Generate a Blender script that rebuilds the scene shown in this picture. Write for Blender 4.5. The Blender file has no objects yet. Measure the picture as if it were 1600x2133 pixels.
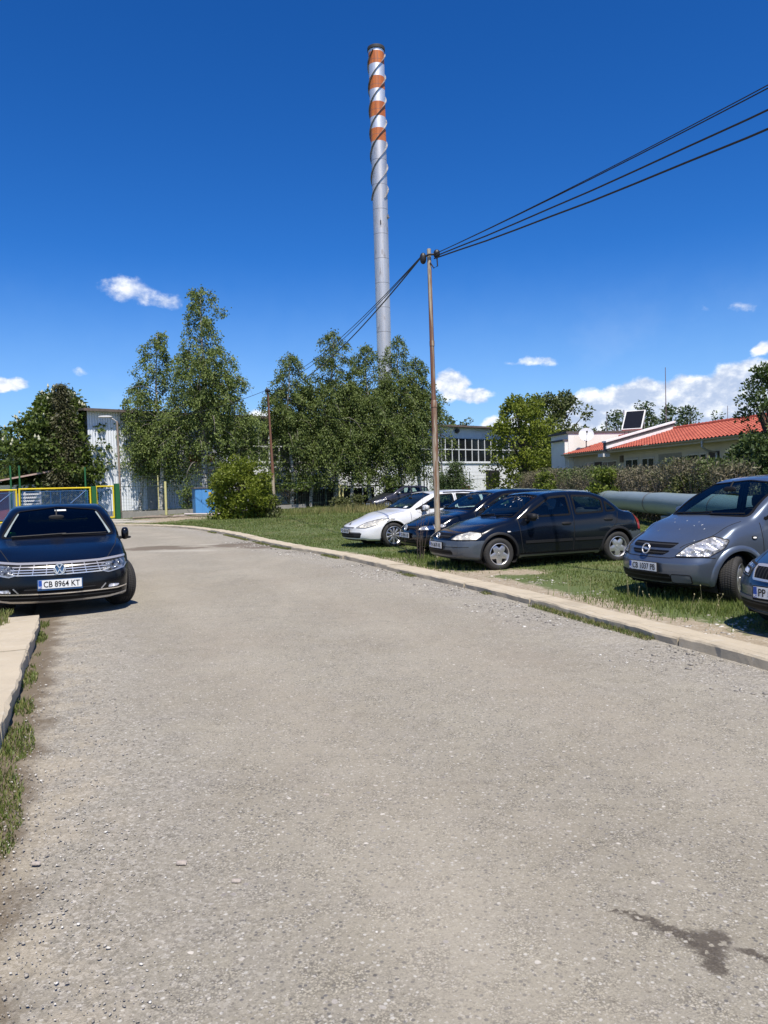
import bpy, bmesh, math, random
import numpy as np
from mathutils import Vector, Matrix
from mathutils.bvhtree import BVHTree
from mathutils.geometry import delaunay_2d_cdt
R = math.radians
SC = bpy.context.scene
COL = SC.collection
rng = np.random.default_rng(7)
random.seed(7)
ROLL = 0.027
HORIZON_DROP = 0.0341      # the lens looks down by about two degrees

# ------------------------------------------------------------------ objects
def tag(o, label=None, cat=None, group=None, kind=None):
    if label: o['label'] = label
    if cat: o['category'] = cat
    if group: o['group'] = group
    if kind: o['kind'] = kind
    return o
def empty(name, loc=(0, 0, 0), rz=0.0):
    o = bpy.data.objects.new(name, None)
    o.empty_display_size = 0.2
    COL.objects.link(o); o.location = loc; o.rotation_euler = (0, 0, rz)
    return o
def link(name, me, mats=None, parent=None, smooth=False):
    o = bpy.data.objects.new(name, me)
    COL.objects.link(o)
    if mats is not None:
        for m in (mats if isinstance(mats, (list, tuple)) else [mats]): me.materials.append(m)
    if parent is not None: o.parent = parent
    if smooth: me.shade_smooth()
    return o
def np_mesh(name, V, F, mats=None, parent=None, smooth=False, mi=None, attrs=None):
    """V (n,3), F (m,k) all faces the same size"""
    V = np.asarray(V, np.float32); F = np.asarray(F, np.int32)
    me = bpy.data.meshes.new(name)
    me.vertices.add(len(V)); me.vertices.foreach_set('co', V.ravel())
    k = F.shape[1]
    me.loops.add(F.size); me.loops.foreach_set('vertex_index', F.ravel())
    me.polygons.add(len(F)); me.polygons.foreach_set('loop_start', np.arange(0, F.size, k, dtype=np.int32))
    if mi is not None: me.polygons.foreach_set('material_index', np.asarray(mi, np.int32))
    if attrs:
        for an, av in attrs.items():
            a = me.attributes.new(an, 'FLOAT', 'POINT'); a.data.foreach_set('value', np.asarray(av, np.float32))
    me.update(calc_edges=True); me.validate()
    return link(name, me, mats, parent, smooth)
class MB:
    """collects simple shapes, then links them as ONE mesh"""
    def __init__(self): self.V = []; self.F = []; self.M = []; self.m = 0
    def add(self, V, F):
        n = len(self.V); self.V += [tuple(v) for v in V]
        for f in F: self.F.append([i + n for i in f]); self.M.append(self.m)
        return self
    def box(self, c, s, rz=0.0, ry=0.0, taper=1.0, bev=0.0):
        hx, hy, hz = s[0]/2, s[1]/2, s[2]/2
        M = Matrix.Rotation(rz, 3, 'Z') @ Matrix.Rotation(ry, 3, 'Y')
        if bev <= 0:
            P = [(-hx,-hy,-hz),(hx,-hy,-hz),(hx,hy,-hz),(-hx,hy,-hz)] + [(x*taper, y*taper, hz) for x, y in ((-hx,-hy),(hx,-hy),(hx,hy),(-hx,hy))]
            F = [(0,3,2,1),(4,5,6,7),(0,1,5,4),(1,2,6,5),(2,3,7,6),(3,0,4,7)]
        else:
            bm = bmesh.new(); bmesh.ops.create_cube(bm, size=1)
            for v in bm.verts:
                t = taper if v.co.z > 0 else 1
                v.co = (v.co.x*s[0]*t, v.co.y*s[1]*t, v.co.z*s[2])
            bmesh.ops.bevel(bm, geom=bm.edges[:], offset=bev, segments=2, affect='EDGES', profile=0.6)
            bm.verts.index_update()
            P = [tuple(v.co) for v in bm.verts]; F = [tuple(v.index for v in f.verts) for f in bm.faces]; bm.free()
        return self.add([M @ Vector(p) + Vector(c) for p in P], F)
    def tube(self, pts, r, n=8, caps=True):
        pts = [Vector(p) for p in pts]; rs = r if isinstance(r, (list, tuple)) else [r]*len(pts)
        V, F = [], []; up = None
        for i, p in enumerate(pts):
            t = (pts[min(i+1, len(pts)-1)] - pts[max(i-1, 0)]).normalized()
            if up is None: up = Vector((0,0,1)) if abs(t.z) < .9 else Vector((1,0,0))
            a = t.cross(up).normalized(); b = a.cross(t).normalized(); up = b
            for k in range(n):
                w = 2*math.pi*k/n; V.append(p + (a*math.cos(w) + b*math.sin(w))*rs[i])
        for i in range(len(pts)-1):
            for k in range(n):
                F.append((i*n+k, i*n+(k+1) % n, (i+1)*n+(k+1) % n, (i+1)*n+k))
        if caps: F.append(tuple(range(n-1, -1, -1))); F.append(tuple(range((len(pts)-1)*n, len(pts)*n)))
        return self.add(V, F)
    def lathe(self, prof, n=32, M=None, closed=False):
        """prof: (r, z) list turned about z"""
        V, F = [], []; M = M or Matrix.Identity(4)
        for r, z in prof:
            for k in range(n):
                w = 2*math.pi*k/n; V.append(M @ Vector((r*math.cos(w), r*math.sin(w), z)))
        m = len(prof)
        for i in range(m if closed else m-1):
            j = (i+1) % m
            for k in range(n): F.append((i*n+k, i*n+(k+1) % n, j*n+(k+1) % n, j*n+k))
        return self.add(V, F)
    def prism(self, pts, d):
        """closed outline (3-D points, one plane) pushed along d"""
        n = len(pts); d = Vector(d); A = [Vector(p) for p in pts]
        return self.add(A + [p + d for p in A], [tuple(range(n-1, -1, -1)), tuple(range(n, 2*n))] + [(i, (i+1) % n, n+(i+1) % n, n+i) for i in range(n)])
    def quad(self, *p): return self.add(p, [tuple(range(len(p)))])
    def build(self, name, mats=None, parent=None, smooth=False):
        me = bpy.data.meshes.new(name); me.from_pydata(self.V, [], self.F)
        if any(self.M): me.polygons.foreach_set('material_index', self.M)
        me.update()
        o = link(name, me, mats, parent, smooth)
        if smooth: me.set_sharp_from_angle(angle=R(40))
        return o

# ------------------------------------------------------------------ numpy noise
def _h(i, j, s):
    v = np.sin(i*127.1 + j*311.7 + s*74.7)*43758.5453
    return v - np.floor(v)
def vnoise(x, y, s=0):
    xi, yi = np.floor(x), np.floor(y); fx, fy = x-xi, y-yi
    fx = fx*fx*(3-2*fx); fy = fy*fy*(3-2*fy)
    return (_h(xi,yi,s)*(1-fx) + _h(xi+1,yi,s)*fx)*(1-fy) + (_h(xi,yi+1,s)*(1-fx) + _h(xi+1,yi+1,s)*fx)*fy
def fbm(x, y, s=0, o=4):
    t = 0; a = .5
    for k in range(o):
        t = t + a*vnoise(x*2**k, y*2**k, s+k*17); a *= .5
    return t/(1-.5**o)
def smooth01(a, b, x):
    t = np.clip((x-a)/(b-a), 0, 1); return t*t*(3-2*t)

# ------------------------------------------------------------------ node helper
class N:
    def __init__(self, name):
        self.m = bpy.data.materials.new(name); self.m.use_nodes = True
        self.t = self.m.node_tree; self.t.nodes.clear()
        self.out = self.t.nodes.new('ShaderNodeOutputMaterial')
    def n(self, typ, **kw):
        nd = self.t.nodes.new('ShaderNode'+typ)
        for k, v in kw.items():
            if k == 'inp':
                for i, val in v.items():
                    if hasattr(val, 'is_linked') or isinstance(val, bpy.types.NodeSocket): self.t.links.new(val, nd.inputs[i])
                    else: nd.inputs[i].default_value = val
            else: setattr(nd, k, v)
        return nd
    def math(self, op, a, b=0.0, c=0.0, clamp=False):
        nd = self.n('Math', operation=op, use_clamp=clamp, inp={0: a, 1: b, 2: c}); return nd.outputs[0]
    def obj(self): return self.n('TexCoord').outputs['Object']
    def pos(self): return self.n('NewGeometry').outputs['Position']
    def noise(self, v, scale, detail=3, rough=.55, dist=0.0):
        return self.n('TexNoise', inp={'Vector': v, 'Scale': scale, 'Detail': detail, 'Roughness': rough, 'Distortion': dist}).outputs['Fac']
    def vor(self, v, scale, feature='F1', out='Distance'):
        return self.n('TexVoronoi', feature=feature, inp={'Vector': v, 'Scale': scale}).outputs[out]
    def mapv(self, v, scale=(1,1,1), loc=(0,0,0), rot=(0,0,0)):
        return self.n('Mapping', inp={'Vector': v, 'Scale': scale, 'Location': loc, 'Rotation': rot}).outputs[0]
    def ramp(self, f, stops, interp='LINEAR'):
        nd = self.n('ValToRGB', inp={0: f}); cr = nd.color_ramp; cr.interpolation = interp
        while len(cr.elements) < len(stops): cr.elements.new(.5)
        for e, (p, c) in zip(cr.elements, stops):
            e.position = p; e.color = (c[0], c[1], c[2], 1) if not isinstance(c, (int, float)) else (c, c, c, 1)
        return nd.outputs[0]
    def rng(self, f, a, b, c=0.0, d=1.0):
        return self.n('MapRange', interpolation_type='SMOOTHSTEP', inp={0: f, 1: a, 2: b, 3: c, 4: d}).outputs[0]
    def mix(self, f, a, b, mode='MIX'):
        nd = self.n('Mix', data_type='RGBA', blend_type=mode, clamp_factor=True)
        for i, val in ((0, f), (6, a), (7, b)):
            if isinstance(val, bpy.types.NodeSocket): self.t.links.new(val, nd.inputs[i])
            else: nd.inputs[i].default_value = val if isinstance(val, (int, float)) else (val[0], val[1], val[2], 1)
        return nd.outputs[2]
    def bump(self, h, strength=.3, dist=.01, normal=None):
        nd = self.n('Bump', inp={'Height': h, 'Strength': strength, 'Distance': dist})
        if normal is not None: self.t.links.new(normal, nd.inputs['Normal'])
        return nd.outputs[0]
    def attr(self, name): return self.n('Attribute', attribute_name=name).outputs['Fac']
    def bsdf(self, col, rough=.6, metal=0.0, normal=None, **kw):
        p = self.n('BsdfPrincipled')
        d = {'Base Color': col, 'Roughness': rough, 'Metallic': metal}; d.update(kw)
        if normal is not None: d['Normal'] = normal
        for k, v in d.items():
            if isinstance(v, bpy.types.NodeSocket): self.t.links.new(v, p.inputs[k])
            elif k == 'Base Color' and not isinstance(v, (int, float)): p.inputs[k].default_value = (v[0], v[1], v[2], 1)
            else: p.inputs[k].default_value = v
        self.p = p
        self.t.links.new(p.outputs[0], self.out.inputs[0]); return self.m
    def surf(self, s): self.t.links.new(s, self.out.inputs[0]); return self.m
def plain(name, col, rough=.6, metal=0.0, var=.25, scale=6.0, bump=0.0, bscale=40, **kw):
    """a colour that wanders a little, with optional fine bump"""
    k = N(name); o = k.obj()
    f = k.noise(o, scale, 4)
    c = k.mix(f, [x*(1-var) for x in col], [min(1, x*(1+var)) for x in col])
    nm = k.bump(k.noise(o, bscale, 3), bump, .01) if bump else None
    return k.bsdf(c, rough, metal, nm, **kw)

# ------------------------------------------------------------------ camera
cam = bpy.data.cameras.new('camera'); cam.sensor_fit = 'VERTICAL'; cam.sensor_height = 34.6
cam.lens = 34.6*1600/2133; cam.clip_end = 20000; cam.clip_start = .05
CAM = bpy.data.objects.new('camera', cam); COL.objects.link(CAM); SC.camera = CAM
fw = Vector((0, math.cos(HORIZON_DROP), -math.sin(HORIZON_DROP)))
rt0 = Vector((1, 0, 0)); up0 = rt0.cross(fw)
rt = rt0*math.cos(ROLL) - up0*math.sin(ROLL); up = up0*math.cos(ROLL) + rt0*math.sin(ROLL)
CAM.matrix_world = Matrix(((rt.x, up.x, -fw.x, 0), (rt.y, up.y, -fw.y, 0), (rt.z, up.z, -fw.z, 1.6), (0, 0, 0, 1)))

# ------------------------------------------------------------------ light
SUN_EL, SUN_AZ = R(62), R(166)     # azimuth clockwise from +Y (the way the camera looks)
sd = Vector((math.sin(SUN_AZ)*math.cos(SUN_EL), math.cos(SUN_AZ)*math.cos(SUN_EL), math.sin(SUN_EL)))
sl = bpy.data.lights.new('sun', 'SUN'); sl.energy = 4.9; sl.angle = R(.53); sl.color = (1, .93, .83)
SUN = bpy.data.objects.new('sun', sl); COL.objects.link(SUN); SUN.rotation_euler = sd.to_track_quat('Z', 'Y').to_euler()
SC.view_settings.view_transform = 'Standard'; SC.view_settings.look = 'None'
SC.view_settings.exposure = 0.42; SC.view_settings.gamma = 1
SC.cycles.max_bounces = 8; SC.cycles.transparent_max_bounces = 12
# ------------------------------------------------------------------ sky
def make_world():
    w = bpy.data.worlds.new('World'); SC.world = w; w.use_nodes = True; nt = w.node_tree; nt.nodes.clear()
    L = nt.links.new
    def nd(t, **k):
        n = nt.nodes.new('ShaderNode'+t)
        for a, v in k.items(): setattr(n, a, v)
        return n
    def mt(op, a, b=0.0, c=0.0, cl=False):
        n = nd('Math', operation=op, use_clamp=cl)
        for i, v in enumerate((a, b, c)):
            if isinstance(v, bpy.types.NodeSocket): L(v, n.inputs[i])
            else: n.inputs[i].default_value = v
        return n.outputs[0]
    def ss(x, a, b, c=0.0, d=1.0):
        n = nd('MapRange', interpolation_type='SMOOTHSTEP')
        for i, v in enumerate((x, a, b, c, d)):
            if isinstance(v, bpy.types.NodeSocket): L(v, n.inputs[i])
            else: n.inputs[i].default_value = v
        return n.outputs[0]
    def mix(f, a, b, mode='MIX'):
        n = nd('Mix', data_type='RGBA', blend_type=mode)
        for i, v in ((0, f), (6, a), (7, b)):
            if isinstance(v, bpy.types.NodeSocket): L(v, n.inputs[i])
            else: n.inputs[i].default_value = v if isinstance(v, (int, float)) else (*v, 1)
        return n.outputs[2]
    sky = nd('TexSky', sky_type='NISHITA', sun_disc=False, sun_elevation=SUN_EL, sun_rotation=SUN_AZ, altitude=600, air_density=1.0, dust_density=.35, ozone_density=2.2)
    tc = nd('TexCoord').outputs['Generated']; sp = nd('SeparateXYZ'); L(tc, sp.inputs[0])
    az = mt('ARCTAN2', sp.outputs[0], sp.outputs[1]); el = mt('ARCSINE', sp.outputs[2])
    cb = nd('CombineXYZ'); L(az, cb.inputs[0]); L(el, cb.inputs[1])
    # the deep blue of dry clear air, kept from the sky model with a richer saturation
    hs = nd('HueSaturation'); hs.inputs['Saturation'].default_value = SKY_SAT; hs.inputs['Value'].default_value = SKY_VAL; hs.inputs['Hue'].default_value = SKY_HUE; L(sky.outputs[0], hs.inputs['Color'])
    c3 = nd('SeparateColor'); L(hs.outputs[0], c3.inputs[0]); c4 = nd('CombineColor')
    for i, (g, e) in enumerate(SKY_CURVE): L(mt('MULTIPLY', mt('POWER', mt('MULTIPLY', c3.outputs[i], .1*SKY_TINT[i]), e), 10*g), c4.inputs[i])
    col = c4.outputs[0]
    def noise(v, sc, det, ro=.55, loc=(0, 0, 0)):
        m = nd('Mapping'); m.inputs['Location'].default_value = loc; m.inputs['Scale'].default_value = (1, 1.35, 1); L(v, m.inputs[0])
        n = nd('TexNoise'); n.inputs['Scale'].default_value = sc; n.inputs['Detail'].default_value = det; n.inputs['Roughness'].default_value = ro; L(m.outputs[0], n.inputs['Vector']); return n.outputs['Fac']
    n1 = noise(cb.outputs[0], 26, 8, .6); n0 = noise(cb.outputs[0], 9, 3)
    n2 = noise(cb.outputs[0], 26, 8, .6, (.004, -.010, 0))        # the same billows a little higher up: lit tops
    # (azimuth, elevation, half width, half height, strength) in degrees
    wn = nd('TexNoise'); wn.inputs['Scale'].default_value = 34; wn.inputs['Detail'].default_value = 4; L(cb.outputs[0], wn.inputs['Vector'])
    wc = nd('SeparateColor'); L(wn.outputs['Color'], wc.inputs[0])
    az = mt('ADD', az, mt('MULTIPLY', mt('SUBTRACT', wc.outputs[0], .5), R(2.2))); el = mt('ADD', el, mt('MULTIPLY', mt('SUBTRACT', wc.outputs[1], .5), R(1.3)))
    dens = None; hgt = None
    for (a, e, ra, re, st) in CLOUDS:
        x = mt('DIVIDE', mt('SUBTRACT', az, R(a)), R(ra)); y = mt('DIVIDE', mt('SUBTRACT', el, R(e)), R(re))
        d = mt('MULTIPLY', mt('SUBTRACT', 1.0, mt('ADD', mt('MULTIPLY', x, x), mt('MULTIPLY', y, y))), st)
        dens = d if dens is None else mt('SMOOTH_MAX', dens, d, .25)
    f = mt('ADD', dens, mt('ADD', mt('MULTIPLY', mt('SUBTRACT', n1, .5), 1.9), mt('MULTIPLY', mt('SUBTRACT', n0, .5), 1.0)))
    alpha = ss(f, -.05, .80)
    lit = mt('ADD', mt('MULTIPLY', mt('SUBTRACT', n1, n2), 3.2), mt('MULTIPLY', mt('SUBTRACT', n0, .5), .8))
    shade = ss(mt('SUBTRACT', lit, mt('MULTIPLY', f, .22)), -.75, .40)
    cc = mix(shade, CLOUD_DARK, CLOUD_LIT)
    # thin veils low down, all around
    nv = noise(cb.outputs[0], 5, 5, .6, (3, 1, 0)); veil = mt('MULTIPLY', ss(nv, .55, .8), mt('MULTIPLY', ss(el, R(16), R(3)), ss(el, R(-1), R(2))))
    col = mix(mt('MULTIPLY', ss(el, R(17), R(-2)), .52), col, (3.9, 5.9, 7.9))
    col2 = mix(mt('MULTIPLY', veil, .10), col, CLOUD_LIT)
    out = mix(mt('MULTIPLY', alpha, .97), col2, cc)
    bg = nd('Background'); bg.inputs[1].default_value = SKY_STRENGTH; L(out, bg.inputs[0])
    o = nd('OutputWorld'); L(bg.outputs[0], o.inputs[0])
SKY_SAT, SKY_VAL, SKY_HUE, SKY_STRENGTH = 1.15, 1.0, .5, .1
SKY_TINT = (.85, .95, 1.1); SKY_CURVE = ((1.06, 1.65), (.85, 1.21), (1.06, 1.14))
CLOUD_DARK, CLOUD_LIT = (3.9, 4.7, 6.3), (8.8, 8.9, 9.0)
CLOUDS = [(-17.85,14.0,1.8,0.80,.55), (-16.7,13.65,1.5,0.66,.55), (-15.5,13.30,1.4,0.58,.55), (-25.71,7.33,1.34,0.66,1.3), (5.30,7.2,1.5,1.25,1.5), (6.3,6.4,2.2,0.7,1.2), (11.02,8.72,1.50,0.24,0.35), (24.68,11.15,0.87,0.28,0.3), (26.45,8.39,0.74,0.49,0.8), (22.83,11.11,0.30,0.22,0.2), (15.6,4.2,3.0,2.2,2.6), (18.6,4.6,3.2,2.7,2.8), (21.9,4.4,3.6,2.8,2.9), (25.4,4.6,4.0,3.3,3.0), (29.2,4.5,4.2,3.4,3.0), (9.37,4.0,2.6,0.9,1.5), (12.8,4.6,2.4,1.6,1.7), (11.2,4.6,2.2,1.2,1.4), (-8.66,5.29,1.75,0.70,1.0), (-21.13,8.27,0.62,0.26,0.3), (-3.30,7.58,1.07,0.35,0.2),
    (-70,8,14,4,1.2), (-100,10,18,5,1.2), (75,9,16,5,1.3), (110,12,20,6,1.2), (160,14,18,5,1.0), (-150,12,20,6,1.1)]  # clouds outside the view, added for reflections
make_world()
# ================================================================== cars
def pchip(xs, ys):
    xs = np.array(xs, float); ys = np.array(ys, float); h = np.diff(xs); d = np.diff(ys)/h
    m = np.zeros_like(xs)
    for i in range(1, len(xs)-1):
        if d[i-1]*d[i] > 0:
            w1, w2 = 2*h[i]+h[i-1], h[i]+2*h[i-1]; m[i] = (w1+w2)/(w1/d[i-1]+w2/d[i])
    m[0], m[-1] = d[0], d[-1]
    def f(x):
        x = np.clip(np.asarray(x, float), xs[0], xs[-1]); i = np.clip(np.searchsorted(xs, x, side='right')-1, 0, len(h)-1)
        t = (x-xs[i])/h[i]
        return ((2*t**3-3*t**2+1)*ys[i] + (t**3-2*t**2+t)*h[i]*m[i] + (-2*t**3+3*t**2)*ys[i+1] + (t**3-t**2)*h[i]*m[i+1])
    return f
def curve(pts): return pchip([p[0] for p in pts], [p[1] for p in pts])
def catmull(P, per):
    """P (n, k, 2) control points along axis 1 -> dense"""
    out = []; n = P.shape[1]
    for i in range(n-1):
        p0 = P[:, max(i-1, 0)]; p1 = P[:, i]; p2 = P[:, i+1]; p3 = P[:, min(i+2, n-1)]
        if i == 0: p0 = 2*p1-p2
        for k in range(per[i]):
            t = k/per[i]
            m1 = (p2-p0)*.5*.85; m2 = (p3-p1)*.5*.85
            out.append((2*t**3-3*t**2+1)*p1 + (t**3-2*t**2+t)*m1 + (-2*t**3+3*t**2)*p2 + (t**3-t**2)*m2)
    out.append(P[:, -1]); return np.stack(out, 1)
def round_poly(P, r=.03, closed=True):
    out = []; n = len(P); P = [Vector(p) for p in P]
    for i, p in enumerate(P):
        a, b = P[i-1]-p, P[(i+1) % n]-p
        ra = min(r, a.length*.45); rb = min(r, b.length*.45); A = p+a.normalized()*ra; B = p+b.normalized()*rb
        for t in (0, .33, .67, 1): out.append(A*(1-t)**2 + p*2*t*(1-t) + B*t*t)
    return out
def dense(P, step, closed=True):
    out = []; n = len(P)
    for i in range(n if closed else n-1):
        a, b = P[i], P[(i+1) % n]; k = max(1, int(math.ceil((b-a).length/step)))
        for j in range(k): out.append(a.lerp(b, j/k))
    if not closed: out.append(P[-1])
    return out
def inset(P, w):
    """2-D loop moved inwards by w"""
    n = len(P); area = sum(P[i-1].x*P[i].y - P[i].x*P[i-1].y for i in range(n)); s = 1 if area > 0 else -1; out = []
    for i in range(n):
        t = (P[(i+1) % n]-P[i-1]); t = t.normalized() if t.length > 1e-9 else Vector((1, 0)); out.append(P[i] + Vector((-t.y, t.x))*s*w)
    return out
def inside(px, py, poly):
    c = np.zeros(px.shape, bool); n = len(poly)
    for i in range(n):
        x1, y1 = poly[i-1]; x2, y2 = poly[i]
        if y1 == y2: continue
        c ^= ((y1 > py) != (y2 > py)) & (px < (x2-x1)*(py-y1)/(y2-y1)+x1)
    return c

class Shell:
    """the skin of one car: a dense grid, its cut-outs, and a way to lay parts on it"""
    def __init__(self, S):
        self.S = S; L, W = S['L'], S['W']; self.L = L; self.W = W
        top, belt, bot, plan = curve(S['top']), curve(S['belt']), curve(S['bot']), curve(S['plan'])
        self.top, self.belt = top, belt
        t = np.linspace(0, 1, 250); s = L*(.6*t + .4*(.5-.5*np.cos(np.pi*t)))
        w, b, be, tp = W/2*plan(s), bot(s), belt(s), top(s)
        be = np.minimum(be, tp-.012); h = tp-be
        g = smooth01(.06, .36, h); fr = .55+.31*g
        zr = be+h*fr; tum = S.get('tumble', .36)
        yr = w*.80*(1-g) + (w*.95 - tum*(zr-be))*g
        zs1 = b+.22*(be-b); zs2 = b+.58*(be-b)
        P = np.stack([np.stack(p, -1) for p in (
            (0*s, b), (w*.78, b), (w*.955, b+.05*(be-b)+.008), (w*.988, zs1), (w, zs2), (w*.985, be-.22*(be-b)),
            (w*(.95-.03*(1-g)), be-.012*(1-g)), (yr, zr), (yr*.62, tp-(tp-zr)*.20), (0*s, tp))], 1)
        if S.get('shelf'):
            P[:, 4, 0] *= 1.0
        D = catmull(P, [4, 4, 8, 10, 12, 12, 20, 12, 12])
        m = D.shape[1]; ns = len(s)
        full = np.concatenate([D, D[:, -2:0:-1]*np.array([-1, 1])], 1)      # closed ring
        Y, Z = full[..., 0], full[..., 1]; Sx = np.repeat(s[:, None], full.shape[1], 1)
        kf = 1-smooth01(0, S.get('bow_len', 1.0), Sx); kr = 1-smooth01(0, S.get('bow_len_r', .8), L-Sx)
        pf, pr = curve(S['prof_f']), curve(S['prof_r'])
        yy = np.abs(Y)/(W/2)
        def warp(Sx, Y, Z, kf, kr):
            yy = np.abs(Y)/(W/2)
            return Sx + kf*(S['bow_f']*yy**2.3 + pf(Z)) - kr*(S['bow_r']*yy**2.3 + pr(Z))
        X = L/2 - warp(Sx, Y, Z, kf, kr)
        V = np.stack([X, Y, Z], -1).reshape(-1, 3); n = full.shape[1]
        i, j = np.meshgrid(np.arange(ns-1), np.arange(n), indexing='ij'); j2 = (j+1) % n
        F = np.stack([i*n+j, i*n+j2, (i+1)*n+j2, (i+1)*n+j], -1).reshape(-1, 4)
        # caps: rows between the left and the right half of the end rings
        caps = []
        for e, fl in ((0, 1), (ns-1, 0)):
            half = D[e]; nc = 40; tt = np.linspace(-1, 1, nc)
            cy = half[:, None, 0]*tt[None]; cz = np.repeat(half[:, 1][:, None], nc, 1)
            cs = np.full_like(cy, s[e]); k1 = np.full_like(cy, 1.0 if e == 0 else 0); k2 = 1-k1
            cx = L/2-warp(cs, cy, cz, k1, k2); o = len(V)
            V = np.concatenate([V, np.stack([cx, cy, cz], -1).reshape(-1, 3)])
            ii, jj = np.meshgrid(np.arange(m-1), np.arange(nc-1), indexing='ij')
            q = np.stack([ii*nc+jj, ii*nc+jj+1, (ii+1)*nc+jj+1, (ii+1)*nc+jj], -1).reshape(-1, 4)+o
            caps.append(q[:, ::-1] if fl else q)
        F = np.concatenate([F]+caps)
        self.V, self.F = V, F; self.C = V[F].mean(1)
        nrm = np.cross(V[F[:, 1]]-V[F[:, 0]], V[F[:, 2]]-V[F[:, 0]])
        if nrm[np.argmax(self.C[:, 2])][2] < 0: F = F[:, ::-1]; self.F = F; nrm = -nrm
        # the two end caps face fore and aft
        nc0 = (ns-1)*n; cc = np.arange(len(F)) >= nc0
        bad = cc & (nrm[:, 0]*np.sign(self.C[:, 0]) < 0)
        F = F.copy(); F[bad] = F[bad][:, ::-1]; nrm[bad] *= -1; self.F = F
        self.Nn = nrm/np.maximum(np.linalg.norm(nrm, axis=1), 1e-9)[:, None]
        self.keep = np.ones(len(F), bool)
        self.bvh = BVHTree.FromPolygons([tuple(v) for v in V], [tuple(f) for f in self.F.tolist()])
        self.extra = []
    # -- planes
    def frame(self, d):
        d = Vector(d).normalized(); a = Vector((-d.y, d.x, 0))
        if a.length < 1e-6: return d, Vector((1, 0, 0)), Vector((0, 1, 0))
        a.normalize(); return d, a, a.cross(d) if a.cross(d).z > 0 else d.cross(a)
    def plane(self, pts, d, side):
        d = Vector((d[0], d[1]*side, d[2])); d, a, b = self.frame(d)
        P = [Vector((self.L/2-p[0], p[1]*side, p[2])) for p in pts]
        return d, a, b, [Vector((p.dot(a), p.dot(b))) for p in P]
    def hit(self, q, d, a, b, off):
        o = a*q.x + b*q.y - d*8
        loc, nm, idx, dist = self.bvh.ray_cast(o, d)
        if loc is None:
            loc, nm, idx, dist = self.bvh.find_nearest(a*q.x + b*q.y - d*2); 
            if loc is None: return Vector((0, 0, 0))
        if nm.dot(d) > 0: nm = -nm
        return loc + nm*off
    def lift(self, pts, d):
        d, a, b, P = self.plane(pts, d, 1); P = dense(round_poly(P, .06), .08); out = []
        for q in P:
            h = self.hit(q, d, a, b, 0); out.append((self.L/2-h.x, h.y, h.z))
        return out
    def cut(self, pts, d, side=1, w=0.0, rnd=.03):
        d, a, b, P = self.plane(pts, d, side); P = dense(round_poly(P, rnd), .03); P = inset(P, w) if w else P
        A = np.array(a); B = np.array(b); Dd = np.array(d)
        c = inside(self.C@A, self.C@B, [(p.x, p.y) for p in P]) & (self.Nn@Dd < -.12)
        self.keep &= ~c
    def patch(self, name, pts, d, mat, parent, side=1, off=.004, rnd=.03, step=.035, skirt=.012, w=0.0, label=None):
        d, a, b, P = self.plane(pts, d, side); P = dense(round_poly(P, rnd) if rnd else P, step)
        if w: P = inset(P, w)
        n = len(P); poly = [(p.x, p.y) for p in P]
        xs = [p[0] for p in poly]; ys = [p[1] for p in poly]
        gx, gy = np.meshgrid(np.arange(min(xs)+step/2, max(xs), step), np.arange(min(ys)+step/2, max(ys), step))
        Pin = [Vector((p.x, p.y)) for p in inset(P, step*.5)]
        ok = inside(gx, gy, [(p.x, p.y) for p in Pin])
        pts2 = P + [Vector((x, y)) for x, y in zip(gx[ok], gy[ok])]
        v2, _, f2, *_ = delaunay_2d_cdt([Vector((p.x, p.y)) for p in pts2], [], [list(range(n))], 1, 1e-6)
        V = [self.hit(q, d, a, b, off) for q in v2]; F = [list(f) for f in f2]
        # a skirt that closes the edge against the skin
        cnt = {}
        for f in F:
            for i in range(len(f)):
                e = (f[i], f[(i+1) % len(f)]); cnt[e] = 1
        if skirt:
            low = {}
            for (u, v) in list(cnt):
                if (v, u) in cnt: continue
                for q in (u, v):
                    if q not in low: low[q] = len(V); V.append(V[q]+d*skirt)
                F.append([v, u, low[u], low[v]])
        me = bpy.data.meshes.new(name); me.from_pydata([tuple(v) for v in V], [], F); me.update()
        bm = bmesh.new(); bm.from_mesh(me); bmesh.ops.recalc_face_normals(bm, faces=bm.faces[:])
        top_n = sum((f.normal.dot(d) for f in bm.faces if len(f.verts) == 3), 0)
        if top_n > 0: bmesh.ops.reverse_faces(bm, faces=bm.faces[:])
        bm.to_mesh(me); bm.free()
        o = link(name, me, mat, parent, True); me.set_sharp_from_angle(angle=R(50))
        if label: o['label'] = label
        return o
    def ring(self, name, pts, d, mat, parent, side=1, w=.035, off=.004, rnd=.03, outw=.0):
        d, a, b, P = self.plane(pts, d, side); P = dense(round_poly(P, rnd), .03)
        if outw: P = inset(P, -outw)
        Q = inset(P, w); n = len(P); V = []
        for p, q in zip(P, Q):
            A_, B_ = self.hit(p, d, a, b, off), self.hit(q, d, a, b, off); V += [A_+d*.012, A_, B_, B_+d*.012]
        F = [[4*i+k, 4*((i+1) % n)+k, 4*((i+1) % n)+k+1, 4*i+k+1] for i in range(n) for k in range(3)]
        me = bpy.data.meshes.new(name); me.from_pydata([tuple(v) for v in V], [], F); me.update()
        return link(name, me, mat, parent, False)
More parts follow.
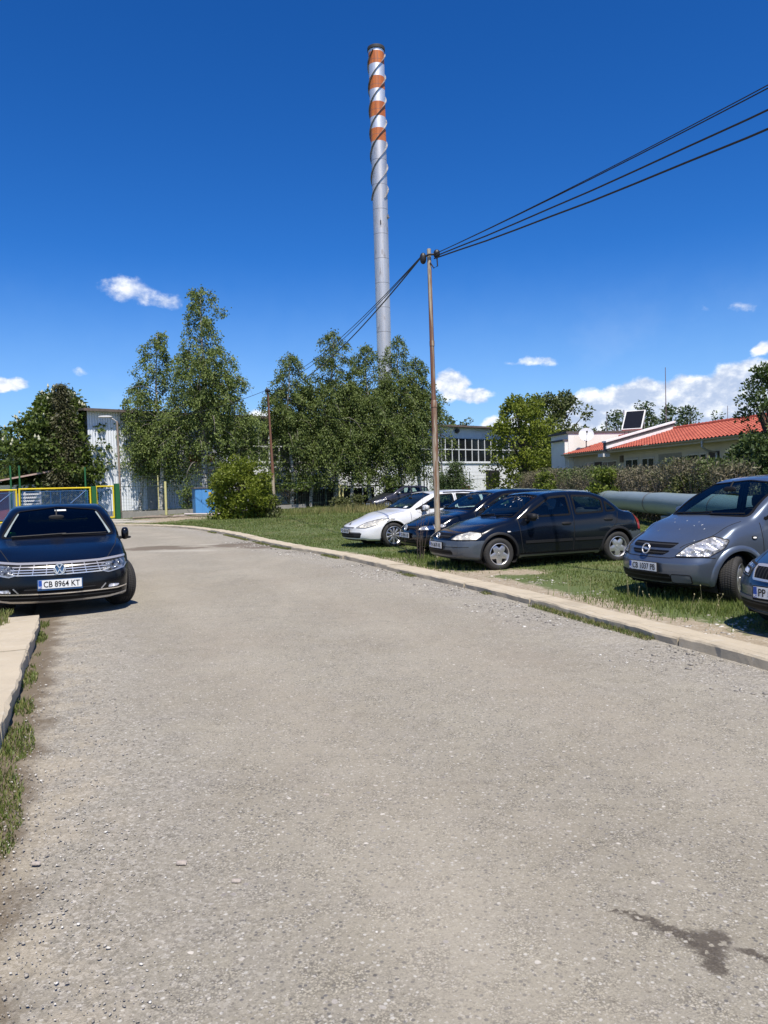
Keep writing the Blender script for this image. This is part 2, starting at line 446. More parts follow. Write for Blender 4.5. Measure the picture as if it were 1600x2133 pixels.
    def strip(self, pts, d, w, off=.002, side=1, mb=None):
        """a thin band along a line on the skin"""
        d, a, b, P = self.plane(pts, d, side); P = dense(P, .04, False); V = []
        for i, p in enumerate(P):
            t = (P[min(i+1, len(P)-1)]-P[max(i-1, 0)]).normalized(); nn = Vector((-t.y, t.x))*w/2
            A_, B_ = self.hit(p+nn, d, a, b, off), self.hit(p-nn, d, a, b, off)
            V += [A_+d*.01, A_, B_, B_+d*.01]
        F = [(4*i+k, 4*i+4+k, 4*i+5+k, 4*i+1+k) for i in range(len(P)-1) for k in range(3)]
        mb.add(V, F)
    def lines(self, name, polys, d, w, mat, parent, side=1, off=.002):
        for p in polys:
            mb = MB(); self.strip(p, d, w, off, side, mb); o = mb.build(name, mat, parent)
        return o
    def body(self, name, mat, parent):
        f = self.F[self.keep]
        o = np_mesh(name, self.V, f, mat, parent, True)
        bm = bmesh.new(); bm.from_mesh(o.data)
        bmesh.ops.remove_doubles(bm, verts=bm.verts[:], dist=.0004); bmesh.ops.delete(bm, geom=[v for v in bm.verts if not v.link_faces], context='VERTS')
        bm.to_mesh(o.data); bm.free(); o.data.shade_smooth()
        return o
SIDE = (0, -1, 0); FRONT = (-1, 0, 0); REAR = (1, 0, 0); TOP = (0, 0, -1)
def S2(pts): return [(s, 0, z) for s, z in pts]      # side outline (s, z)
def F2(pts): return [(0, y, z) for y, z in pts]      # front outline (y, z)
def T2(pts): return [(s, y, 0) for s, y in pts]      # outline from above (s, y)

# ---- materials of cars
def paint(name, col, metal=.35, rough=.32, dust=.12, coat=.7):
    k = N(name); o = k.obj()
    f = k.noise(o, 3.0, 5, .65); fine = k.noise(o, 90, 3)
    c = k.mix(k.rng(f, .45, .8, 0, dust), col, (.30, .28, .25))
    c = k.mix(k.rng(fine, .70, .78, 0, dust*.5), c, (.36, .34, .31))
    r = k.math('ADD', k.math('MULTIPLY', f, .16), rough-.08)
    m = k.bsdf(c, r, metal); k.p.inputs['Specular IOR Level'].default_value = .3; k.p.inputs['Coat Weight'].default_value = coat; k.p.inputs['Coat Roughness'].default_value = .07
    return m
def glass_mat(name, tint=(.66, .79, .75), refl=.03):
    k = N(name)
    tr = k.n('BsdfTransparent', inp={'Color': (*tint, 1)}); gl = k.n('BsdfGlossy', inp={'Color': (.9, .95, 1, 1), 'Roughness': .03})
    fr = k.n('LayerWeight', inp={'Blend': .22}).outputs['Fresnel']
    f = k.math('ADD', k.math('MULTIPLY', fr, .50), refl, clamp=True)
    mx = k.n('MixShader', inp={0: f}); k.t.links.new(tr.outputs[0], mx.inputs[1]); k.t.links.new(gl.outputs[0], mx.inputs[2])
    return k.surf(mx.outputs[0])
def lamp_mat(name, col, sc=9, lo=.25, rough=.12, cloud=0.0, metal=.5):
    k = N(name); o = k.obj()
    v = k.vor(k.mapv(o, (1, 1, 1.25)), sc); rib = k.math('SINE', k.math('MULTIPLY', k.n('SeparateXYZ', inp={0: o}).outputs[1], 380))
    f = k.rng(k.noise(o, sc*1.7, 3), .35, .62)
    c = k.mix(f, [x*lo for x in col], col)
    h = k.math('ADD', k.math('MULTIPLY', v, 1.0), k.math('MULTIPLY', rib, .02))
    m = k.bsdf(c, rough, metal, k.bump(h, .9, .08)); k.p.inputs['Coat Weight'].default_value = 1; k.p.inputs['Coat Roughness'].default_value = .03+cloud
    return m
def grille_mat(name, per=60, dirz=True):
    k = N(name); o = k.obj(); sep = k.n('SeparateXYZ', inp={0: o})
    w = k.math('SINE', k.math('MULTIPLY', sep.outputs[2 if dirz else 1], per*2))
    c = k.ramp(w, [(.0, .004), (.7, .006), (.85, .03)]); m = k.bsdf(c, .6); k.p.inputs['Specular IOR Level'].default_value = .15; return m
CM = dict(
    glass=glass_mat('car_glass'), glass_dark=glass_mat('car_glass_dark', (.10, .125, .13)), frit=plain('window_seal_black', (.006, .006, .007), .6, **{'Specular IOR Level': .15}),
    plastic=plain('black_plastic', (.011, .011, .012), .6, var=.3, scale=20, **{'Specular IOR Level': .3}),
    grey_plastic=plain('grey_plastic', (.12, .125, .13), .6, var=.15), seam=plain('seam_black', (.003, .003, .003), .8),
    rubber=None, alloy=plain('alloy_silver', (.50, .50, .51), .32, .75, var=.12, scale=9), chrome=plain('chrome', (.80, .745, .66), .24, .72, var=.04),
    lamp=lamp_mat('lamp_clear', (.90, .88, .84), 9, .42, .2), lamp_old=lamp_mat('lamp_cloudy', (.62, .60, .52), 8, .62, .35, .25, .10), lamp_dark=lamp_mat('lamp_dark', (.30, .32, .34), 11, .03, .1),
    lamp_red=plain('lamp_red', (.35, .012, .012), .2, **{'Coat Weight': 1}), orange=plain('lamp_orange', (.7, .35, .12), .2), white_lens=plain('lamp_white', (.75, .75, .72), .2),
    cloth=plain('seat_cloth', (.018, .018, .021), .95, var=.35, scale=30), dash=plain('dashboard_grey', (.03, .031, .034), .7, var=.2),
    grille=grille_mat('grille_black'), plate=plain('plate_white', (.72, .73, .72), .35, var=.04), blue=plain('plate_blue', (.01, .07, .36), .35), ink=plain('plate_ink', (.006, .006, .007), .4),
    holder=plain('plate_holder_blue', (.02, .07, .17), .4), dark=plain('under_black', (.006, .006, .006), .95), green=plain('green_plush', (.05, .28, .04), .9), paper=plain('paper_sticker', (.7, .72, .7), .6),
    disc=plain('brake_disc', (.10, .09, .085), .5, .6), red=plain('red_letters', (.4, .02, .02), .4))
def rubber():
    k = N('tyre_rubber'); o = k.obj()
    c = k.mix(k.noise(o, 18, 4), (.010, .010, .010), (.034, .032, .030))
    at = k.attr('tread'); sep = k.n('SeparateXYZ', inp={0: o})
    ang = k.math('ARCTAN2', sep.outputs[2], sep.outputs[0])
    wv = k.math('SINE', k.math('ADD', k.math('MULTIPLY', ang, 64), k.math('MULTIPLY', k.math('ABSOLUTE', sep.outputs[1]), 60)))
    h = k.math('MULTIPLY', k.rng(wv, -.3, .1), at)
    return k.bsdf(k.mix(h, c, (.028, .027, .026)), .75, 0, k.bump(h, .9, .012))
CM['rubber'] = rubber()

def make_wheel(parent, loc, r, rr, tw, kind, side, steer=0.0, name='wheel'):
    """a wheel lies along the car's y axis; side +1 is the car's left"""
    w = empty(name, loc, steer); w.parent = parent
    M = Matrix.Rotation(-R(90)*side, 4, 'X')          # lathe z -> outwards
    h = tw/2; sh = (r-rr)
    prof = [(rr-.005, h-.012), (rr+.004, h), (rr+sh*.35, h+.008), (rr+sh*.7, h+.004), (r-.012, h-.014), (r, h-.035)]
    grooves = []
    for gy in (.5, .18, -.18, -.5):
        y = gy*h; grooves += [(r, y+.007), (r-.008, y+.004), (r-.008, y-.004), (r, y-.007)]
    prof = prof + grooves + [(p, -z) for p, z in prof[::-1]]
    mb = MB(); mb.lathe(prof, 56, M); t = mb.build('tyre', CM['rubber'], w, True)
    V = np.array([v.co for v in t.data.vertices]); rad = np.hypot(V[:, 0], V[:, 2])
    a = t.data.attributes.new('tread', 'FLOAT', 'POINT'); a.data.foreach_set('value', (rad > r-.016).astype(np.float32))
    # rim
    mb = MB()
    mb.lathe([(rr+.006, h-.004), (rr-.006, h+.002), (rr-.014, h-.004), (rr-.02, h-.04), (rr-.035, -h+.02)], 48, M)
    dz = h-.016
    if kind == 'star5': n, wi, wo, ti = 5, .078, .034, 1.0
    elif kind == 'multi10': n, wi, wo, ti = 10, .020, .032, .9
    else: n, wi, wo, ti = 5, .05, .06, 1
    hub = rr*.36
    for k in range(n):
        c, s_ = math.cos(2*math.pi*k/n+.3), math.sin(2*math.pi*k/n+.3)
        def pt(rad, off, z): return M @ Vector((c*rad - s_*off, s_*rad + c*off, z))
        ro = rr-.010; ins = .030
        rows = [(hub*.80, wi*.85, dz+.0), ((hub+ro)/2, (wi*.35+wo*.65), dz+.004), (ro, wo, dz-.012)]
        V, F = [], []
        for rad, hw, z in rows: V += [pt(rad, -hw, z-ins), pt(rad, -hw, z-.006), pt(rad, -hw*.6, z), pt(rad, hw*.6, z), pt(rad, hw, z-.006), pt(rad, hw, z-ins)]
        for i in range(2):
            for j in range(5): F.append((6*i+j, 6*i+j+1, 6*i+7+j, 6*i+6+j))
        mb.add(V, F)
    mb.lathe([(0, dz+.004), (hub*.35, dz+.005), (hub*.40, dz-.002), (hub*.9, dz-.001), (hub, dz-.03)], 28, M)
    rim = mb.build('rim', CM['alloy'], w, True)
    mb = MB(); mb.lathe([(0, -h*.1), (rr*.72, -h*.1), (rr*.72, -h*.2), (0, -h*.2)], 28, M); mb.build('brake_disc', CM['disc'], w, True)
    return w
def text_mesh(txt, size):
    cu = bpy.data.curves.new('t', 'FONT'); cu.body = txt; cu.size = size; cu.align_x = 'CENTER'; cu.align_y = 'CENTER'; cu.extrude = .0012; cu.resolution_u = 3; cu.offset = size*.012
    o = bpy.data.objects.new('t', cu); me = bpy.data.meshes.new_from_object(o)
    V = [tuple(v.co) for v in me.vertices]; F = [tuple(p.vertices) for p in me.polygons]
    bpy.data.objects.remove(o); bpy.data.curves.remove(cu); bpy.data.meshes.remove(me)
    return V, F
def plate(parent, x, z, txt, tilt=0.0, holder='frit', y=0.0, cc='BG', rzw=0.0):
    """number plate facing +x: white sheet, blue band, black characters"""
    mb = MB(); M = Matrix.Translation((x, y, z)) @ Matrix.Rotation(tilt, 4, 'Y') @ Matrix.Rotation(R(90), 4, 'Z') @ Matrix.Rotation(R(90), 4, 'X')
    def q(x0, x1, y0, y1, z0, z1):
        P = [(x0,y0,z0),(x1,y0,z0),(x1,y1,z0),(x0,y1,z0),(x0,y0,z1),(x1,y0,z1),(x1,y1,z1),(x0,y1,z1)]
        mb.add([M @ Vector(p) for p in P], [(0,3,2,1),(4,5,6,7),(0,1,5,4),(1,2,6,5),(2,3,7,6),(3,0,4,7)])
    mb.m = 3; q(-.272, .272, -.078, .062, -.02, .004)
    mb.m = 0; q(-.26, .26, -.055, .055, .003, .008)
    mb.m = 1; q(-.258, -.217, -.053, .053, .005, .0095)
    V, F = text_mesh(txt, .108); xs = [v[0] for v in V]; ys = [v[1] for v in V]
    sx = .435/(max(xs)-min(xs)); sy = .078/(max(ys)-min(ys)); mx = (max(xs)+min(xs))/2; my = (max(ys)+min(ys))/2
    mb.m = 2; mb.add([M @ Vector((.02+(v[0]-mx)*sx, (v[1]-my)*sy, .0095+v[2])) for v in V], F)
    V, F = text_mesh(cc, .034); mb.m = 0; mb.add([M @ Vector((-.2375+v[0], -.036+v[1], .0105+v[2])) for v in V], F)
    return mb.build('licence_plate', [CM['plate'], CM['blue'], CM['ink'], CM[holder]], parent)
def ring_pts(r0, r1, n=28): return [(r0*math.cos(2*math.pi*i/n), r0*math.sin(2*math.pi*i/n)) for i in range(n)]
def emblem(parent, x, z, kind, r=.055, tilt=0.0, y=0.0):
    M = Matrix.Translation((x, y, z)) @ Matrix.Rotation(tilt, 4, 'Y') @ Matrix.Rotation(R(90), 4, 'Z') @ Matrix.Rotation(R(90), 4, 'X')
    mb = MB()
    if kind in ('roundel', 'bolt'):
        mb.lathe([(r, 0), (r, .012), (r*.96, .016), (r*.86, .016), (r*.82, .010), (r*.82, 0)], 32, M)
    def bar(p, q, w):
        p, q = Vector((*p, 0)), Vector((*q, 0)); t = (q-p).normalized(); n = Vector((-t.y, t.x, 0))*w/2
        mb.prism([M @ (v*1.0+Vector((0, 0, .004))) for v in (p*r+n*r, q*r+n*r, q*r-n*r, p*r-n*r)], (M.to_3x3() @ Vector((0, 0, .010))))
    if kind == 'roundel':
        for sg in (-1, 1):
            bar((sg*.38, .76), (0, .12), .16); bar((sg*.80, .28), (sg*.40, -.74), .16); bar((sg*.40, -.74), (0, -.02), .16)
        o = mb.build('emblem', CM['chrome'], parent, False)
        d = MB(); d.lathe([(0, .003), (r*.84, .003), (r*.84, -.004)], 28, M); d.build('emblem_disc', CM['holder'], o)
    elif kind == 'bolt':
        bar((-.9, .10), (.2, .10), .17); bar((-.2, -.10), (.9, -.10), .17)
        o = mb.build('emblem', CM['chrome'], parent)
    elif kind == 'diamond':
        for a_, b_ in (((0, 1.15), (.72, 0)), ((.72, 0), (0, -1.15)), ((0, -1.15), (-.72, 0)), ((-.72, 0), (0, 1.15))): bar(a_, b_, .34)
        o = mb.build('emblem', CM['grey_plastic'], parent)
    return o
def blob(mb, c, s, e=2.6, n=20, m=12, rz=0.0):
    """rounded block"""
    V, F = [], []; Mx = Matrix.Rotation(rz, 3, 'Z')
    f = lambda v: math.copysign(abs(v)**(2/e), v)
    for i in range(m+1):
        ph = -math.pi/2+math.pi*i/m
        for k in range(n):
            th = 2*math.pi*k/n
            V.append(Vector(c) + Mx @ Vector((s[0]*f(math.cos(ph))*f(math.cos(th)), s[1]*f(math.cos(ph))*f(math.sin(th)), s[2]*f(math.sin(ph)))))
    for i in range(m):
        for k in range(n): F.append((i*n+k, i*n+(k+1) % n, (i+1)*n+(k+1) % n, (i+1)*n+k))
    mb.add(V, F)

def build_car(S, loc, heading, label):
    """heading: angle of the car's nose, counter-clockwise from +X"""
    root = empty(S['name'], loc, heading); tag(root, label, 'car', S.get('group'))
    sh = Shell(S); L, W = S['L'], S['W']; X = lambda s: L/2-s
    pm = S['paint']; low = S.get('bumper_mat', pm)
    r, rr, tw = S['r'], S['rr'], S.get('tw', .2); ra = r+S.get('arch_gap', .05)
    axles = (S['fo'], S['fo']+S['wb'])
    # --- cut-outs
    wins = S['side_windows']
    for side in (1, -1):
        for wn in wins: sh.cut(S2(wn), SIDE, side, .018, .05)
        for sa in axles:
            ring = [(sa+ra*math.cos(a), 0, r+ra*math.sin(a)) for a in np.linspace(-.9, math.pi+.9, 36)]
            sh.cut(ring+[(sa, 0, -.2)], SIDE, side, 0, .0001)
    WS = sh.lift(F2(S['windscreen']), FRONT); DW = (-.5, 0, -.866); sh.cut(WS, DW, 1, .02, .0005)
    if S.get('rear_window'): RW = sh.lift(F2(S['rear_window']), REAR); DR = (.6, 0, -.8); sh.cut(RW, DR, 1, .02, .0005)
    body = sh.body('body', pm, root)
    # --- glass
    g = CM[S.get('glass', 'glass')]; o = sh.patch('windscreen', WS, DW, g, root, 1, -.002, 0, .05, 0, .012)
    sh.ring('seal', WS, DW, CM['frit'], o, 1, .034, .004, .0005)
    if S.get('rear_window'):
        o = sh.patch('rear_window', RW, DR, g, root, 1, -.002, 0, .05, 0, .012)
        sh.ring('seal', RW, DR, CM['frit'], o, 1, .03, .004, .0005)
    for side in (1, -1):
        for wn in wins:
            o = sh.patch('side_window', S2(wn), SIDE, g, root, side, -.002, .05, .05, 0, .012)
            sh.ring('seal', S2(wn), SIDE, CM['frit'], o, side, .036, .004, .05)
        # --- doors, each with its handle
        for dn in S['doors']:
            sh.lines('door_seam', [S2(dn['line'])], SIDE, .011, CM['seam'], body, side, .0015)
            dr = sh.patch('door', S2(dn['panel']), SIDE, pm, root, side, .0025, .04, .06, .008)
            hs, hz = dn['handle']
            hb = MB(); p = sh.hit(Vector((0, 0)), *sh.frame((0, -side, 0)), 0) if False else None
            d_, a_, b_, P_ = sh.plane([(hs, 0, hz)], SIDE, side); q = sh.hit(P_[0], d_, a_, b_, .012)
            blob(hb, q, (.095, .016, .020), 3); blob(hb, q+Vector((0, -.014*side, 0)), (.11, .012, .032), 3)
            hb.build('handle', S.get('handle_mat', CM['plastic']), dr, True)
            if dn.get('rub'): sh.patch('rubbing_strip', S2(dn['rub']), SIDE, CM['plastic'], dr, side, .012, .01, .05, .014)
        # --- arches and liners
        for sa in axles:
            mb = MB(); lw = S.get('lip', .035); off = S.get('lip_off', .006)
            A = np.linspace(S.get('lip_a0', -.16), math.pi-S.get('lip_a0', -.16), 40); rows = []
            for a in A:
                row = []
                for rad, of in ((ra+lw, .001), (ra+lw*.55, off), (ra-.004, off), (ra-.008, -.05)):
                    d_, a_, b_, P_ = sh.plane([(sa+rad*math.cos(a), 0, max(.12, r+rad*math.sin(a)))], SIDE, side)
                    row.append(sh.hit(P_[0], d_, a_, b_, of))
                rows.append(row)
            V = [v for row in rows for v in row]; F = [(4*i+k, 4*i+4+k, 4*i+5+k, 4*i+1+k) for i in range(len(A)-1) for k in range(3)]
            mb.add(V, F); mb.build('arch_lip', S.get('lip_mat', pm), root, True)
            mb = MB(); y0, y1 = W/2-.36, W/2-.035; A = np.linspace(-.75, math.pi+.75, 30)
            V = [Vector((X(sa+(ra+.015)*math.cos(a)), y*side, max(.14, r+(ra+.015)*math.sin(a)))) for a in A for y in (y1, y0)]
            F = [(2*i, 2*i+2, 2*i+3, 2*i+1) for i in range(len(A)-1)]; mb.add(V, F)
            mb.add([V[2*i+1] for i in range(len(A))], [tuple(range(len(A)))])
            mb.build('wheel_arch_liner', CM['dark'], root)
        for i, sa in enumerate(axles):
            make_wheel(root, (X(sa), side*(W/2-tw/2-S.get('wheel_in', .035)), r), r, rr, tw, S['rim'], side, S.get('steer', 0) if i == 0 else 0)
        # --- mirror
        ms, mz = S['mirror']; mo = S.get('mirror_out', W/2+.10); mb = MB()
        blob(mb, (X(ms), side*mo, mz), S.get('mirror_size', (.075, .115, .075)), 2.8, rz=-.12*side)
        hm = mb.build('mirror', S.get('mirror_mat', pm), root, True)
        mb = MB(); mb.tube([(X(ms-.06), side*(W/2-.09), mz-.075), (X(ms), side*(mo-.06), mz-.06)], .026, 8); blob(mb, (X(ms), side*mo, mz-.062), (.06, .09, .022), 2.6); mb.build('mirror_arm', CM['plastic'], hm, True)
        mz_ = S.get('mirror_size', (.075, .115, .075)); mb = MB(); mb.box((X(ms)-mz_[0]*.98, side*mo, mz), (.004, mz_[1]*1.4, mz_[2]*1.3)); mb.build('mirror_glass', CM['chrome'], hm)
        # --- lamps
        for nm, pts, d, mat, off in S['lamps']:
            o = sh.patch(nm, pts, d, mat, root, side, off, .03, .03, .02)
            sh.ring('lamp_seal', pts, d, CM['seam'], o, side, .010, off+.0015, .03, .004)
    # --- front and rear panels
    for nm, pts, d, mat, off, par in S['panels']:
        o = sh.patch(nm, pts, d, mat, root if par != 'body' else body, 1, off, S.get('prnd', .03), .035, .02)
    if S.get('bonnet_line'): sh.lines('bonnet_seam', [T2(p) for p in S['bonnet_line']], TOP, .010, CM['seam'], body, 1, .0015)
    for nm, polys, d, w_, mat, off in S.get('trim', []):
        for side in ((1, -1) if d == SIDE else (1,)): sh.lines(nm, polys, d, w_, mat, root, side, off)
    if S.get('plate'):
        px, pz, txt, tilt, hold = S['plate']; plate(root, X(px), pz, txt, tilt, hold)
    if S.get('emblem'):
        ex, ez, kind, er, tilt = S['emblem']; emblem(root, X(ex), ez, kind, er, tilt)
    # --- wipers
    for pts in S.get('wipers', []):
        mb = MB(); d_, a_, b_, P_ = sh.plane(F2(pts), FRONT, 1); P_ = dense(P_, .08, False)
        mb.tube([sh.hit(p, d_, a_, b_, .018) for p in P_], .011, 6); mb.build('wiper', CM['plastic'], root)
    # --- inside
    cs, cz = S['cowl']; rs0 = cs+1.05; fl = S['fo']; roof = S['H']
    mb = MB(); blob(mb, (X(cs+.28), 0, cz-.16), (.34, W/2-.13, .14), 4); d_ = mb.build('dashboard', CM['dash'], root, True)
    mb = MB(); M = Matrix.Translation((X(cs+.62), .36, cz-.07)) @ Matrix.Rotation(R(-65), 4, 'Y')
    mb.lathe([(.185+.015*math.cos(a), .015*math.sin(a)) for a in np.linspace(0, 6.28, 9)], 28, M); mb.tube([M @ Vector((-.18, 0, 0)), M @ Vector((.18, 0, 0))], .018, 6); mb.tube([M @ Vector((0, 0, 0)), M @ Vector((0, 0, -.25))], .03, 6)
    mb.build('steering_wheel', CM['plastic'], root, True)
    for y in (.36, -.36):
        mb = MB(); bx = X(rs0+.28); blob(mb, (bx+.22, y, .50), (.27, .24, .11), 3.5); blob(mb, (bx-.05, y, .78), (.11, .235, .33), 3.5); blob(mb, (bx-.13, y, roof-.40), (.055, .13, .10), 3); mb.tube([(bx-.1, y, .9), (bx-.13, y, roof-.42)], .03, 6)
        mb.build('seat', CM['cloth'], root, True)
    mb = MB(); bx = X(rs0+1.12); blob(mb, (bx+.18, 0, .50), (.28, W/2-.2, .11), 4); blob(mb, (bx-.1, 0, .74), (.11, W/2-.2, .27), 4)
    for y in (.36, -.36): blob(mb, (bx-.17, y, roof-.46), (.05, .12, .08), 3)
    mb.build('rear_seat', CM['cloth'], root, True)
    mb = MB(); mb.box((X(L*.52), 0, .30), (L*.62, W-.34, .05)); mb.build('cabin_floor', CM['dark'], root)
    mb = MB(); blob(mb, (X(cs+.55), -.02, roof-.20), (.02, .11, .035), 3); mb.tube([(X(cs+.55), -.02, roof-.19), (X(cs+.62), -.02, roof-.09)], .012, 6); mb.build('rear_view_mirror', CM['plastic'], root, True)
    return root, sh, X
def yaw(deg): return (-math.cos(R(deg)), -math.sin(R(deg)), 0)     # looking at the left front corner
def std(**k):
    d = dict(bow_f=.26, bow_len=.95, bow_r=.22, prof_f=[(.15, .12), (.28, .03), (.42, 0), (.56, .03), (.68, .10), (.9, .22), (1.5, .3)],
             prof_r=[(.2, .10), (.35, .02), (.5, 0), (.75, .03), (1.0, .10), (1.5, .2)], tw=.2, arch_gap=.055, rim='star5')
    d.update(k); return d
def extract_bumper(sh, root, name, mat, test, off=.005):
    """a bumper skin of its own, taken from the shell and set proud of it"""
    ok = sh.keep & test(sh.L/2-sh.C[:, 0], np.abs(sh.C[:, 1]), sh.C[:, 2])
    F = sh.F[ok]; u, inv = np.unique(F, return_inverse=True); F2_ = inv.reshape(F.shape)
    n = np.zeros((len(sh.V), 3)); np.add.at(n, sh.F.ravel(), np.repeat(sh.Nn, 4, 0)); n /= np.maximum(np.linalg.norm(n, axis=1), 1e-9)[:, None]
    return np_mesh(name, sh.V[u]+n[u]*off, F2_, mat, root, True)

P_ = dict(
    passat=paint('black_paint', (.0022, .0026, .0045), .0, .22, .004, .15), white=paint('white_paint', (.62, .63, .635), .0, .3, .05),
    golf=paint('midnight_paint', (.0025, .0036, .0075), .0, .15, .006, .4), astra=paint('navy_paint', (.0032, .0050, .0098), .0, .16, .004, .35),
    meriva=paint('steel_blue_paint', (.106, .132, .176), .55, .33, .05), fabia=paint('slate_blue_paint', (.045, .080, .125), .5, .3, .06), far=paint('graphite_paint', (.030, .030, .042), .4, .36, .15))
ASTRA_BUMP = paint('bumper_slate', (.055, .068, .085), .1, .45, .12)

# ---------------- navy saloon with slate bumpers and five-spoke wheels
astra = std(name='parked_car', group='cars parked on the verge', L=4.252, W=1.709, H=1.425, fo=.87, wb=2.606, r=.305, rr=.20, tw=.195, paint=P_['astra'], wheel_in=.03,
    top=[(0,.60),(.03,.645),(.10,.69),(.3,.765),(.6,.84),(.95,.90),(1.12,.935),(1.35,1.07),(1.7,1.275),(1.93,1.378),(2.06,1.402),(2.5,1.425),(2.9,1.405),(3.15,1.34),(3.45,1.19),(3.72,1.045),(3.85,1.005),(4.1,.985),(4.2,.93),(4.252,.84)],
    belt=[(0,.58),(.1,.655),(.4,.735),(.9,.83),(1.2,.88),(1.6,.895),(3.0,.935),(3.6,.965),(4.0,.95),(4.252,.82)],
    bot=[(0,.27),(.1,.225),(.4,.2),(.8,.2),(3.6,.2),(4.0,.26),(4.252,.34)],
    plan=[(0,.72),(.01,.79),(.03,.84),(.07,.885),(.14,.925),(.35,.966),(.8,.99),(1.2,1),(3,1),(3.6,.985),(4.1,.93),(4.252,.82)],
    windscreen=[(-.70,.945),(0,.965),(.70,.945),(.595,1.335),(0,1.374),(-.595,1.335)], rear_window=[(-.56,1.03),(.56,1.03),(.50,1.33),(-.50,1.33)],
    side_windows=[[(1.30,.935),(2.02,1.315),(2.40,1.335),(2.43,.95)], [(2.52,.955),(2.50,1.335),(2.95,1.315),(3.17,1.235),(3.17,.98)], [(3.21,.985),(3.21,1.215),(3.42,1.07),(3.47,.995)]],
    doors=[dict(line=[(1.28,.92),(1.31,.6),(1.36,.29),(2.44,.29),(2.475,.9),(2.455,1.37)], panel=[(1.32,.88),(1.34,.6),(1.38,.31),(2.42,.31),(2.455,.905)], handle=(2.30,.80), rub=[(1.40,.475),(2.42,.475),(2.42,.525),(1.40,.525)]),
           dict(line=[(2.46,.29),(3.04,.29),(3.14,.48),(3.3,.63),(3.44,.78),(3.50,.98)], panel=[(2.485,.91),(2.455,.31),(3.02,.31),(3.11,.48),(3.27,.64),(3.40,.78),(3.45,.94)], handle=(3.25,.84), rub=[(2.47,.475),(3.10,.475),(3.12,.525),(2.47,.525)])],
    mirror=(1.50,.965), mirror_out=.93, mirror_size=(.07,.125,.062), mirror_mat=CM['plastic'], lip_mat=CM['plastic'], lip=.04, lip_off=.009, cowl=(1.12,.945),
    lamps=[('headlight', [(.14,.37,.578),(.44,.79,.578),(.52,.81,.66),(.50,.77,.705),(.36,.62,.722),(.20,.46,.66)], yaw(38), CM['lamp_old'], .006),
           ('tail_light', [(4.22,.62,.62),(4.22,.62,.93),(4.02,.84,.93),(4.06,.84,.62)], (math.cos(R(50)), -math.sin(R(50)), 0), CM['lamp_red'], .008),
           ('indicator', S2([(1.02,.69),(1.10,.69),(1.10,.72),(1.02,.72)]), SIDE, CM['white_lens'], .008),
           ('sill_trim', S2([(1.26,.20),(3.04,.20),(3.04,.275),(1.26,.275)]), SIDE, CM['grey_plastic'], .012)],
    panels=[('grille', F2([(-.33,.60),(.33,.60),(.38,.685),(-.38,.685)]), FRONT, CM['grille'], .006, 'root'),
            ('air_intake', F2([(-.50,.315),(.50,.315),(.47,.395),(-.47,.395)]), FRONT, CM['grille'], .010, 'root')],
    trim=[('bumper_crease', [F2([(-.76,.455),(0,.45),(.76,.455)])], FRONT, .010, CM['seam'], .0075)],
    bonnet_line=[[(.34,.60),(.75,.66),(1.08,.705)],[(.34,-.60),(.75,-.66),(1.08,-.705)]],
    plate=(-.022,.475,'PA 8670 KK',0,'frit'), emblem=(.05,.645,'bolt',.058,-.25), wipers=[[(-.45,.955),(.05,.985)],[(.15,.965),(.62,.985)]])

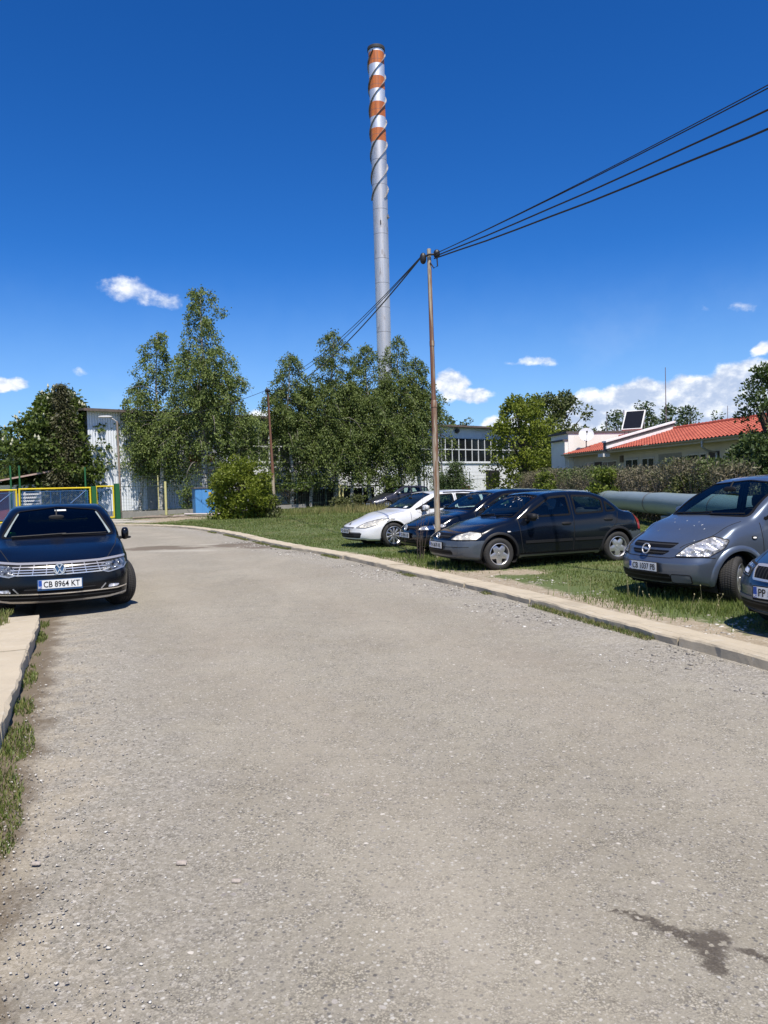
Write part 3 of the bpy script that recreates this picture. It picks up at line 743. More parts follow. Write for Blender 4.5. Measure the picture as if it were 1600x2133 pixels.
# ---------------- steel blue compact people carrier
meriva = std(name='parked_car', group='cars parked on the verge', L=4.042, W=1.694, H=1.624, fo=.80, wb=2.63, r=.305, rr=.19, tw=.2, paint=P_['meriva'], bow_f=.30, tumble=.30,
    prof_f=[(.15,.14),(.26,.05),(.38,.01),(.50,0),(.58,.035),(.66,.075),(.76,.12),(.9,.2),(1.5,.3)],
    top=[(0,.70),(.03,.745),(.10,.785),(.3,.865),(.6,.965),(.85,1.03),(.98,1.07),(1.3,1.26),(1.65,1.445),(1.88,1.548),(2.02,1.580),(2.6,1.624),(3.2,1.60),(3.7,1.52),(3.88,1.36),(3.97,1.12),(4.02,.98),(4.042,.9)],
    belt=[(0,.66),(.10,.745),(.4,.86),(.8,.955),(1.05,.995),(1.5,1.0),(3,1.05),(3.7,1.08),(3.9,1.05),(4.042,.88)],
    bot=[(0,.26),(.1,.21),(.5,.18),(3.4,.18),(3.8,.24),(4.042,.34)],
    plan=[(0,.72),(.01,.79),(.03,.84),(.07,.885),(.14,.925),(.35,.966),(.8,.99),(1.2,1),(3,1),(3.6,.98),(3.95,.93),(4.042,.84)],
    windscreen=[(-.70,1.07),(0,1.085),(.70,1.07),(.615,1.495),(0,1.545),(-.615,1.495)], rear_window=[(-.56,1.10),(.56,1.10),(.52,1.48),(-.52,1.48)],
    side_windows=[[(1.22,1.035),(1.95,1.44),(2.42,1.525),(2.44,1.075)], [(2.54,1.08),(2.52,1.53),(3.22,1.51),(3.28,1.11)], [(3.36,1.12),(3.33,1.50),(3.60,1.46),(3.70,1.14)]],
    doors=[dict(line=[(1.17,1.0),(1.18,.6),(1.22,.27),(2.46,.27),(2.49,1.0),(2.47,1.56)], panel=[(1.20,.97),(1.20,.6),(1.24,.29),(2.44,.29),(2.47,1.02)], handle=(2.28,.90)),
           dict(line=[(2.48,.27),(3.0,.27),(3.1,.5),(3.25,.66),(3.34,.8),(3.36,1.05)], panel=[(2.50,1.03),(2.47,.29),(2.98,.29),(3.07,.5),(3.22,.67),(3.31,.8),(3.33,1.05)], handle=(3.15,.94))],
    mirror=(1.52,1.10), mirror_out=.95, lip=.065, lip_off=.022, cowl=(.95,1.06), steer=.5, handle_mat=P_['meriva'],
    lamps=[('headlight', [(.13,.43,.602),(.34,.78,.60),(.56,.815,.70),(.66,.80,.80),(.52,.66,.845),(.28,.50,.73)], yaw(40), CM['lamp'], .008),
           ('indicator', S2([(1.00,.80),(1.07,.80),(1.07,.835),(1.00,.835)]), SIDE, CM['white_lens'], .010),
           ('fog_panel', [(.03,.42,.265),(.12,.66,.265),(.12,.66,.375),(.03,.42,.375)], yaw(12), CM['grey_plastic'], .007)],
    panels=[('grille', F2([(-.36,.700),(.36,.700),(.40,.762),(-.40,.762)]), FRONT, CM['grille'], .006, 'root'),
            ('grille', F2([(-.27,.612),(.27,.612),(.355,.668),(-.355,.668)]), FRONT, CM['grille'], .006, 'root'),
            ('air_intake', F2([(-.56,.270),(.40,.270),(.40,.375),(-.56,.375)]), FRONT, CM['grille'], .009, 'root'),
            ('spoiler', F2([(-.70,.20),(.70,.20),(.72,.245),(-.72,.245)]), FRONT, CM['plastic'], .010, 'root')],
    trim=[('bumper_seam', [F2([(-.76,.595),(-.45,.59),(-.38,.578),(.38,.578),(.45,.59),(.76,.595)])], FRONT, .010, CM['seam'], .0015),
          ('bumper_seam', [S2([(.30,.595),(.44,.585)])], SIDE, .010, CM['seam'], .0015)],
    bonnet_line=[[(.18,.46),(.5,.62),(.95,.70)],[(.18,-.46),(.5,-.62),(.95,-.70)]],
    plate=(-.022,.455,'CB 1037 PB',0,'plastic'), emblem=(.04,.680,'bolt',.072,-.3), wipers=[[(-.55,1.085),(.10,1.11)],[(.10,1.09),(.62,1.10)]])

# ---------------- white estate with ten-spoke wheels
laguna = std(name='parked_car', group='cars parked on the verge', L=4.80, W=1.811, H=1.445, fo=1.0, wb=2.756, r=.325, rr=.225, tw=.205, paint=P_['white'], bow_f=.38, bow_len=1.15,
    prof_f=[(.15,.10),(.24,.02),(.34,0),(.46,.02),(.56,.04),(.66,.12),(.9,.3),(1.5,.4)],
    top=[(0,.53),(.03,.575),(.10,.625),(.3,.715),(.7,.83),(1.1,.91),(1.38,.96),(1.7,1.13),(2.1,1.32),(2.33,1.395),(2.48,1.42),(3.1,1.445),(3.8,1.42),(4.3,1.34),(4.5,1.27),(4.65,1.05),(4.76,.9),(4.80,.82)],
    belt=[(0,.51),(.10,.60),(.5,.735),(1,.84),(1.5,.905),(2,.92),(3.5,.96),(4.3,1.01),(4.65,.97),(4.80,.80)],
    bot=[(0,.25),(.1,.20),(.5,.18),(4.0,.18),(4.5,.24),(4.80,.34)],
    plan=[(0,.68),(.01,.75),(.03,.81),(.07,.86),(.15,.908),(.4,.955),(.9,.99),(1.3,1),(3.4,1),(4.1,.98),(4.65,.92),(4.80,.82)],
    windscreen=[(-.74,.975),(0,.99),(.74,.975),(.63,1.345),(0,1.390),(-.63,1.345)], rear_window=[(-.58,1.02),(.58,1.02),(.52,1.27),(-.52,1.27)],
    side_windows=[[(1.62,.955),(2.38,1.335),(2.82,1.355),(2.84,.975)], [(2.93,.98),(2.91,1.355),(3.62,1.335),(3.70,1.01)], [(3.78,1.02),(3.72,1.325),(4.15,1.265),(4.36,1.05)]],
    doors=[dict(line=[(1.50,.92),(1.50,.6),(1.54,.27),(2.84,.27),(2.89,.95),(2.87,1.39)], panel=[(1.53,.90),(1.53,.6),(1.56,.29),(2.82,.29),(2.87,.93)], handle=(2.65,.84)),
           dict(line=[(2.88,.27),(3.35,.27),(3.45,.5),(3.6,.68),(3.75,.8),(3.76,.98)], panel=[(2.90,.94),(2.87,.29),(3.33,.29),(3.43,.5),(3.58,.69),(3.72,.8),(3.73,.96)], handle=(3.58,.87))],
    mirror=(1.86,1.00), mirror_out=1.0, lip=.03, lip_off=.006, rim='multi10', cowl=(1.38,.965),
    lamps=[('headlight', [(.16,.40,.53),(.34,.62,.525),(.50,.74,.575),(1.02,.90,.735),(.86,.84,.755),(.60,.70,.735),(.36,.52,.655)], yaw(42), CM['lamp_old'], .006),
           ('fog_panel', [(.02,.42,.30),(.12,.62,.32),(.14,.64,.385),(.02,.42,.40)], yaw(15), CM['plastic'], .008)],
    panels=[('air_intake', F2([(-.60,.275),(.60,.275),(.64,.40),(-.64,.40)]), FRONT, CM['grille'], .006, 'root'),
            ('bonnet_gap', F2([(-.36,.520),(.36,.520),(.38,.545),(-.38,.545)]), FRONT, CM['frit'], .003, 'root'),
            ('spoiler', F2([(-.66,.20),(.66,.20),(.68,.235),(-.68,.235)]), FRONT, CM['plastic'], .006, 'root')],
    trim=[('roof_rail', [S2([(2.55,1.375),(3.2,1.385),(4.1,1.315)])], SIDE, .016, CM['plastic'], .02), ('intake_trim', [F2([(-.60,.405),(0,.412),(.60,.405)])], FRONT, .022, CM['grey_plastic'], .010)],
    bonnet_line=[[(.40,.62),(.9,.72),(1.36,.76)],[(.40,-.62),(.9,-.72),(1.36,-.76)]],
    plate=(-.022,.45,'CB 4018 XB',0,'frit'), emblem=(.13,.60,'diamond',.06,-.75), wipers=[[(-.6,.985),(.10,1.01)]])

# ---------------- dark blue hatchback behind the pole
golf = std(name='parked_car', group='cars parked on the verge', L=4.255, W=1.799, H=1.452, fo=.88, wb=2.637, r=.317, rr=.21, tw=.21, paint=P_['golf'],
    top=[(0,.60),(.03,.655),(.10,.71),(.4,.82),(.8,.905),(1.12,.96),(1.2,.985),(1.5,1.145),(1.85,1.325),(2.07,1.408),(2.22,1.432),(2.5,1.452),(3.2,1.435),(3.75,1.37),(3.95,1.2),(4.15,.95),(4.255,.8)],
    belt=[(0,.58),(.1,.66),(.4,.77),(.9,.87),(1.3,.92),(1.8,.935),(3.2,.985),(3.8,1.01),(4.1,.92),(4.255,.76)],
    bot=[(0,.26),(.1,.20),(.5,.18),(3.5,.18),(4.0,.25),(4.255,.34)],
    plan=[(0,.72),(.01,.79),(.03,.84),(.07,.885),(.14,.925),(.35,.966),(.8,.99),(1.2,1),(3,1),(3.6,.98),(4.1,.92),(4.255,.82)],
    windscreen=[(-.72,1.0),(0,1.015),(.72,1.0),(.61,1.36),(0,1.404),(-.61,1.36)], rear_window=[(-.56,1.04),(.56,1.04),(.50,1.34),(-.50,1.34)],
    side_windows=[[(1.42,.97),(2.15,1.345),(2.50,1.365),(2.52,.99)], [(2.61,.995),(2.59,1.365),(3.10,1.345),(3.36,1.03)]],
    doors=[dict(line=[(1.36,.93),(1.36,.6),(1.40,.27),(2.52,.27),(2.56,.96),(2.55,1.40)], panel=[(1.39,.91),(1.39,.6),(1.42,.29),(2.50,.29),(2.54,.95)], handle=(2.33,.86)),
           dict(line=[(2.56,.27),(3.08,.27),(3.18,.5),(3.3,.66),(3.42,.8),(3.43,1.0)], panel=[(2.58,.95),(2.55,.29),(3.06,.29),(3.15,.5),(3.28,.67),(3.39,.8),(3.40,.98)], handle=(3.25,.89))],
    mirror=(1.60,1.03), mirror_out=.99, lip=.03, lip_off=.006, rim='multi10', cowl=(1.15,.99),
    lamps=[('headlight', [(.14,.42,.585),(.34,.72,.59),(.60,.87,.66),(.62,.85,.72),(.42,.72,.715),(.18,.46,.665)], yaw(38), CM['lamp'], .005)],
    panels=[('grille', F2([(-.44,.60),(.44,.60),(.44,.665),(-.44,.665)]), FRONT, CM['grille'], .005, 'root'),
            ('air_intake', F2([(-.56,.25),(.56,.25),(.50,.38),(-.50,.38)]), FRONT, CM['grille'], .005, 'root')],
    trim=[('lower_trim', [F2([(-.66,.235),(0,.23),(.66,.235)])], FRONT, .02, CM['grey_plastic'], .006), ('door_trim', [S2([(1.6,.955),(2.5,.975),(3.4,1.005)])], SIDE, .018, CM['frit'], .003)],
    bonnet_line=[[(.25,.60),(.7,.70),(1.12,.74)],[(.25,-.60),(.7,-.70),(1.12,-.74)]],
    plate=(-.022,.47,'CO 8941 XP',0,'frit'), emblem=(.03,.635,'roundel',.068,-.2), wipers=[[(-.55,1.01),(.10,1.04)]])

# ---------------- black saloon seen from the front on the other side of the road
passat = std(name='parked_car', glass='glass_dark', tumble=.46, L=4.767, W=1.832, H=1.456, fo=.87, wb=2.791, r=.335, rr=.235, tw=.235, paint=P_['passat'], bow_f=.30,
    prof_f=[(.15,.10),(.24,.02),(.40,0),(.55,.015),(.62,.03),(.70,.06),(.9,.16),(1.5,.3)],
    top=[(0,.66),(.03,.70),(.10,.735),(.4,.82),(.8,.89),(1.2,.95),(1.36,.985),(1.7,1.16),(2.05,1.335),(2.28,1.417),(2.42,1.440),(2.75,1.456),(3.3,1.42),(3.7,1.30),(4.15,1.11),(4.4,1.07),(4.7,1.02),(4.767,.9)],
    belt=[(0,.63),(.1,.69),(.4,.775),(.9,.865),(1.4,.93),(2,.945),(3.5,.99),(4.2,1.02),(4.6,.98),(4.767,.86)],
    bot=[(0,.22),(.1,.18),(.5,.17),(4.0,.17),(4.5,.24),(4.767,.34)],
    plan=[(0,.76),(.01,.82),(.03,.865),(.07,.905),(.14,.937),(.35,.968),(.8,.99),(1.2,1),(3.4,1),(4.0,.98),(4.6,.93),(4.767,.82)],
    windscreen=[(-.78,.98),(0,1.0),(.78,.98),(.575,1.355),(0,1.412),(-.575,1.355)], rear_window=[(-.54,1.10),(.54,1.10),(.46,1.34),(-.46,1.34)],
    side_windows=[[(1.60,.975),(2.36,1.34),(2.75,1.365),(2.77,.995)], [(2.86,1.0),(2.84,1.365),(3.35,1.335),(3.72,1.05)]],
    doors=[dict(line=[(1.52,.94),(1.50,.6),(1.54,.27),(2.78,.27),(2.82,.97),(2.80,1.40)], panel=[(1.55,.92),(1.53,.6),(1.56,.29),(2.76,.29),(2.80,.96)], handle=(2.58,.87)),
           dict(line=[(2.82,.27),(3.3,.27),(3.42,.5),(3.6,.7),(3.72,.85),(3.76,1.0)], panel=[(2.84,.97),(2.81,.29),(3.28,.29),(3.39,.5),(3.57,.71),(3.69,.85),(3.72,.98)], handle=(3.5,.9))],
    mirror=(1.80,.97), mirror_out=.955, mirror_size=(.10,.055,.095), lip=.025, lip_off=.005, rim='multi10', cowl=(1.34,.99), steer=.42,
    lamps=[('headlight', [(.13,.50,.575),(.17,.60,.548),(.42,.80,.590),(.52,.855,.640),(.52,.85,.715),(.30,.70,.700),(.14,.50,.675)], yaw(30), CM['lamp_dark'], .005),
           ('fog_light', [(.05,.60,.335),(.14,.76,.345),(.14,.76,.385),(.06,.62,.395)], yaw(22), CM['lamp'], .010)],
    panels=[('grille', F2([(-.50,.555),(.50,.555),(.60,.62),(.52,.688),(-.52,.688),(-.60,.62)]), FRONT, CM['grille'], .004, 'root'),
            ('air_intake', F2([(-.74,.215),(.74,.215),(.78,.31),(.50,.33),(.40,.40),(-.40,.40),(-.50,.33),(-.78,.31)]), FRONT, CM['grille'], .004, 'root')],
    trim=[('grille_bar', [F2([(-.84,.728),(-.5,.705),(0,.700),(.5,.705),(.84,.728)])], FRONT, .024, CM['chrome'], .010),
          ('grille_bar', [F2([(-.56,.665),(0,.660),(.56,.665)])], FRONT, .012, CM['chrome'], .011),
          ('grille_bar', [F2([(-.58,.632),(0,.627),(.58,.632)])], FRONT, .012, CM['chrome'], .011),
          ('grille_bar', [F2([(-.56,.600),(0,.595),(.56,.600)])], FRONT, .012, CM['chrome'], .011),
          ('grille_bar', [F2([(-.62,.600),(-.52,.568),(0,.562),(.52,.568),(.62,.600)])], FRONT, .014, CM['chrome'], .011),
          ('grille_slat', [F2([(y,.69),(y*1.08,.57)]) for y in (-.46,-.30,-.15,.15,.30,.46)], FRONT, .010, CM['chrome'], .010),
          ('lamp_strip', [F2([(.52,.572),(.60,.548),(.80,.585),(.85,.635)]), F2([(-.52,.572),(-.60,.548),(-.80,.585),(-.85,.635)])], FRONT, .014, CM['alloy'], .012),
          ('intake_trim', [F2([(-.83,.345),(-.7,.325),(0,.318),(.7,.325),(.83,.345)])], FRONT, .014, CM['chrome'], .014),
          ('intake_trim', [F2([(-.82,.258),(-.6,.228),(0,.215),(.6,.228),(.82,.258)])], FRONT, .020, CM['alloy'], .012),
          ('pillar_trim', [F2([(.715,1.01),(.64,1.17),(.555,1.325)]), F2([(-.715,1.01),(-.64,1.17),(-.555,1.325)])], FRONT, .034, plain('pillar_reflection_pale', (.24, .28, .275), .5), .002),  # pale strips on the glass: reflection along the screen edges, painted as colour
          ('intake_trim', [F2([(.50,.335),(.56,.40)]), F2([(-.50,.335),(-.56,.40)])], FRONT, .014, CM['alloy'], .010)],
    bonnet_line=[[(.28,.60),(.8,.74),(1.36,.80)],[(.28,-.60),(.8,-.74),(1.36,-.80)]],
    plate=(-.024,.445,'CB 8964 KT',0,'holder'), emblem=(-.012,.632,'roundel',.074,-.1), wipers=[[(-.62,.99),(.10,1.01)],[(.05,1.0),(.66,1.0)]])

# ---------------- slate blue hatchback cut by the picture's edge
fabia = std(name='parked_car', group='cars parked on the verge', L=3.96, W=1.646, H=1.451, fo=.80, wb=2.462, r=.30, rr=.19, tw=.185, paint=P_['fabia'], bow_f=.34,
    prof_f=[(.15,.13),(.25,.05),(.38,.005),(.48,0),(.58,.03),(.68,.08),(.9,.2),(1.5,.3)],
    top=[(0,.66),(.03,.70),(.10,.745),(.4,.85),(.8,.93),(1.05,.98),(1.4,1.17),(1.75,1.345),(1.97,1.42),(2.12,1.438),(2.4,1.451),(3.1,1.43),(3.6,1.36),(3.8,1.1),(3.96,.8)],
    belt=[(0,.63),(.1,.70),(.4,.79),(.9,.88),(1.2,.92),(1.8,.935),(3.0,.97),(3.6,.98),(3.96,.76)],
    bot=[(0,.25),(.1,.20),(.5,.18),(3.2,.18),(3.7,.25),(3.96,.34)],
    plan=[(0,.72),(.01,.79),(.03,.84),(.07,.885),(.14,.925),(.35,.966),(.8,.99),(1.2,1),(3,1),(3.5,.98),(3.85,.92),(3.96,.82)],
    windscreen=[(-.66,.995),(0,1.01),(.66,.995),(.57,1.37),(0,1.412),(-.57,1.37)], rear_window=[(-.5,1.04),(.5,1.04),(.46,1.34),(-.46,1.34)],
    side_windows=[[(1.30,.97),(2.02,1.345),(2.35,1.365),(2.37,.985)], [(2.46,.99),(2.44,1.365),(3.0,1.34),(3.2,1.01)]],
    doors=[dict(line=[(1.24,.93),(1.24,.6),(1.28,.27),(2.38,.27),(2.42,.95),(2.40,1.40)], panel=[(1.27,.91),(1.27,.6),(1.30,.29),(2.36,.29),(2.40,.94)], handle=(2.2,.86))],
    mirror=(1.46,1.02), mirror_out=.92, lip=.03, lip_off=.006, cowl=(1.02,.985),
    lamps=[('headlight', [(.12,.42,.575),(.24,.64,.60),(.42,.775,.66),(.46,.775,.70),(.30,.68,.715),(.13,.43,.695)], yaw(35), CM['lamp_dark'], .006),
           ('headlight_reflector', [(.11,.46,.60),(.20,.60,.62),(.22,.61,.67),(.12,.46,.655)], yaw(30), CM['lamp'], .010)],
    panels=[('grille', F2([(-.34,.575),(.34,.575),(.37,.69),(-.37,.69)]), FRONT, grille_mat('grille_upright', 70, False), .010, 'root'),
            ('air_intake', F2([(-.62,.265),(.62,.265),(.64,.35),(-.64,.35)]), FRONT, CM['grille'], .006, 'root')],
    trim=[('grille_surround', [F2([(-.34,.57),(-.375,.695),(0,.70),(.375,.695),(.34,.57),(0,.563),(-.34,.57)])], FRONT, .022, CM['chrome'], .014),
          ('bumper_strip', [F2([(-.78,.385),(0,.375),(.78,.385)])], FRONT, .03, CM['grey_plastic'], .010), ('lower_trim', [F2([(-.66,.235),(0,.225),(.66,.235)])], FRONT, .045, CM['grey_plastic'], .008)],
    bonnet_line=[[(.18,.44),(.5,.58),(1.0,.68)],[(.18,-.44),(.5,-.58),(1.0,-.68)]],
    plate=(-.022,.455,'PP 5614 AC',0,'frit'), emblem=(.06,.725,'bolt',.04,-.5))

# ---------------- graphite estate far back on the lawn
farcar = std(name='parked_car', L=4.42, W=1.76, H=1.52, fo=.90, wb=2.61, r=.31, rr=.2, paint=P_['far'], bow_f=.34,
    top=[(0,.55),(.03,.60),(.10,.66),(.4,.79),(.8,.92),(1.1,1.0),(1.25,1.05),(1.6,1.24),(1.95,1.40),(2.2,1.475),(2.6,1.52),(3.4,1.50),(3.95,1.42),(4.15,1.28),(4.3,1.02),(4.42,.8)],
    belt=[(0,.53),(.1,.63),(.4,.75),(.9,.88),(1.3,.96),(1.8,.98),(3.2,1.01),(3.9,1.04),(4.25,.97),(4.42,.76)],
    bot=[(0,.25),(.1,.20),(.5,.18),(3.6,.18),(4.1,.25),(4.42,.34)],
    plan=[(0,.70),(.01,.77),(.03,.83),(.07,.875),(.14,.92),(.35,.96),(.8,.99),(1.2,1),(3.2,1),(3.8,.98),(4.3,.92),(4.42,.82)],
    windscreen=[(-.72,1.06),(0,1.075),(.72,1.06),(.60,1.445),(0,1.495),(-.60,1.445)], rear_window=[(-.55,1.08),(.55,1.08),(.50,1.40),(-.50,1.40)],
    side_windows=[[(1.50,1.01),(2.22,1.42),(2.58,1.44),(2.60,1.03)], [(2.68,1.035),(2.66,1.44),(3.28,1.42),(3.34,1.05)], [(3.42,1.055),(3.38,1.415),(3.80,1.37),(4.02,1.09)]],
    doors=[dict(line=[(1.44,.96),(1.44,.6),(1.48,.27),(2.6,.27),(2.64,1.0),(2.62,1.47)], panel=[(1.47,.94),(1.47,.6),(1.50,.29),(2.58,.29),(2.62,.99)], handle=(2.42,.9))],
    mirror=(1.66,1.07), mirror_out=.98, mirror_mat=CM['alloy'], cowl=(1.22,1.04),
    lamps=[('headlight', [(.14,.38,.52),(.34,.66,.53),(.90,.87,.72),(.80,.84,.74),(.46,.66,.68),(.24,.46,.62)], yaw(40), CM['lamp'], .006)],
    panels=[('grille', F2([(-.30,.50),(.30,.50),(.34,.585),(-.34,.585)]), FRONT, CM['grille'], .006, 'root'), ('air_intake', F2([(-.6,.26),(.6,.26),(.62,.36),(-.62,.36)]), FRONT, CM['grille'], .006, 'root')],
    plate=(-.022,.43,'CB 0871 MT',0,'frit'), emblem=(.06,.545,'roundel',.05,-.3))

def place(S, front, ang, label, z=0.0):
    """front: ground point under the middle of the nose; ang: how far the nose turns towards the lens from the left"""
    hx, hy = -math.cos(R(ang)), -math.sin(R(ang)); c = Vector((front[0]-hx*S['L']/2, front[1]-hy*S['L']/2, z))
    return build_car(S, c, math.atan2(hy, hx), label)
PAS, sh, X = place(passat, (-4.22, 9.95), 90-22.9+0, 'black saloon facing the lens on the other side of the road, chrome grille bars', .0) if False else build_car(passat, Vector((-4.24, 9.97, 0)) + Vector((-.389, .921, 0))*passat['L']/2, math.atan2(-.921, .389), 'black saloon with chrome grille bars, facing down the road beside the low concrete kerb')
mb = MB(); blob(mb, (X(1.62), -.62, 1.02), (.05, .055, .05), 3); g_ = mb.build('plush_toy', CM['green'], None, True); g_.matrix_world = PAS.matrix_basis @ Matrix.Identity(4)
tag(g_, 'small green plush block on the dashboard of the black saloon', 'toy')
sh.patch('sticker', F2([(-.04,1.345),(.12,1.345),(.12,1.365),(-.04,1.365)]), FRONT, CM['paper'], PAS, 1, .002, .004, .05, 0)
AST, sh, X = place(astra, (.97, 14.35), 21, 'navy blue saloon with slate bumpers and star wheels, first car behind the rusty pole')
for (y, z, r_) in ((.10,1.22,.012),(.16,1.27,.016),(-.02,1.16,.009),(.22,1.14,.010),(.30,1.25,.013),(.05,1.30,.010)): sh.patch('bird_dropping', F2([(y-r_,z-r_*.6),(y+r_,z-r_*.8),(y+r_*.7,z+r_),(y-r_*.8,z+r_*.7)]), FRONT, plain('dropping_pale', (.5,.5,.47), .8), AST, 1, .003, .003, .02, 0)
extract_bumper(sh, AST, 'bumper', ASTRA_BUMP, lambda s, y, z: (z < .562) & (s < .70-.0*z) & (z > .2))
extract_bumper(sh, AST, 'rear_bumper', ASTRA_BUMP, lambda s, y, z: (z < .60) & (s > 3.72) & (z > .2))
LAG, sh, X = place(laguna, (-1.02, 20.15), 24.5, 'white estate car with ten-spoke wheels and cloudy headlights, farthest in the row')
sh.patch('sticker', F2([(.40,1.005),(.55,1.005),(.53,1.045),(.40,1.045)]), FRONT, CM['paper'], LAG, 1, .002, .004, .05, 0)
GOL, sh, X = place(golf, (.47, 17.5), 22, 'midnight blue hatchback half hidden behind the rusty pole')
MER, sh, X = place(meriva, (3.42, 10.12), 21, 'steel blue people carrier with bird droppings on its bonnet, on the grass')
DROP = plain('dropping_white', (.46, .47, .47), .8)
for (q, y, a, b) in ((.62,.42,.018,.010),(.70,.30,.026,.012),(.66,.20,.014,.010),(.78,.16,.016,.009),(.55,.05,.012,.008),(.80,-.08,.022,.010),(.74,-.25,.015,.010),(.86,-.38,.013,.008),(.50,-.30,.016,.009),(.36,.52,.014,.009)):
    a *= .62; b *= .7; sh.patch('bird_dropping', T2([(q-a, y-b*.4), (q-a*.3, y-b), (q+a, y-b*.5), (q+a*.7, y+b), (q-a*.5, y+b*.8)]), TOP, DROP, MER, 1, .0015, .003, .02, 0)
FAB, sh, X = place(fabia, (3.75, 7.33), 21, 'slate blue hatchback with an upright chrome-edged grille, nearest in the row')
FAR, sh, X = place(farcar, (-.95, 47.6), 28, 'graphite estate car standing far back in tall dry grass', .06)
# ================================================================== ground
def resample(P, step):
    P = np.array(P, float); d = np.r_[0, np.cumsum(np.hypot(*np.diff(P, axis=0).T))]
    fx, fy = pchip(d, P[:, 0]), pchip(d, P[:, 1]); t = np.linspace(0, d[-1], int(d[-1]/step)+1)
    return np.stack([fx(t), fy(t)], 1)
KERB_R = resample([(6.6,-3.6),(4.95,1.2),(3.15,6.33),(2.33,8.73),(1.88,10.15),(.29,14.1),(-1.39,18.15),(-2.93,21.11),(-5.65,27.44),(-8.73,33.32),(-11.57,36.5),(-13.2,37.6)], .25)
EDGE_R = np.concatenate([KERB_R, resample([(-13.3,37.7),(-14.6,41.5),(-16.3,46.6)], .5)])
EDGE_L = resample([(.9,-3.6),(-.62,.15),(-2.43,4.72),(-4.3,9.48),(-6.2,14.2),(-8.2,19.2),(-11.2,26),(-15.5,33),(-19.6,38.4),(-22.6,42.0)], .25)
def sdist(x, y, P):
    """distance to the line P, positive on its right-hand side"""
    x = np.asarray(x, float); y = np.asarray(y, float); best = np.full(x.shape, 1e9); sg = np.ones(x.shape)
    for i in range(0, len(P)-1):
        ax, ay = P[i]; bx, by = P[i+1]; dx, dy = bx-ax, by-ay; l2 = dx*dx+dy*dy
        if l2 < 1e-9: continue
        t = np.clip(((x-ax)*dx+(y-ay)*dy)/l2, 0, 1); ex, ey = x-ax-t*dx, y-ay-t*dy; d = ex*ex+ey*ey
        m = d < best; best = np.where(m, d, best); sg = np.where(m, np.sign(dy*ex-dx*ey), sg)
    return np.sqrt(best)*sg
ER2, EL2 = EDGE_R[::4], EDGE_L[::4]
def lawn_z(x, y):
    dr = sdist(x, y, ER2); dl = -sdist(x, y, EL2); d = np.maximum(dr, dl)
    z = .018 + .05*(fbm(x*.35, y*.35, 3)-.5)*smooth01(1.5, 5, d) + .10*smooth01(25, 44, y)*smooth01(.5, 4, d) + .05*smooth01(.4, .7, dl)*smooth01(-.2, 1, dl)
    z = z - .10*smooth01(.30, .05, d)
    return z, dr, dl
def bare_amount(x, y, dr, dl):
    """trodden, stony soil: mostly beside the kerb in front of the parked cars"""
    b = smooth01(1.9, .25, dr)*smooth01(22, 15, y)*.80 + smooth01(.9, .2, dr)*.42
    b = np.maximum(b, .85*np.exp(-(((x-2.0)/1.0)**2+((y-13.5)/.6)**2)))
    b = np.maximum(b, .9*np.exp(-(((x-3.6)/1.0)**2+((y-6.7)/1.1)**2)))
    b = np.maximum(b, smooth01(.3, 1.6, dr)*np.exp(-(((x+13.2)/3.6)**2+((y-41.8)/3.2)**2))*1.3)
    return b
def green_mat(name, dark, light, dry=(.32, .27, .12), trans=.28):
    k = N(name); t = k.attr('tone'); dr = k.attr('dry')
    c = k.mix(t, dark, light); c = k.mix(dr, c, dry)
    d = k.n('BsdfPrincipled'); k.t.links.new(c, d.inputs['Base Color']); d.inputs['Roughness'].default_value = .55; d.inputs['Specular IOR Level'].default_value = .35
    tr = k.n('BsdfTranslucent'); k.t.links.new(k.mix(.5, c, (.10, .16, .01)), tr.inputs[0])
    m = k.n('MixShader', inp={0: trans}); k.t.links.new(d.outputs[0], m.inputs[1]); k.t.links.new(tr.outputs[0], m.inputs[2])
    return k.surf(m.outputs[0])
MG = dict(grass=green_mat('grass_blades', (.052, .088, .014), (.150, .215, .042)))

# ---- far ground: one sheet out to the horizon
k = N('far_meadow'); o = k.pos(); f = k.noise(o, .02, 5)
far = k.bsdf(k.mix(f, (.05, .075, .02), (.13, .12, .06)), .95)
tag(np_mesh('ground', [(-4000,-4000,-.30),(4000,-4000,-.30),(4000,4000,-.30),(-4000,4000,-.30)], [[0,1,2,3]], far), 'wide ground running out to the horizon', 'ground', kind='structure')

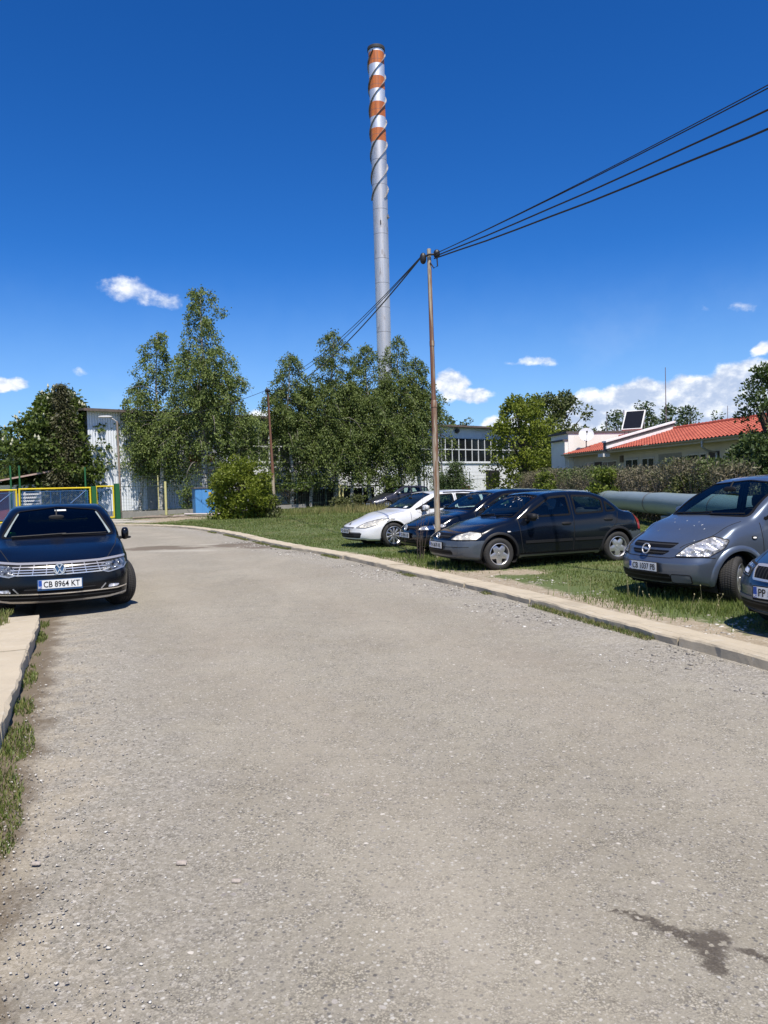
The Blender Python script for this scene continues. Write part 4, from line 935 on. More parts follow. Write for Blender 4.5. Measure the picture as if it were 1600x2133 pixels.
# ---- lawn / verge
def lawn():
    gx = np.concatenate([np.arange(-70, -28, 1.5), np.arange(-28, 30, .3), np.arange(30, 90, 2.0)]); gy = np.concatenate([np.arange(-8, 30, .25), np.arange(30, 60, .5), np.arange(60, 130, 2.5)])
    X, Y = np.meshgrid(gx, gy); z, dr, dl = lawn_z(X.ravel(), Y.ravel()); n = len(gx)
    b = bare_amount(X.ravel(), Y.ravel(), dr, dl)
    i, j = np.meshgrid(np.arange(len(gy)-1), np.arange(n-1), indexing='ij')
    F = np.stack([i*n+j, i*n+j+1, (i+1)*n+j+1, (i+1)*n+j], -1).reshape(-1, 4)
    k = N('lawn_soil'); p = k.pos(); bare = k.attr('bare')
    n1 = k.noise(p, 1.3, 5, .6); n2 = k.noise(p, 9, 4, .6); n3 = k.noise(p, 45, 4, .65)
    soil = k.mix(n2, (.22, .175, .115), (.38, .32, .23)); st = k.vor(p, 55, out='Color'); sv = k.n('SeparateColor', inp={0: st}).outputs[0]
    soil = k.mix(k.math('MULTIPLY', k.rng(sv, .80, .95, 0, .8), k.rng(n2, .42, .58)), soil, (.50, .46, .39)); soil = k.mix(k.rng(n3, .55, .75), soil, (.17, .135, .09))
    gr = k.mix(n3, (.052, .074, .018), (.120, .155, .044)); gr = k.mix(k.rng(n1, .5, .75, 0, .7), gr, (.21, .175, .09))
    m = k.rng(k.math('ADD', bare, k.math('MULTIPLY', k.math('SUBTRACT', k.math('ADD', k.math('MULTIPLY', n1, .6), k.math('MULTIPLY', n2, .4)), .5), 1.7)), .38, .62)
    h = k.math('ADD', k.math('MULTIPLY', n3, .6), k.math('MULTIPLY', sv, .4))
    k.bsdf(k.mix(m, gr, soil), .95, 0, k.bump(h, .7, .02))
    tag(np_mesh('lawn', np.stack([X.ravel(), Y.ravel(), z], -1), F, k.m, None, True, None, {'bare': b}), 'patchy lawn and stony verge beside the road', 'lawn', kind='structure')
lawn()

# ---- road
def road():
    nt, nu = 340, 44
    def rs(P, n): 
        d = np.r_[0, np.cumsum(np.hypot(*np.diff(P, axis=0).T))]; t = d[-1]*np.linspace(0, 1, n)**1.25
        return np.stack([np.interp(t, d, P[:, 0]), np.interp(t, d, P[:, 1])], 1)
    Lp, Rp = rs(EDGE_L, nt), rs(EDGE_R, nt); u = np.linspace(-.02, 1.02, nu)
    V = Lp[:, None]*(1-u)[None, :, None] + Rp[:, None]*u[None, :, None]; x, y = V[..., 0].ravel(), V[..., 1].ravel()
    wd = np.repeat(np.hypot(*(Rp-Lp).T)[:, None], nu, 1).ravel(); uu = np.tile(u, nt); er = (1-uu)*wd; el = uu*wd
    z = .02*(1-(2*uu-1)**2) - .018 + .012*(fbm(x*.5, y*.5, 9)-.5)
    i, j = np.meshgrid(np.arange(nt-1), np.arange(nu-1), indexing='ij')
    F = np.stack([i*nu+j, i*nu+j+1, (i+1)*nu+j+1, (i+1)*nu+j], -1).reshape(-1, 4)
    k = N('worn_asphalt'); p = k.pos(); el_, er_ = k.attr('edge_left'), k.attr('edge_right')
    wob = k.noise(p, 1.1, 4, .6); big = k.noise(p, .55, 4, .55); mid = k.noise(p, 3.2, 5, .65); fine = k.noise(p, 34, 5, .72)
    c1 = k.n('SeparateColor', inp={0: k.vor(p, 62, out='Color')}); c2 = k.n('SeparateColor', inp={0: k.vor(p, 150, out='Color')}); d1 = k.vor(p, 62)
    # binder: grey brown, dusty
    base = k.mix(k.rng(big, .3, .7), (.278, .249, .190), (.332, .304, .238)); base = k.mix(k.rng(mid, .35, .7, 0, .55), base, (.290, .266, .218)); base = k.mix(k.rng(mid, .3, .1, 0, .4), base, (.335, .295, .220))
    base = k.mix(k.rng(fine, .44, .28, 0, .85), base, (.095, .080, .062)); base = k.mix(k.rng(fine, .55, .70, 0, .7), base, (.47, .43, .355))
    pw = k.n('VectorMath', operation='ADD', inp={0: p, 1: k.n('VectorMath', operation='SCALE', inp={0: k.n('TexNoise', inp={'Vector': p, 'Scale': 45.0, 'Detail': 3.0}).outputs['Color'], 'Scale': .018}).outputs[0]}).outputs[0]
    v2 = k.n('TexVoronoi', inp={'Vector': pw, 'Scale': 115.0}); cv = k.n('SeparateColor', inp={0: v2.outputs['Color']}).outputs[2]; expo = k.rng(k.noise(p, 5.5, 4, .65), .38, .66)
    grit = k.noise(p, 210, 3, .8); cellv = k.math('ADD', .72, k.math('ADD', k.math('MULTIPLY', k.math('MULTIPLY', cv, expo), .42), k.math('MULTIPLY', grit, .38))); gap_ = k.math('SUBTRACT', 1.0, k.math('MULTIPLY', k.math('MULTIPLY', k.rng(v2.outputs['Distance'], .34, .62), expo), .45))
    c3 = k.n('TexVoronoi', inp={'Vector': pw, 'Scale': 27.0}); c3c = k.n('SeparateColor', inp={0: c3.outputs['Color']})
    base = k.mix(1.0, base, k.n('CombineColor', inp={0: k.math('MULTIPLY', cellv, gap_), 1: k.math('MULTIPLY', cellv, gap_), 2: k.math('MULTIPLY', cellv, gap_)}).outputs[0], 'MULTIPLY')
    # grey chippings that lie loose along both edges
    gl = k.rng(k.math('ADD', el_, k.math('MULTIPLY', k.math('SUBTRACT', wob, .5), 1.6)), 1.5, .4); g2 = k.rng(k.math('ADD', er_, k.math('MULTIPLY', k.math('SUBTRACT', wob, .5), 1.7)), 1.35, .35)
    gv = k.math('MULTIPLY', k.math('MAXIMUM', gl, g2), k.rng(mid, .25, .6, .35, 1))
    grav = k.ramp(c1.outputs[0], [(0, (.13, .122, .105)), (.35, (.235, .220, .190)), (.7, (.325, .30, .258)), (.93, (.43, .40, .35)), (1, (.55, .53, .49))])
    col = k.mix(k.math('MULTIPLY', gv, .55), base, grav)
    # single stones set in the binder, pale and dark
    col = k.mix(k.math('MULTIPLY', k.rng(c1.outputs[1], .93, .97, 0, .8), k.rng(d1, .55, .30)), col, (.52, .50, .45))
    col = k.mix(k.math('MULTIPLY', k.rng(c1.outputs[2], .91, .96, 0, .75), k.rng(d1, .55, .30)), col, (.085, .083, .085))
    col = k.mix(k.rng(c2.outputs[0], .90, .98, 0, .5), col, (.50, .47, .42)); col = k.mix(k.rng(c2.outputs[1], .85, .95, 0, .45), col, (.13, .115, .10))
    ww = k.math('ADD', el_, k.math('MULTIPLY', k.math('SUBTRACT', big, .5), 1.3)); tr1 = k.math('MAXIMUM', k.math('MULTIPLY', k.rng(ww, 1.2, 1.9), k.rng(ww, 2.6, 1.9)), k.math('MULTIPLY', k.rng(ww, 3.1, 3.8), k.rng(ww, 4.6, 3.8)))
    col = k.mix(k.math('MULTIPLY', tr1, .16), col, (.40, .355, .28)); bl = k.noise(k.mapv(p, (1, .45, 1), (7, 3, 0), (0, 0, .36)), .8, 4, .6); col = k.mix(k.rng(bl, .55, .72, 0, .20), col, (.25, .21, .165)); col = k.mix(k.rng(bl, .44, .30, 0, .14), col, (.47, .42, .335))
    ed = k.vor(k.n('VectorMath', operation='ADD', inp={0: p, 1: k.n('VectorMath', operation='SCALE', inp={0: k.n('TexNoise', inp={'Vector': p, 'Scale': 2.5, 'Detail': 4.0}).outputs['Color'], 'Scale': .5}).outputs[0]}).outputs[0], .42, 'DISTANCE_TO_EDGE')
    crack = k.math('MULTIPLY', k.rng(ed, .010, .002), k.rng(k.noise(p, .7, 2), .54, .62)); col = k.mix(k.math('MULTIPLY', crack, .18), col, (.12, .10, .08))
    col = k.mix(k.math('MULTIPLY', k.rng(c3c.outputs[0], .955, .965), k.rng(c3.outputs['Distance'], .34, .24)), col, k.mix(c3c.outputs[1], (.20, .18, .17), (.56, .52, .45)))
    # sand and earth washed up at the left edge
    sand = k.math('MULTIPLY', k.rng(k.math('ADD', el_, k.math('MULTIPLY', wob, .8)), 1.35, .75), k.rng(mid, .42, .6)); col = k.mix(k.math('MULTIPLY', sand, .38), col, (.40, .34, .235))
    dirt = k.math('MULTIPLY', k.rng(k.math('ADD', el_, k.math('MULTIPLY', k.math('SUBTRACT', mid, .5), .5)), .34, .12), 1.0); col = k.mix(k.math('MULTIPLY', dirt, .85), col, (.125, .095, .06))
    # spills: each a group of ellipses with a ragged rim (x, y, rx, ry, turn)
    def spill(blobs, rag, sc):
        q = k.n('VectorMath', operation='ADD', inp={0: p, 1: k.n('VectorMath', operation='SCALE', inp={0: k.n('TexNoise', inp={'Vector': p, 'Scale': sc, 'Detail': 5.0, 'Roughness': .65}).outputs['Color'], 'Scale': rag}).outputs[0]}).outputs[0]
        q = k.n('VectorMath', operation='SUBTRACT', inp={0: q, 1: (rag/2, rag/2, 0)}).outputs[0]; tot = None
        for (bx, by, rx, ry, tn) in blobs:
            v = k.n('Mapping', vector_type='TEXTURE', inp={'Vector': q, 'Location': (bx, by, 0), 'Rotation': (0, 0, R(tn)), 'Scale': (rx, ry, 1000)}).outputs[0]
            d = k.math('SUBTRACT', 1.0, k.n('VectorMath', operation='LENGTH', inp={0: v}).outputs['Value']); tot = d if tot is None else k.math('MAXIMUM', tot, d)
        return tot
    sp = spill([(1.085,2.585,.075,.085,-20),(1.04,2.60,.085,.07,-40),(.975,2.66,.095,.048,-40),(.905,2.735,.09,.034,-38),(.845,2.785,.06,.020,-12),(1.04,2.455,.045,.065,10),(1.06,2.52,.06,.06,10),(1.12,2.62,.06,.05,-30),(1.19,2.525,.06,.022,-35),(1.25,2.47,.06,.028,-30)], .075, 38)
    wet = k.math('MULTIPLY', k.rng(sp, -.15, .55), k.rng(c1.outputs[0], .90, .84)); col = k.mix(k.math('MULTIPLY', wet, .80), col, (.062, .048, .034))
    far_ = spill([(-6.6,21.9,.95,.95,0),(-5.6,21.5,.8,.4,0),(-4.3,22.3,.85,1.05,0),(-3.5,21.3,.7,.6,-20)], .9, 3.0)
    col = k.mix(k.rng(far_, -.05, .35, 0, .75), col, (.115, .088, .062))
    pale = spill([(-5.4,20.6,1.5,.5,-8),(-5.2,22.8,.6,.4,0)], .5, 4.0); col = k.mix(k.rng(pale, .1, .6, 0, .35), col, (.45, .42, .36))
    hgt = k.math('ADD', k.math('MULTIPLY', k.math('ADD', k.math('MULTIPLY', k.math('SUBTRACT', 1, v2.outputs['Distance']), expo), grit), .5), k.math('ADD', k.math('MULTIPLY', fine, .7), k.math('MULTIPLY', c2.outputs[2], .25)))
    rough = k.math('SUBTRACT', .93, k.math('MULTIPLY', wet, .28))
    k.bsdf(col, rough, 0, k.bump(hgt, .75, .008)); k.p.inputs['Specular IOR Level'].default_value = .3
    tag(np_mesh('road', np.stack([x, y, z], -1), F, k.m, None, True, None, {'edge_left': el, 'edge_right': er}), 'worn grey-brown road with loose chippings', 'road', kind='structure')
road()

# ---- kerbs: cast lengths with narrow joints
k = N('kerb_concrete'); o = k.pos(); a = k.noise(o, 2.2, 5, .6); f = k.noise(o, 55, 5, .7); g = k.noise(o, 260, 2); v = k.vor(o, 7, 'DISTANCE_TO_EDGE')
c = k.mix(a, (.38, .32, .225), (.50, .435, .325)); c = k.mix(k.rng(k.noise(k.mapv(o, (1, 1, 1), (4, 2, 0)), 1.1, 5, .7), .5, .68, 0, .45), c, (.26, .225, .165)); c = k.mix(k.rng(f, .58, .75, 0, .5), c, (.18, .16, .13)); c = k.mix(k.rng(k.noise(o, 9, 4), .56, .7, 0, .35), c, (.50, .475, .41)); c = k.mix(k.rng(g, .68, .75, 0, .6), c, (.10, .095, .085))
KM = k.bsdf(c, .92, 0, k.bump(k.math('ADD', f, k.math('MULTIPLY', g, .5)), .6, .008))
def kerb(name, line, w, h, out, lens, label, z0=-.04, chip=.010, groove=None):
    mb = MB(); d = np.r_[0, np.cumsum(np.hypot(*np.diff(line, axis=0).T))]
    def at(t):
        p = np.array([np.interp(t, d, line[:, 0]), np.interp(t, d, line[:, 1])]); q = np.array([np.interp(t+.05, d, line[:, 0]), np.interp(t+.05, d, line[:, 1])]); tg = (q-p); 
        if np.hypot(*tg) < 1e-6: q = np.array([np.interp(t-.05, d, line[:, 0]), np.interp(t-.05, d, line[:, 1])]); tg = p-q
        tg /= np.hypot(*tg); return p, np.array([tg[1], -tg[0]])*out
    t = 0.0; i = 0
    while t < d[-1]-.1:
        ln = lens[i % len(lens)]; e = min(t+ln-.026, d[-1]); n = max(2, int((e-t)/.09)+1); dz = random.uniform(-.014, .014); ds = random.uniform(-.016, .016)
        prof = [(0, z0), (0, h-.018), (.016, h)]
        if groove: prof += [(groove-.008, h), (groove, h-.008), (groove+.008, h)]
        prof += [(w-.01, h-.004), (w, h-.02), (w, z0)]
        V, F = [], []; m = len(prof)
        for q in np.linspace(t, e, n):
            p, nn = at(q)
            for (a, b) in prof:
                jx = (float(fbm(np.array(q*4+a*9), np.array(b*30.+i), 5, 3))-.5)*chip*(4.0 if a < .05 and b > .03 else 1); jz = (float(fbm(np.array(q*3.3), np.array(a*6.), 8, 3))-.5)*.026 if b > .03 else 0
                V.append((p[0]+nn[0]*(a+ds+jx), p[1]+nn[1]*(a+ds+jx), b+(dz if b > z0+.01 else 0)+jz))
        for r in range(n-1):
            for s_ in range(m-1): F.append((r*m+s_, (r+1)*m+s_, (r+1)*m+s_+1, r*m+s_+1))
        F.append(tuple(range(m))); F.append(tuple(range((n-1)*m, n*m))[::-1]); mb.add(V, F); t += ln; i += 1
    o = mb.build(name, KM); bm = bmesh.new(); bm.from_mesh(o.data); bmesh.ops.recalc_face_normals(bm, faces=bm.faces[:]); bm.to_mesh(o.data); bm.free()
    tag(o, label, 'kerb', kind='structure')
kerb('kerb', KERB_R[10:], .39, .078, 1, [3.1, 2.6, 3.4, 2.9, 1.9], 'low concrete kerb along the verge with the parked cars', groove=.13)
dL = EDGE_L[:int(len(EDGE_L)*.285)]
kerb('kerb', EDGE_L[(EDGE_L[:, 1] > -2.5) & (EDGE_L[:, 1] < 9.62)], .395, .125, -1, [2.7, 3.05, 2.2, 2.6], 'broad raised concrete kerb in front of the black saloon', chip=.016)

# ---- grass blades
def blades(name, x, y, z, h, w, dry, seg2=False, lean=.45, mat=None, tone=None, label=None, cat='grass', kind='stuff'):
    n = len(x); a = rng.uniform(0, 2*np.pi, n); b = rng.uniform(0, 2*np.pi, n); ln = h*rng.uniform(.1, 1, n)*lean
    tx, ty = x+np.cos(b)*ln, y+np.sin(b)*ln; wx, wy = np.cos(a)*w/2, np.sin(a)*w/2
    tone = rng.uniform(0, 1, n) if tone is None else tone
    if seg2:
        mx, my = x+np.cos(b)*ln*.3, y+np.sin(b)*ln*.3
        V = np.stack([np.stack([x-wx, y-wy, z], -1), np.stack([x+wx, y+wy, z], -1), np.stack([mx+wx*.8, my+wy*.8, z+h*.6], -1), np.stack([mx-wx*.8, my-wy*.8, z+h*.6], -1), np.stack([tx+wx*.12, ty+wy*.12, z+h], -1), np.stack([tx-wx*.12, ty-wy*.12, z+h], -1)], 1).reshape(-1, 3)
        i = np.arange(n)[:, None]*6; F = np.concatenate([i+np.array([[0, 1, 2, 3]]), i+np.array([[3, 2, 4, 5]])]); rep = 6
    else:
        V = np.stack([np.stack([x-wx, y-wy, z], -1), np.stack([x+wx, y+wy, z], -1), np.stack([tx, ty, z+h], -1)], 1).reshape(-1, 3); F = np.arange(n*3).reshape(-1, 3); rep = 3
    o = np_mesh(name, V, F, mat or MG['grass'], None, False, None, {'tone': np.repeat(tone, rep), 'dry': np.repeat(dry, rep)})
    return tag(o, label, cat, kind=kind)
CARBOXES = []   # filled below: where no grass grows through a floor pan it is simply kept short
def verge_grass():
    out = []
    for (x0, x1, y0, y1, dens) in ((1.5, 7, 2.5, 5.2, 500), (-2.5, 9, 5.2, 12, 1000), (-4, 11, 12, 18, 520), (-6.5, 12, 18, 26, 270), (-13.5, 12, 26, 38, 130), (-16.5, 11, 38, 60, 62)):
        n = int((x1-x0)*(y1-y0)*dens); out.append(np.stack([rng.uniform(x0, x1, n), rng.uniform(y0, y1, n)], 1))
    P = np.concatenate(out); x, y = P[:, 0], P[:, 1]
    vis = (np.abs(x) < y*.56+2.0); x, y = x[vis], y[vis]
    z, dr, dl = lawn_z(x, y); b = bare_amount(x, y, dr, dl); nz = fbm(x*1.3, y*1.3, 21); n2 = fbm(x*5, y*5, 4)
    cov = b + (nz*.6+n2*.4-.5)*1.7
    ok = (dr > .43) & (rng.uniform(0, 1, len(x)) > smooth01(.25, .58, cov)*.985)
    x, y, z, nz, n2, cov, dr = x[ok], y[ok], z[ok], nz[ok], n2[ok], cov[ok], dr[ok]
    tall = smooth01(24, 40, y)
    h = (.028+.050*n2)*(1+.8*tall)*rng.uniform(.5, 1.25, len(x))*(1-.45*smooth01(-.1, .4, cov)); w = .0042+.0010*y
    # rank dry grass round the far estate car and in streaks at the back of the lawn
    dz = np.exp(-(((x+1.2)/4.2)**2+((y-45.0)/2.2)**2)); dz2 = smooth01(.52, .68, fbm(x*.25, y*.6, 31))*smooth01(30, 38, y)
    h = h*(1+3.3*dz) + .30*dz*rng.uniform(.2, 1, len(x)); dry = np.clip(.14*rng.uniform(0, 1.6, len(x))**2+.42*smooth01(.42, .75, nz)*rng.uniform(0, 1, len(x))+1.0*dz*rng.uniform(.3, 1, len(x))+.35*dz2, 0, 1)
    tone = np.clip(rng.uniform(0, 1, len(x))*.65+.5*(n2-.25), 0, 1)
    blades('grass', x, y, z-.005, h, w, dry, False, .6, None, tone, 'short green grass growing over the verge and lawn')
    # thick tufts under the noses of the two nearest cars and by the pole
    tx, ty = [], []
    for (cx, cy, sx, sy, n) in ((4.4,9.2,.9,.35,2600),(3.3,10.0,.5,.5,1500),(.9,14.9,.45,.7,2200),(5.0,8.7,.8,.4,1500),(1.3,15.9,.5,.6,1200),(.1,17.0,.6,.5,900)):
        tx.append(rng.normal(cx, sx, n)); ty.append(rng.normal(cy, sy, n))
    x, y = np.concatenate(tx), np.concatenate(ty); z, dr, dl = lawn_z(x, y); ok = dr > .55; x, y, z = x[ok], y[ok], z[ok]
    blades('grass_tufts', x, y, z-.005, rng.uniform(.03, .105, len(x)), .004+.0007*y, rng.uniform(0, .55, len(x))**2, False, .7, None, None, 'longer grass tufts under the noses of the parked cars')
verge_grass()
def along(P, n, lo, hi, y0, y1, gate=None, side=1, s=0):
    Q = P[(P[:, 1] > y0) & (P[:, 1] < y1)]; d = np.r_[0, np.cumsum(np.hypot(*np.diff(Q, axis=0).T))]; t = rng.uniform(0, d[-1], n)
    x, y = np.interp(t, d, Q[:, 0]), np.interp(t, d, Q[:, 1]); x2, y2 = np.interp(t+.05, d, Q[:, 0]), np.interp(t+.05, d, Q[:, 1]); L_ = np.hypot(x2-x, y2-y)+1e-9
    nx, ny = (y2-y)/L_, -(x2-x)/L_; o = rng.uniform(lo, hi, n); x, y = x+nx*o*side, y+ny*o*side
    if gate is not None:
        g = fbm(t*gate[0], t*0+s, s+40, 3); ok = g > gate[1]; x, y = x[ok], y[ok]
    return x, y
# weeds in the gutter at the foot of the kerb on the right
x, y = along(KERB_R, 17000, -.12, .01, 5.0, 30, (1.1, .58), 1, 2); z = np.zeros(len(x))-.012
blades('gutter_weeds', x, y, z, rng.uniform(.012, .055, len(x)), .006+.0007*y, np.clip(rng.normal(.35, .28, len(x)), 0, 1), False, .9, None, rng.uniform(0, .6, len(x)), 'low weeds growing in the gutter along the right kerb', 'weeds')
# the strip of grass at the foot of the broad kerb on the left
def left_strip():
    Q = EDGE_L; out = []
    x, y = along(Q, 26000, .0, .42, 1.2, 9.7, None, 1); dl = sdist(x, y, EL2)
    g = fbm(x*2.2, y*2.2, 60, 4); wmax = .085+.05*smooth01(7.5, 4.5, y); ok = (dl > -.01) & (dl < wmax*(.35+1.5*g)) & (rng.uniform(0, 1, len(x)) < smooth01(.34, .62, g)*.8)
    keep = ~((y > 2.2) & (y < 3.05) & (dl > .05)); ok &= keep
    x, y = x[ok], y[ok]
    blades('grass_strip', x, y, np.full(len(x), -.016), rng.uniform(.010, .045, len(x)), np.full(len(x), .0042)+.0006*y, np.clip(rng.normal(.2, .22, len(x)), 0, 1), True, 1.0, None, rng.uniform(0, .85, len(x)), 'strip of grass at the foot of the broad left kerb')
    x, y = along(Q, 46000, -2.6, -.30, .5, 9.95, None, 1); g = fbm(x*3, y*3, 61, 3); d = -sdist(x, y, EL2); ok = (d > .26+.20*g) ; x, y = x[ok], y[ok]
    z, dr, dl = lawn_z(x, y)
    blades('grass_bank', x, y, np.maximum(z, .105), rng.uniform(.02, .09, len(x)), np.full(len(x), .009), np.clip(rng.normal(.35, .25, len(x)), 0, 1), True, .8, None, None, 'dry and green grass behind the broad left kerb')
left_strip()

# ---- loose stones
def stones(name, x, y, z, s, tone, label, sq=.5):
    bm = bmesh.new(); bmesh.ops.create_icosphere(bm, subdivisions=1, radius=1); B = np.array([v.co[:] for v in bm.verts]); F = np.array([[v.index for v in f.verts] for f in bm.faces]); bm.free()
    n = len(x); m = len(B); J = 1+rng.uniform(-.38, .38, (n, m)); a = rng.uniform(0, 6.28, n); sx = s*rng.uniform(.75, 1.35, n); sy = s*rng.uniform(.6, 1.0, n); sz = s*sq*rng.uniform(.6, 1.1, n)
    X_ = B[None, :, 0]*J*sx[:, None]; Y_ = B[None, :, 1]*J*sy[:, None]; Z_ = B[None, :, 2]*J*sz[:, None]
    c, s_ = np.cos(a)[:, None], np.sin(a)[:, None]
    V = np.stack([x[:, None]+c*X_-s_*Y_, y[:, None]+s_*X_+c*Y_, z[:, None]+Z_+sz[:, None]*.45], -1).reshape(-1, 3); FF = (np.arange(n)[:, None, None]*m+F[None]).reshape(-1, 3)
    k = bpy.data.materials.get('loose_stone')
    if k is None:
        q = N('loose_stone'); t = q.attr('tone'); c_ = q.ramp(t, [(0, (.10, .095, .09)), (.3, (.20, .185, .165)), (.6, (.29, .265, .225)), (.85, (.40, .375, .33)), (1, (.62, .60, .55))]); c_ = q.mix(q.rng(q.noise(q.pos(), 120, 3), .45, .7, 0, .4), c_, (.18, .15, .11)); k = q.bsdf(c_, .85)
    o = np_mesh(name, V, FF, k, None, False, None, {'tone': np.repeat(tone, m)}); tag(o, label, 'gravel', kind='stuff')
def scatter_stones():
    n = 26000; y = rng.uniform(1.9, 9, n)**1.0; x = rng.uniform(-.55, .55, n)*y*1.02; dl = sdist(x, y, EL2); dr = -sdist(x, y, ER2)
    g = fbm(x*1.1, y*1.1, 77, 4); p = .07+.9*smooth01(1.15, .3, dl+(g-.5)*1.2)+.75*smooth01(1.0, .2, dr+(g-.5)*1.3); p *= smooth01(9.5, 3, y)*.9+.1; p *= smooth01(.30, .62, g)*1.2+.12
    ok = (rng.uniform(0, 1, n) < p) & (dl > .1) & (dr > .05); x, y = x[ok], y[ok]
    stones('gravel', x, y, np.full(len(x), -.004), .0018+.0052*rng.uniform(0, 1, len(x))**4+.0005*y, np.clip(rng.normal(.66, .2, len(x)), 0, 1), 'loose chippings scattered over the road and its edges')
    n = 2600; x, y = along(KERB_R, n, -1.0, -.04, 5.5, 24, (1.3, .44), 1, 5); stones('gravel', x, y, np.full(len(x), -.012), .006+.016*rng.uniform(0, 1, len(x))**4+.0004*y, np.clip(rng.normal(.62, .26, len(x)), 0, 1), 'pale gravel lying along the gutter on the right')
    n = 3000; x, y = along(KERB_R, n, .47, 1.5, 5.2, 17, None, 1, 3); g = fbm(x*1.5, y*1.5, 78, 4); ok = g > .60; x, y = x[ok], y[ok]; z, _, _ = lawn_z(x, y)
    stones('rubble', x, y, z-.004, .008+.022*rng.uniform(0, 1, len(x))**3, np.clip(rng.normal(.78, .15, len(x)), 0, 1), 'white stony rubble showing through the verge by the kerb', .5)
scatter_stones()
r_ = np.random.default_rng(91); mb = MB()
for i in range(46):
    a = r_.choice(4); cx, cy = ((3.6, 9.2), (4.6, 8.9), (2.9, 10.4), (1.2, 14.6))[a]; x, y = cx+r_.normal(0, .5), cy+r_.normal(0, .35); h = r_.uniform(.12, .34); dx, dy = r_.normal(0, .04, 2)
    if -sdist(np.array([x]), np.array([y]), ER2)[0] > -.6: continue
    mb.tube([(x, y, 0), (x+dx*.4, y+dy*.4, h*.6), (x+dx, y+dy, h)], [.0028, .002, .0018], 4); mb.lathe([(0, -.012), (.007, -.004), (.006, .008), (0, .014)], 6, Matrix.Translation((x+dx, y+dy, h+.01)))
tag(mb.build('seed_stalks', plain('dry_seed_head', (.30, .27, .14), .9, var=.3)), 'thin dry seed stalks among the verge grass', 'weeds', kind='stuff')
# a few bigger stones one can point at
q = plain('stone_pale', (.36, .315, .275), .9, var=.3, scale=30, bump=.5, bscale=80)
for nm, (x, y), s, lab in (('stone', (-.912, 3.251), .020, 'pinkish flat stone lying alone on the left half of the road'), ('stone', (-.645, 3.088), .017, 'grey flat stone half sunk in the road near the pinkish one'), ('stone', (-.340, 3.946), .013, 'white pebble alone in the middle of the road'), ('stone', (-1.552, 3.282), .017, 'whitish stone at the muddy left edge of the road')):
    mb = MB(); bm = bmesh.new(); bmesh.ops.create_icosphere(bm, subdivisions=2, radius=1)
    for v in bm.verts: v.co = Vector((v.co.x*s*1.3, v.co.y*s*.8, v.co.z*s*.55))*(1+.22*math.sin(v.co.x*3+s*90)*math.cos(v.co.y*4+v.co.z*2)) + Vector((x, y, s*.18))
    bm.verts.index_update(); mb.add([v.co for v in bm.verts], [[v.index for v in f.verts] for f in bm.faces]); bm.free()
    tag(mb.build(nm, q, None, True), lab, 'stone')
# ================================================================== factory hall
HA = np.array([-19.8, 51.9]); HU = np.array([.753, .659]); HN = np.array([.659, -.753])      # left end of the facade, along it, outwards
def hp(s, out, z): return (HA[0]+HU[0]*s+HN[0]*out, HA[1]+HU[1]*s+HN[1]*out, z)
def corrugated(mb, s0, s1, z0, z1, out, pitch=.18, depth=.035, fn=hp):
    n = int((s1-s0)/pitch*2); V, F = [], []
    for i in range(n+1):
        o = out+(depth if (i//1) % 2 else 0); s = s0+(s1-s0)*i/n
        V += [fn(s, o, z0), fn(s, o, z1)]
    for i in range(n): F.append((2*i, 2*i+2, 2*i+3, 2*i+1))
    return mb.add(V, F)
def hbox(mb, s0, s1, o0, o1, z0, z1, fn=hp):
    P = [fn(s, o, z) for z in (z0, z1) for s, o in ((s0, o0), (s1, o0), (s1, o1), (s0, o1))]
    return mb.add(P, [(0,3,2,1),(4,5,6,7),(0,1,5,4),(1,2,6,5),(2,3,7,6),(3,0,4,7)])
k = N('corrugated_sheet'); o = k.pos(); st = k.noise(k.mapv(o, (3, 3, .25)), 1.6, 5, .6); pn = k.n('SeparateColor', inp={0: k.vor(k.mapv(o, (1.1, 1.1, .12)), 1.0, out='Color')}).outputs[0]
c = k.mix(st, (.66, .70, .74), (.82, .84, .86)); c = k.mix(k.math('MULTIPLY', pn, .2), c, (.50, .54, .60)); c = k.mix(k.rng(k.noise(k.mapv(o, (4, 4, .5)), 2, 4), .6, .8, 0, .35), c, (.24, .20, .17)); SHEET = k.bsdf(c, .5, 0)
SHEET2 = plain('grey_sheet', (.34, .36, .38), .5, .2, var=.3, scale=2)
WHITE_STEEL = plain('white_steel', (.66, .69, .70), .5, var=.2, scale=4); DARKP = plain('dark_pane', (.012, .014, .016), .12, var=.6, scale=1.5, **{'Specular IOR Level': .35}); ROOFD = plain('roof_felt', (.10, .09, .085), .9, var=.3); RUSTY = plain('rust_trim', (.12, .095, .08), .85, var=.5, scale=5)
CONC = plain('plinth_concrete', (.27, .255, .225), .9, var=.3, scale=3, bump=.4)
hall = empty('factory_hall', (HA[0], HA[1], 0)); tag(hall, 'long white corrugated factory hall with a band of windows behind the birches', 'factory')
HM = Matrix.Translation(Vector((-HA[0], -HA[1], 0)))
def part(mb, name, mats, parent=hall, smooth=False):
    o = mb.build(name, mats, parent, smooth)
    if parent is hall: o.matrix_parent_inverse = HM
    return o
HL = 54.0
mb = MB(); corrugated(mb, 0, 11, .35, 7.3, 0); corrugated(mb, 11, HL, .35, 3.68, 0); corrugated(mb, 11, HL, 6.15, 7.15, 0); part(mb, 'wall', SHEET)
mb = MB(); hbox(mb, .05, HL-.05, -9, -.06, 0, 7.0); part(mb, 'inner_wall', SHEET2)
mb = MB(); hbox(mb, -.1, HL+.1, -.06, .10, -.1, .36); part(mb, 'plinth', CONC)
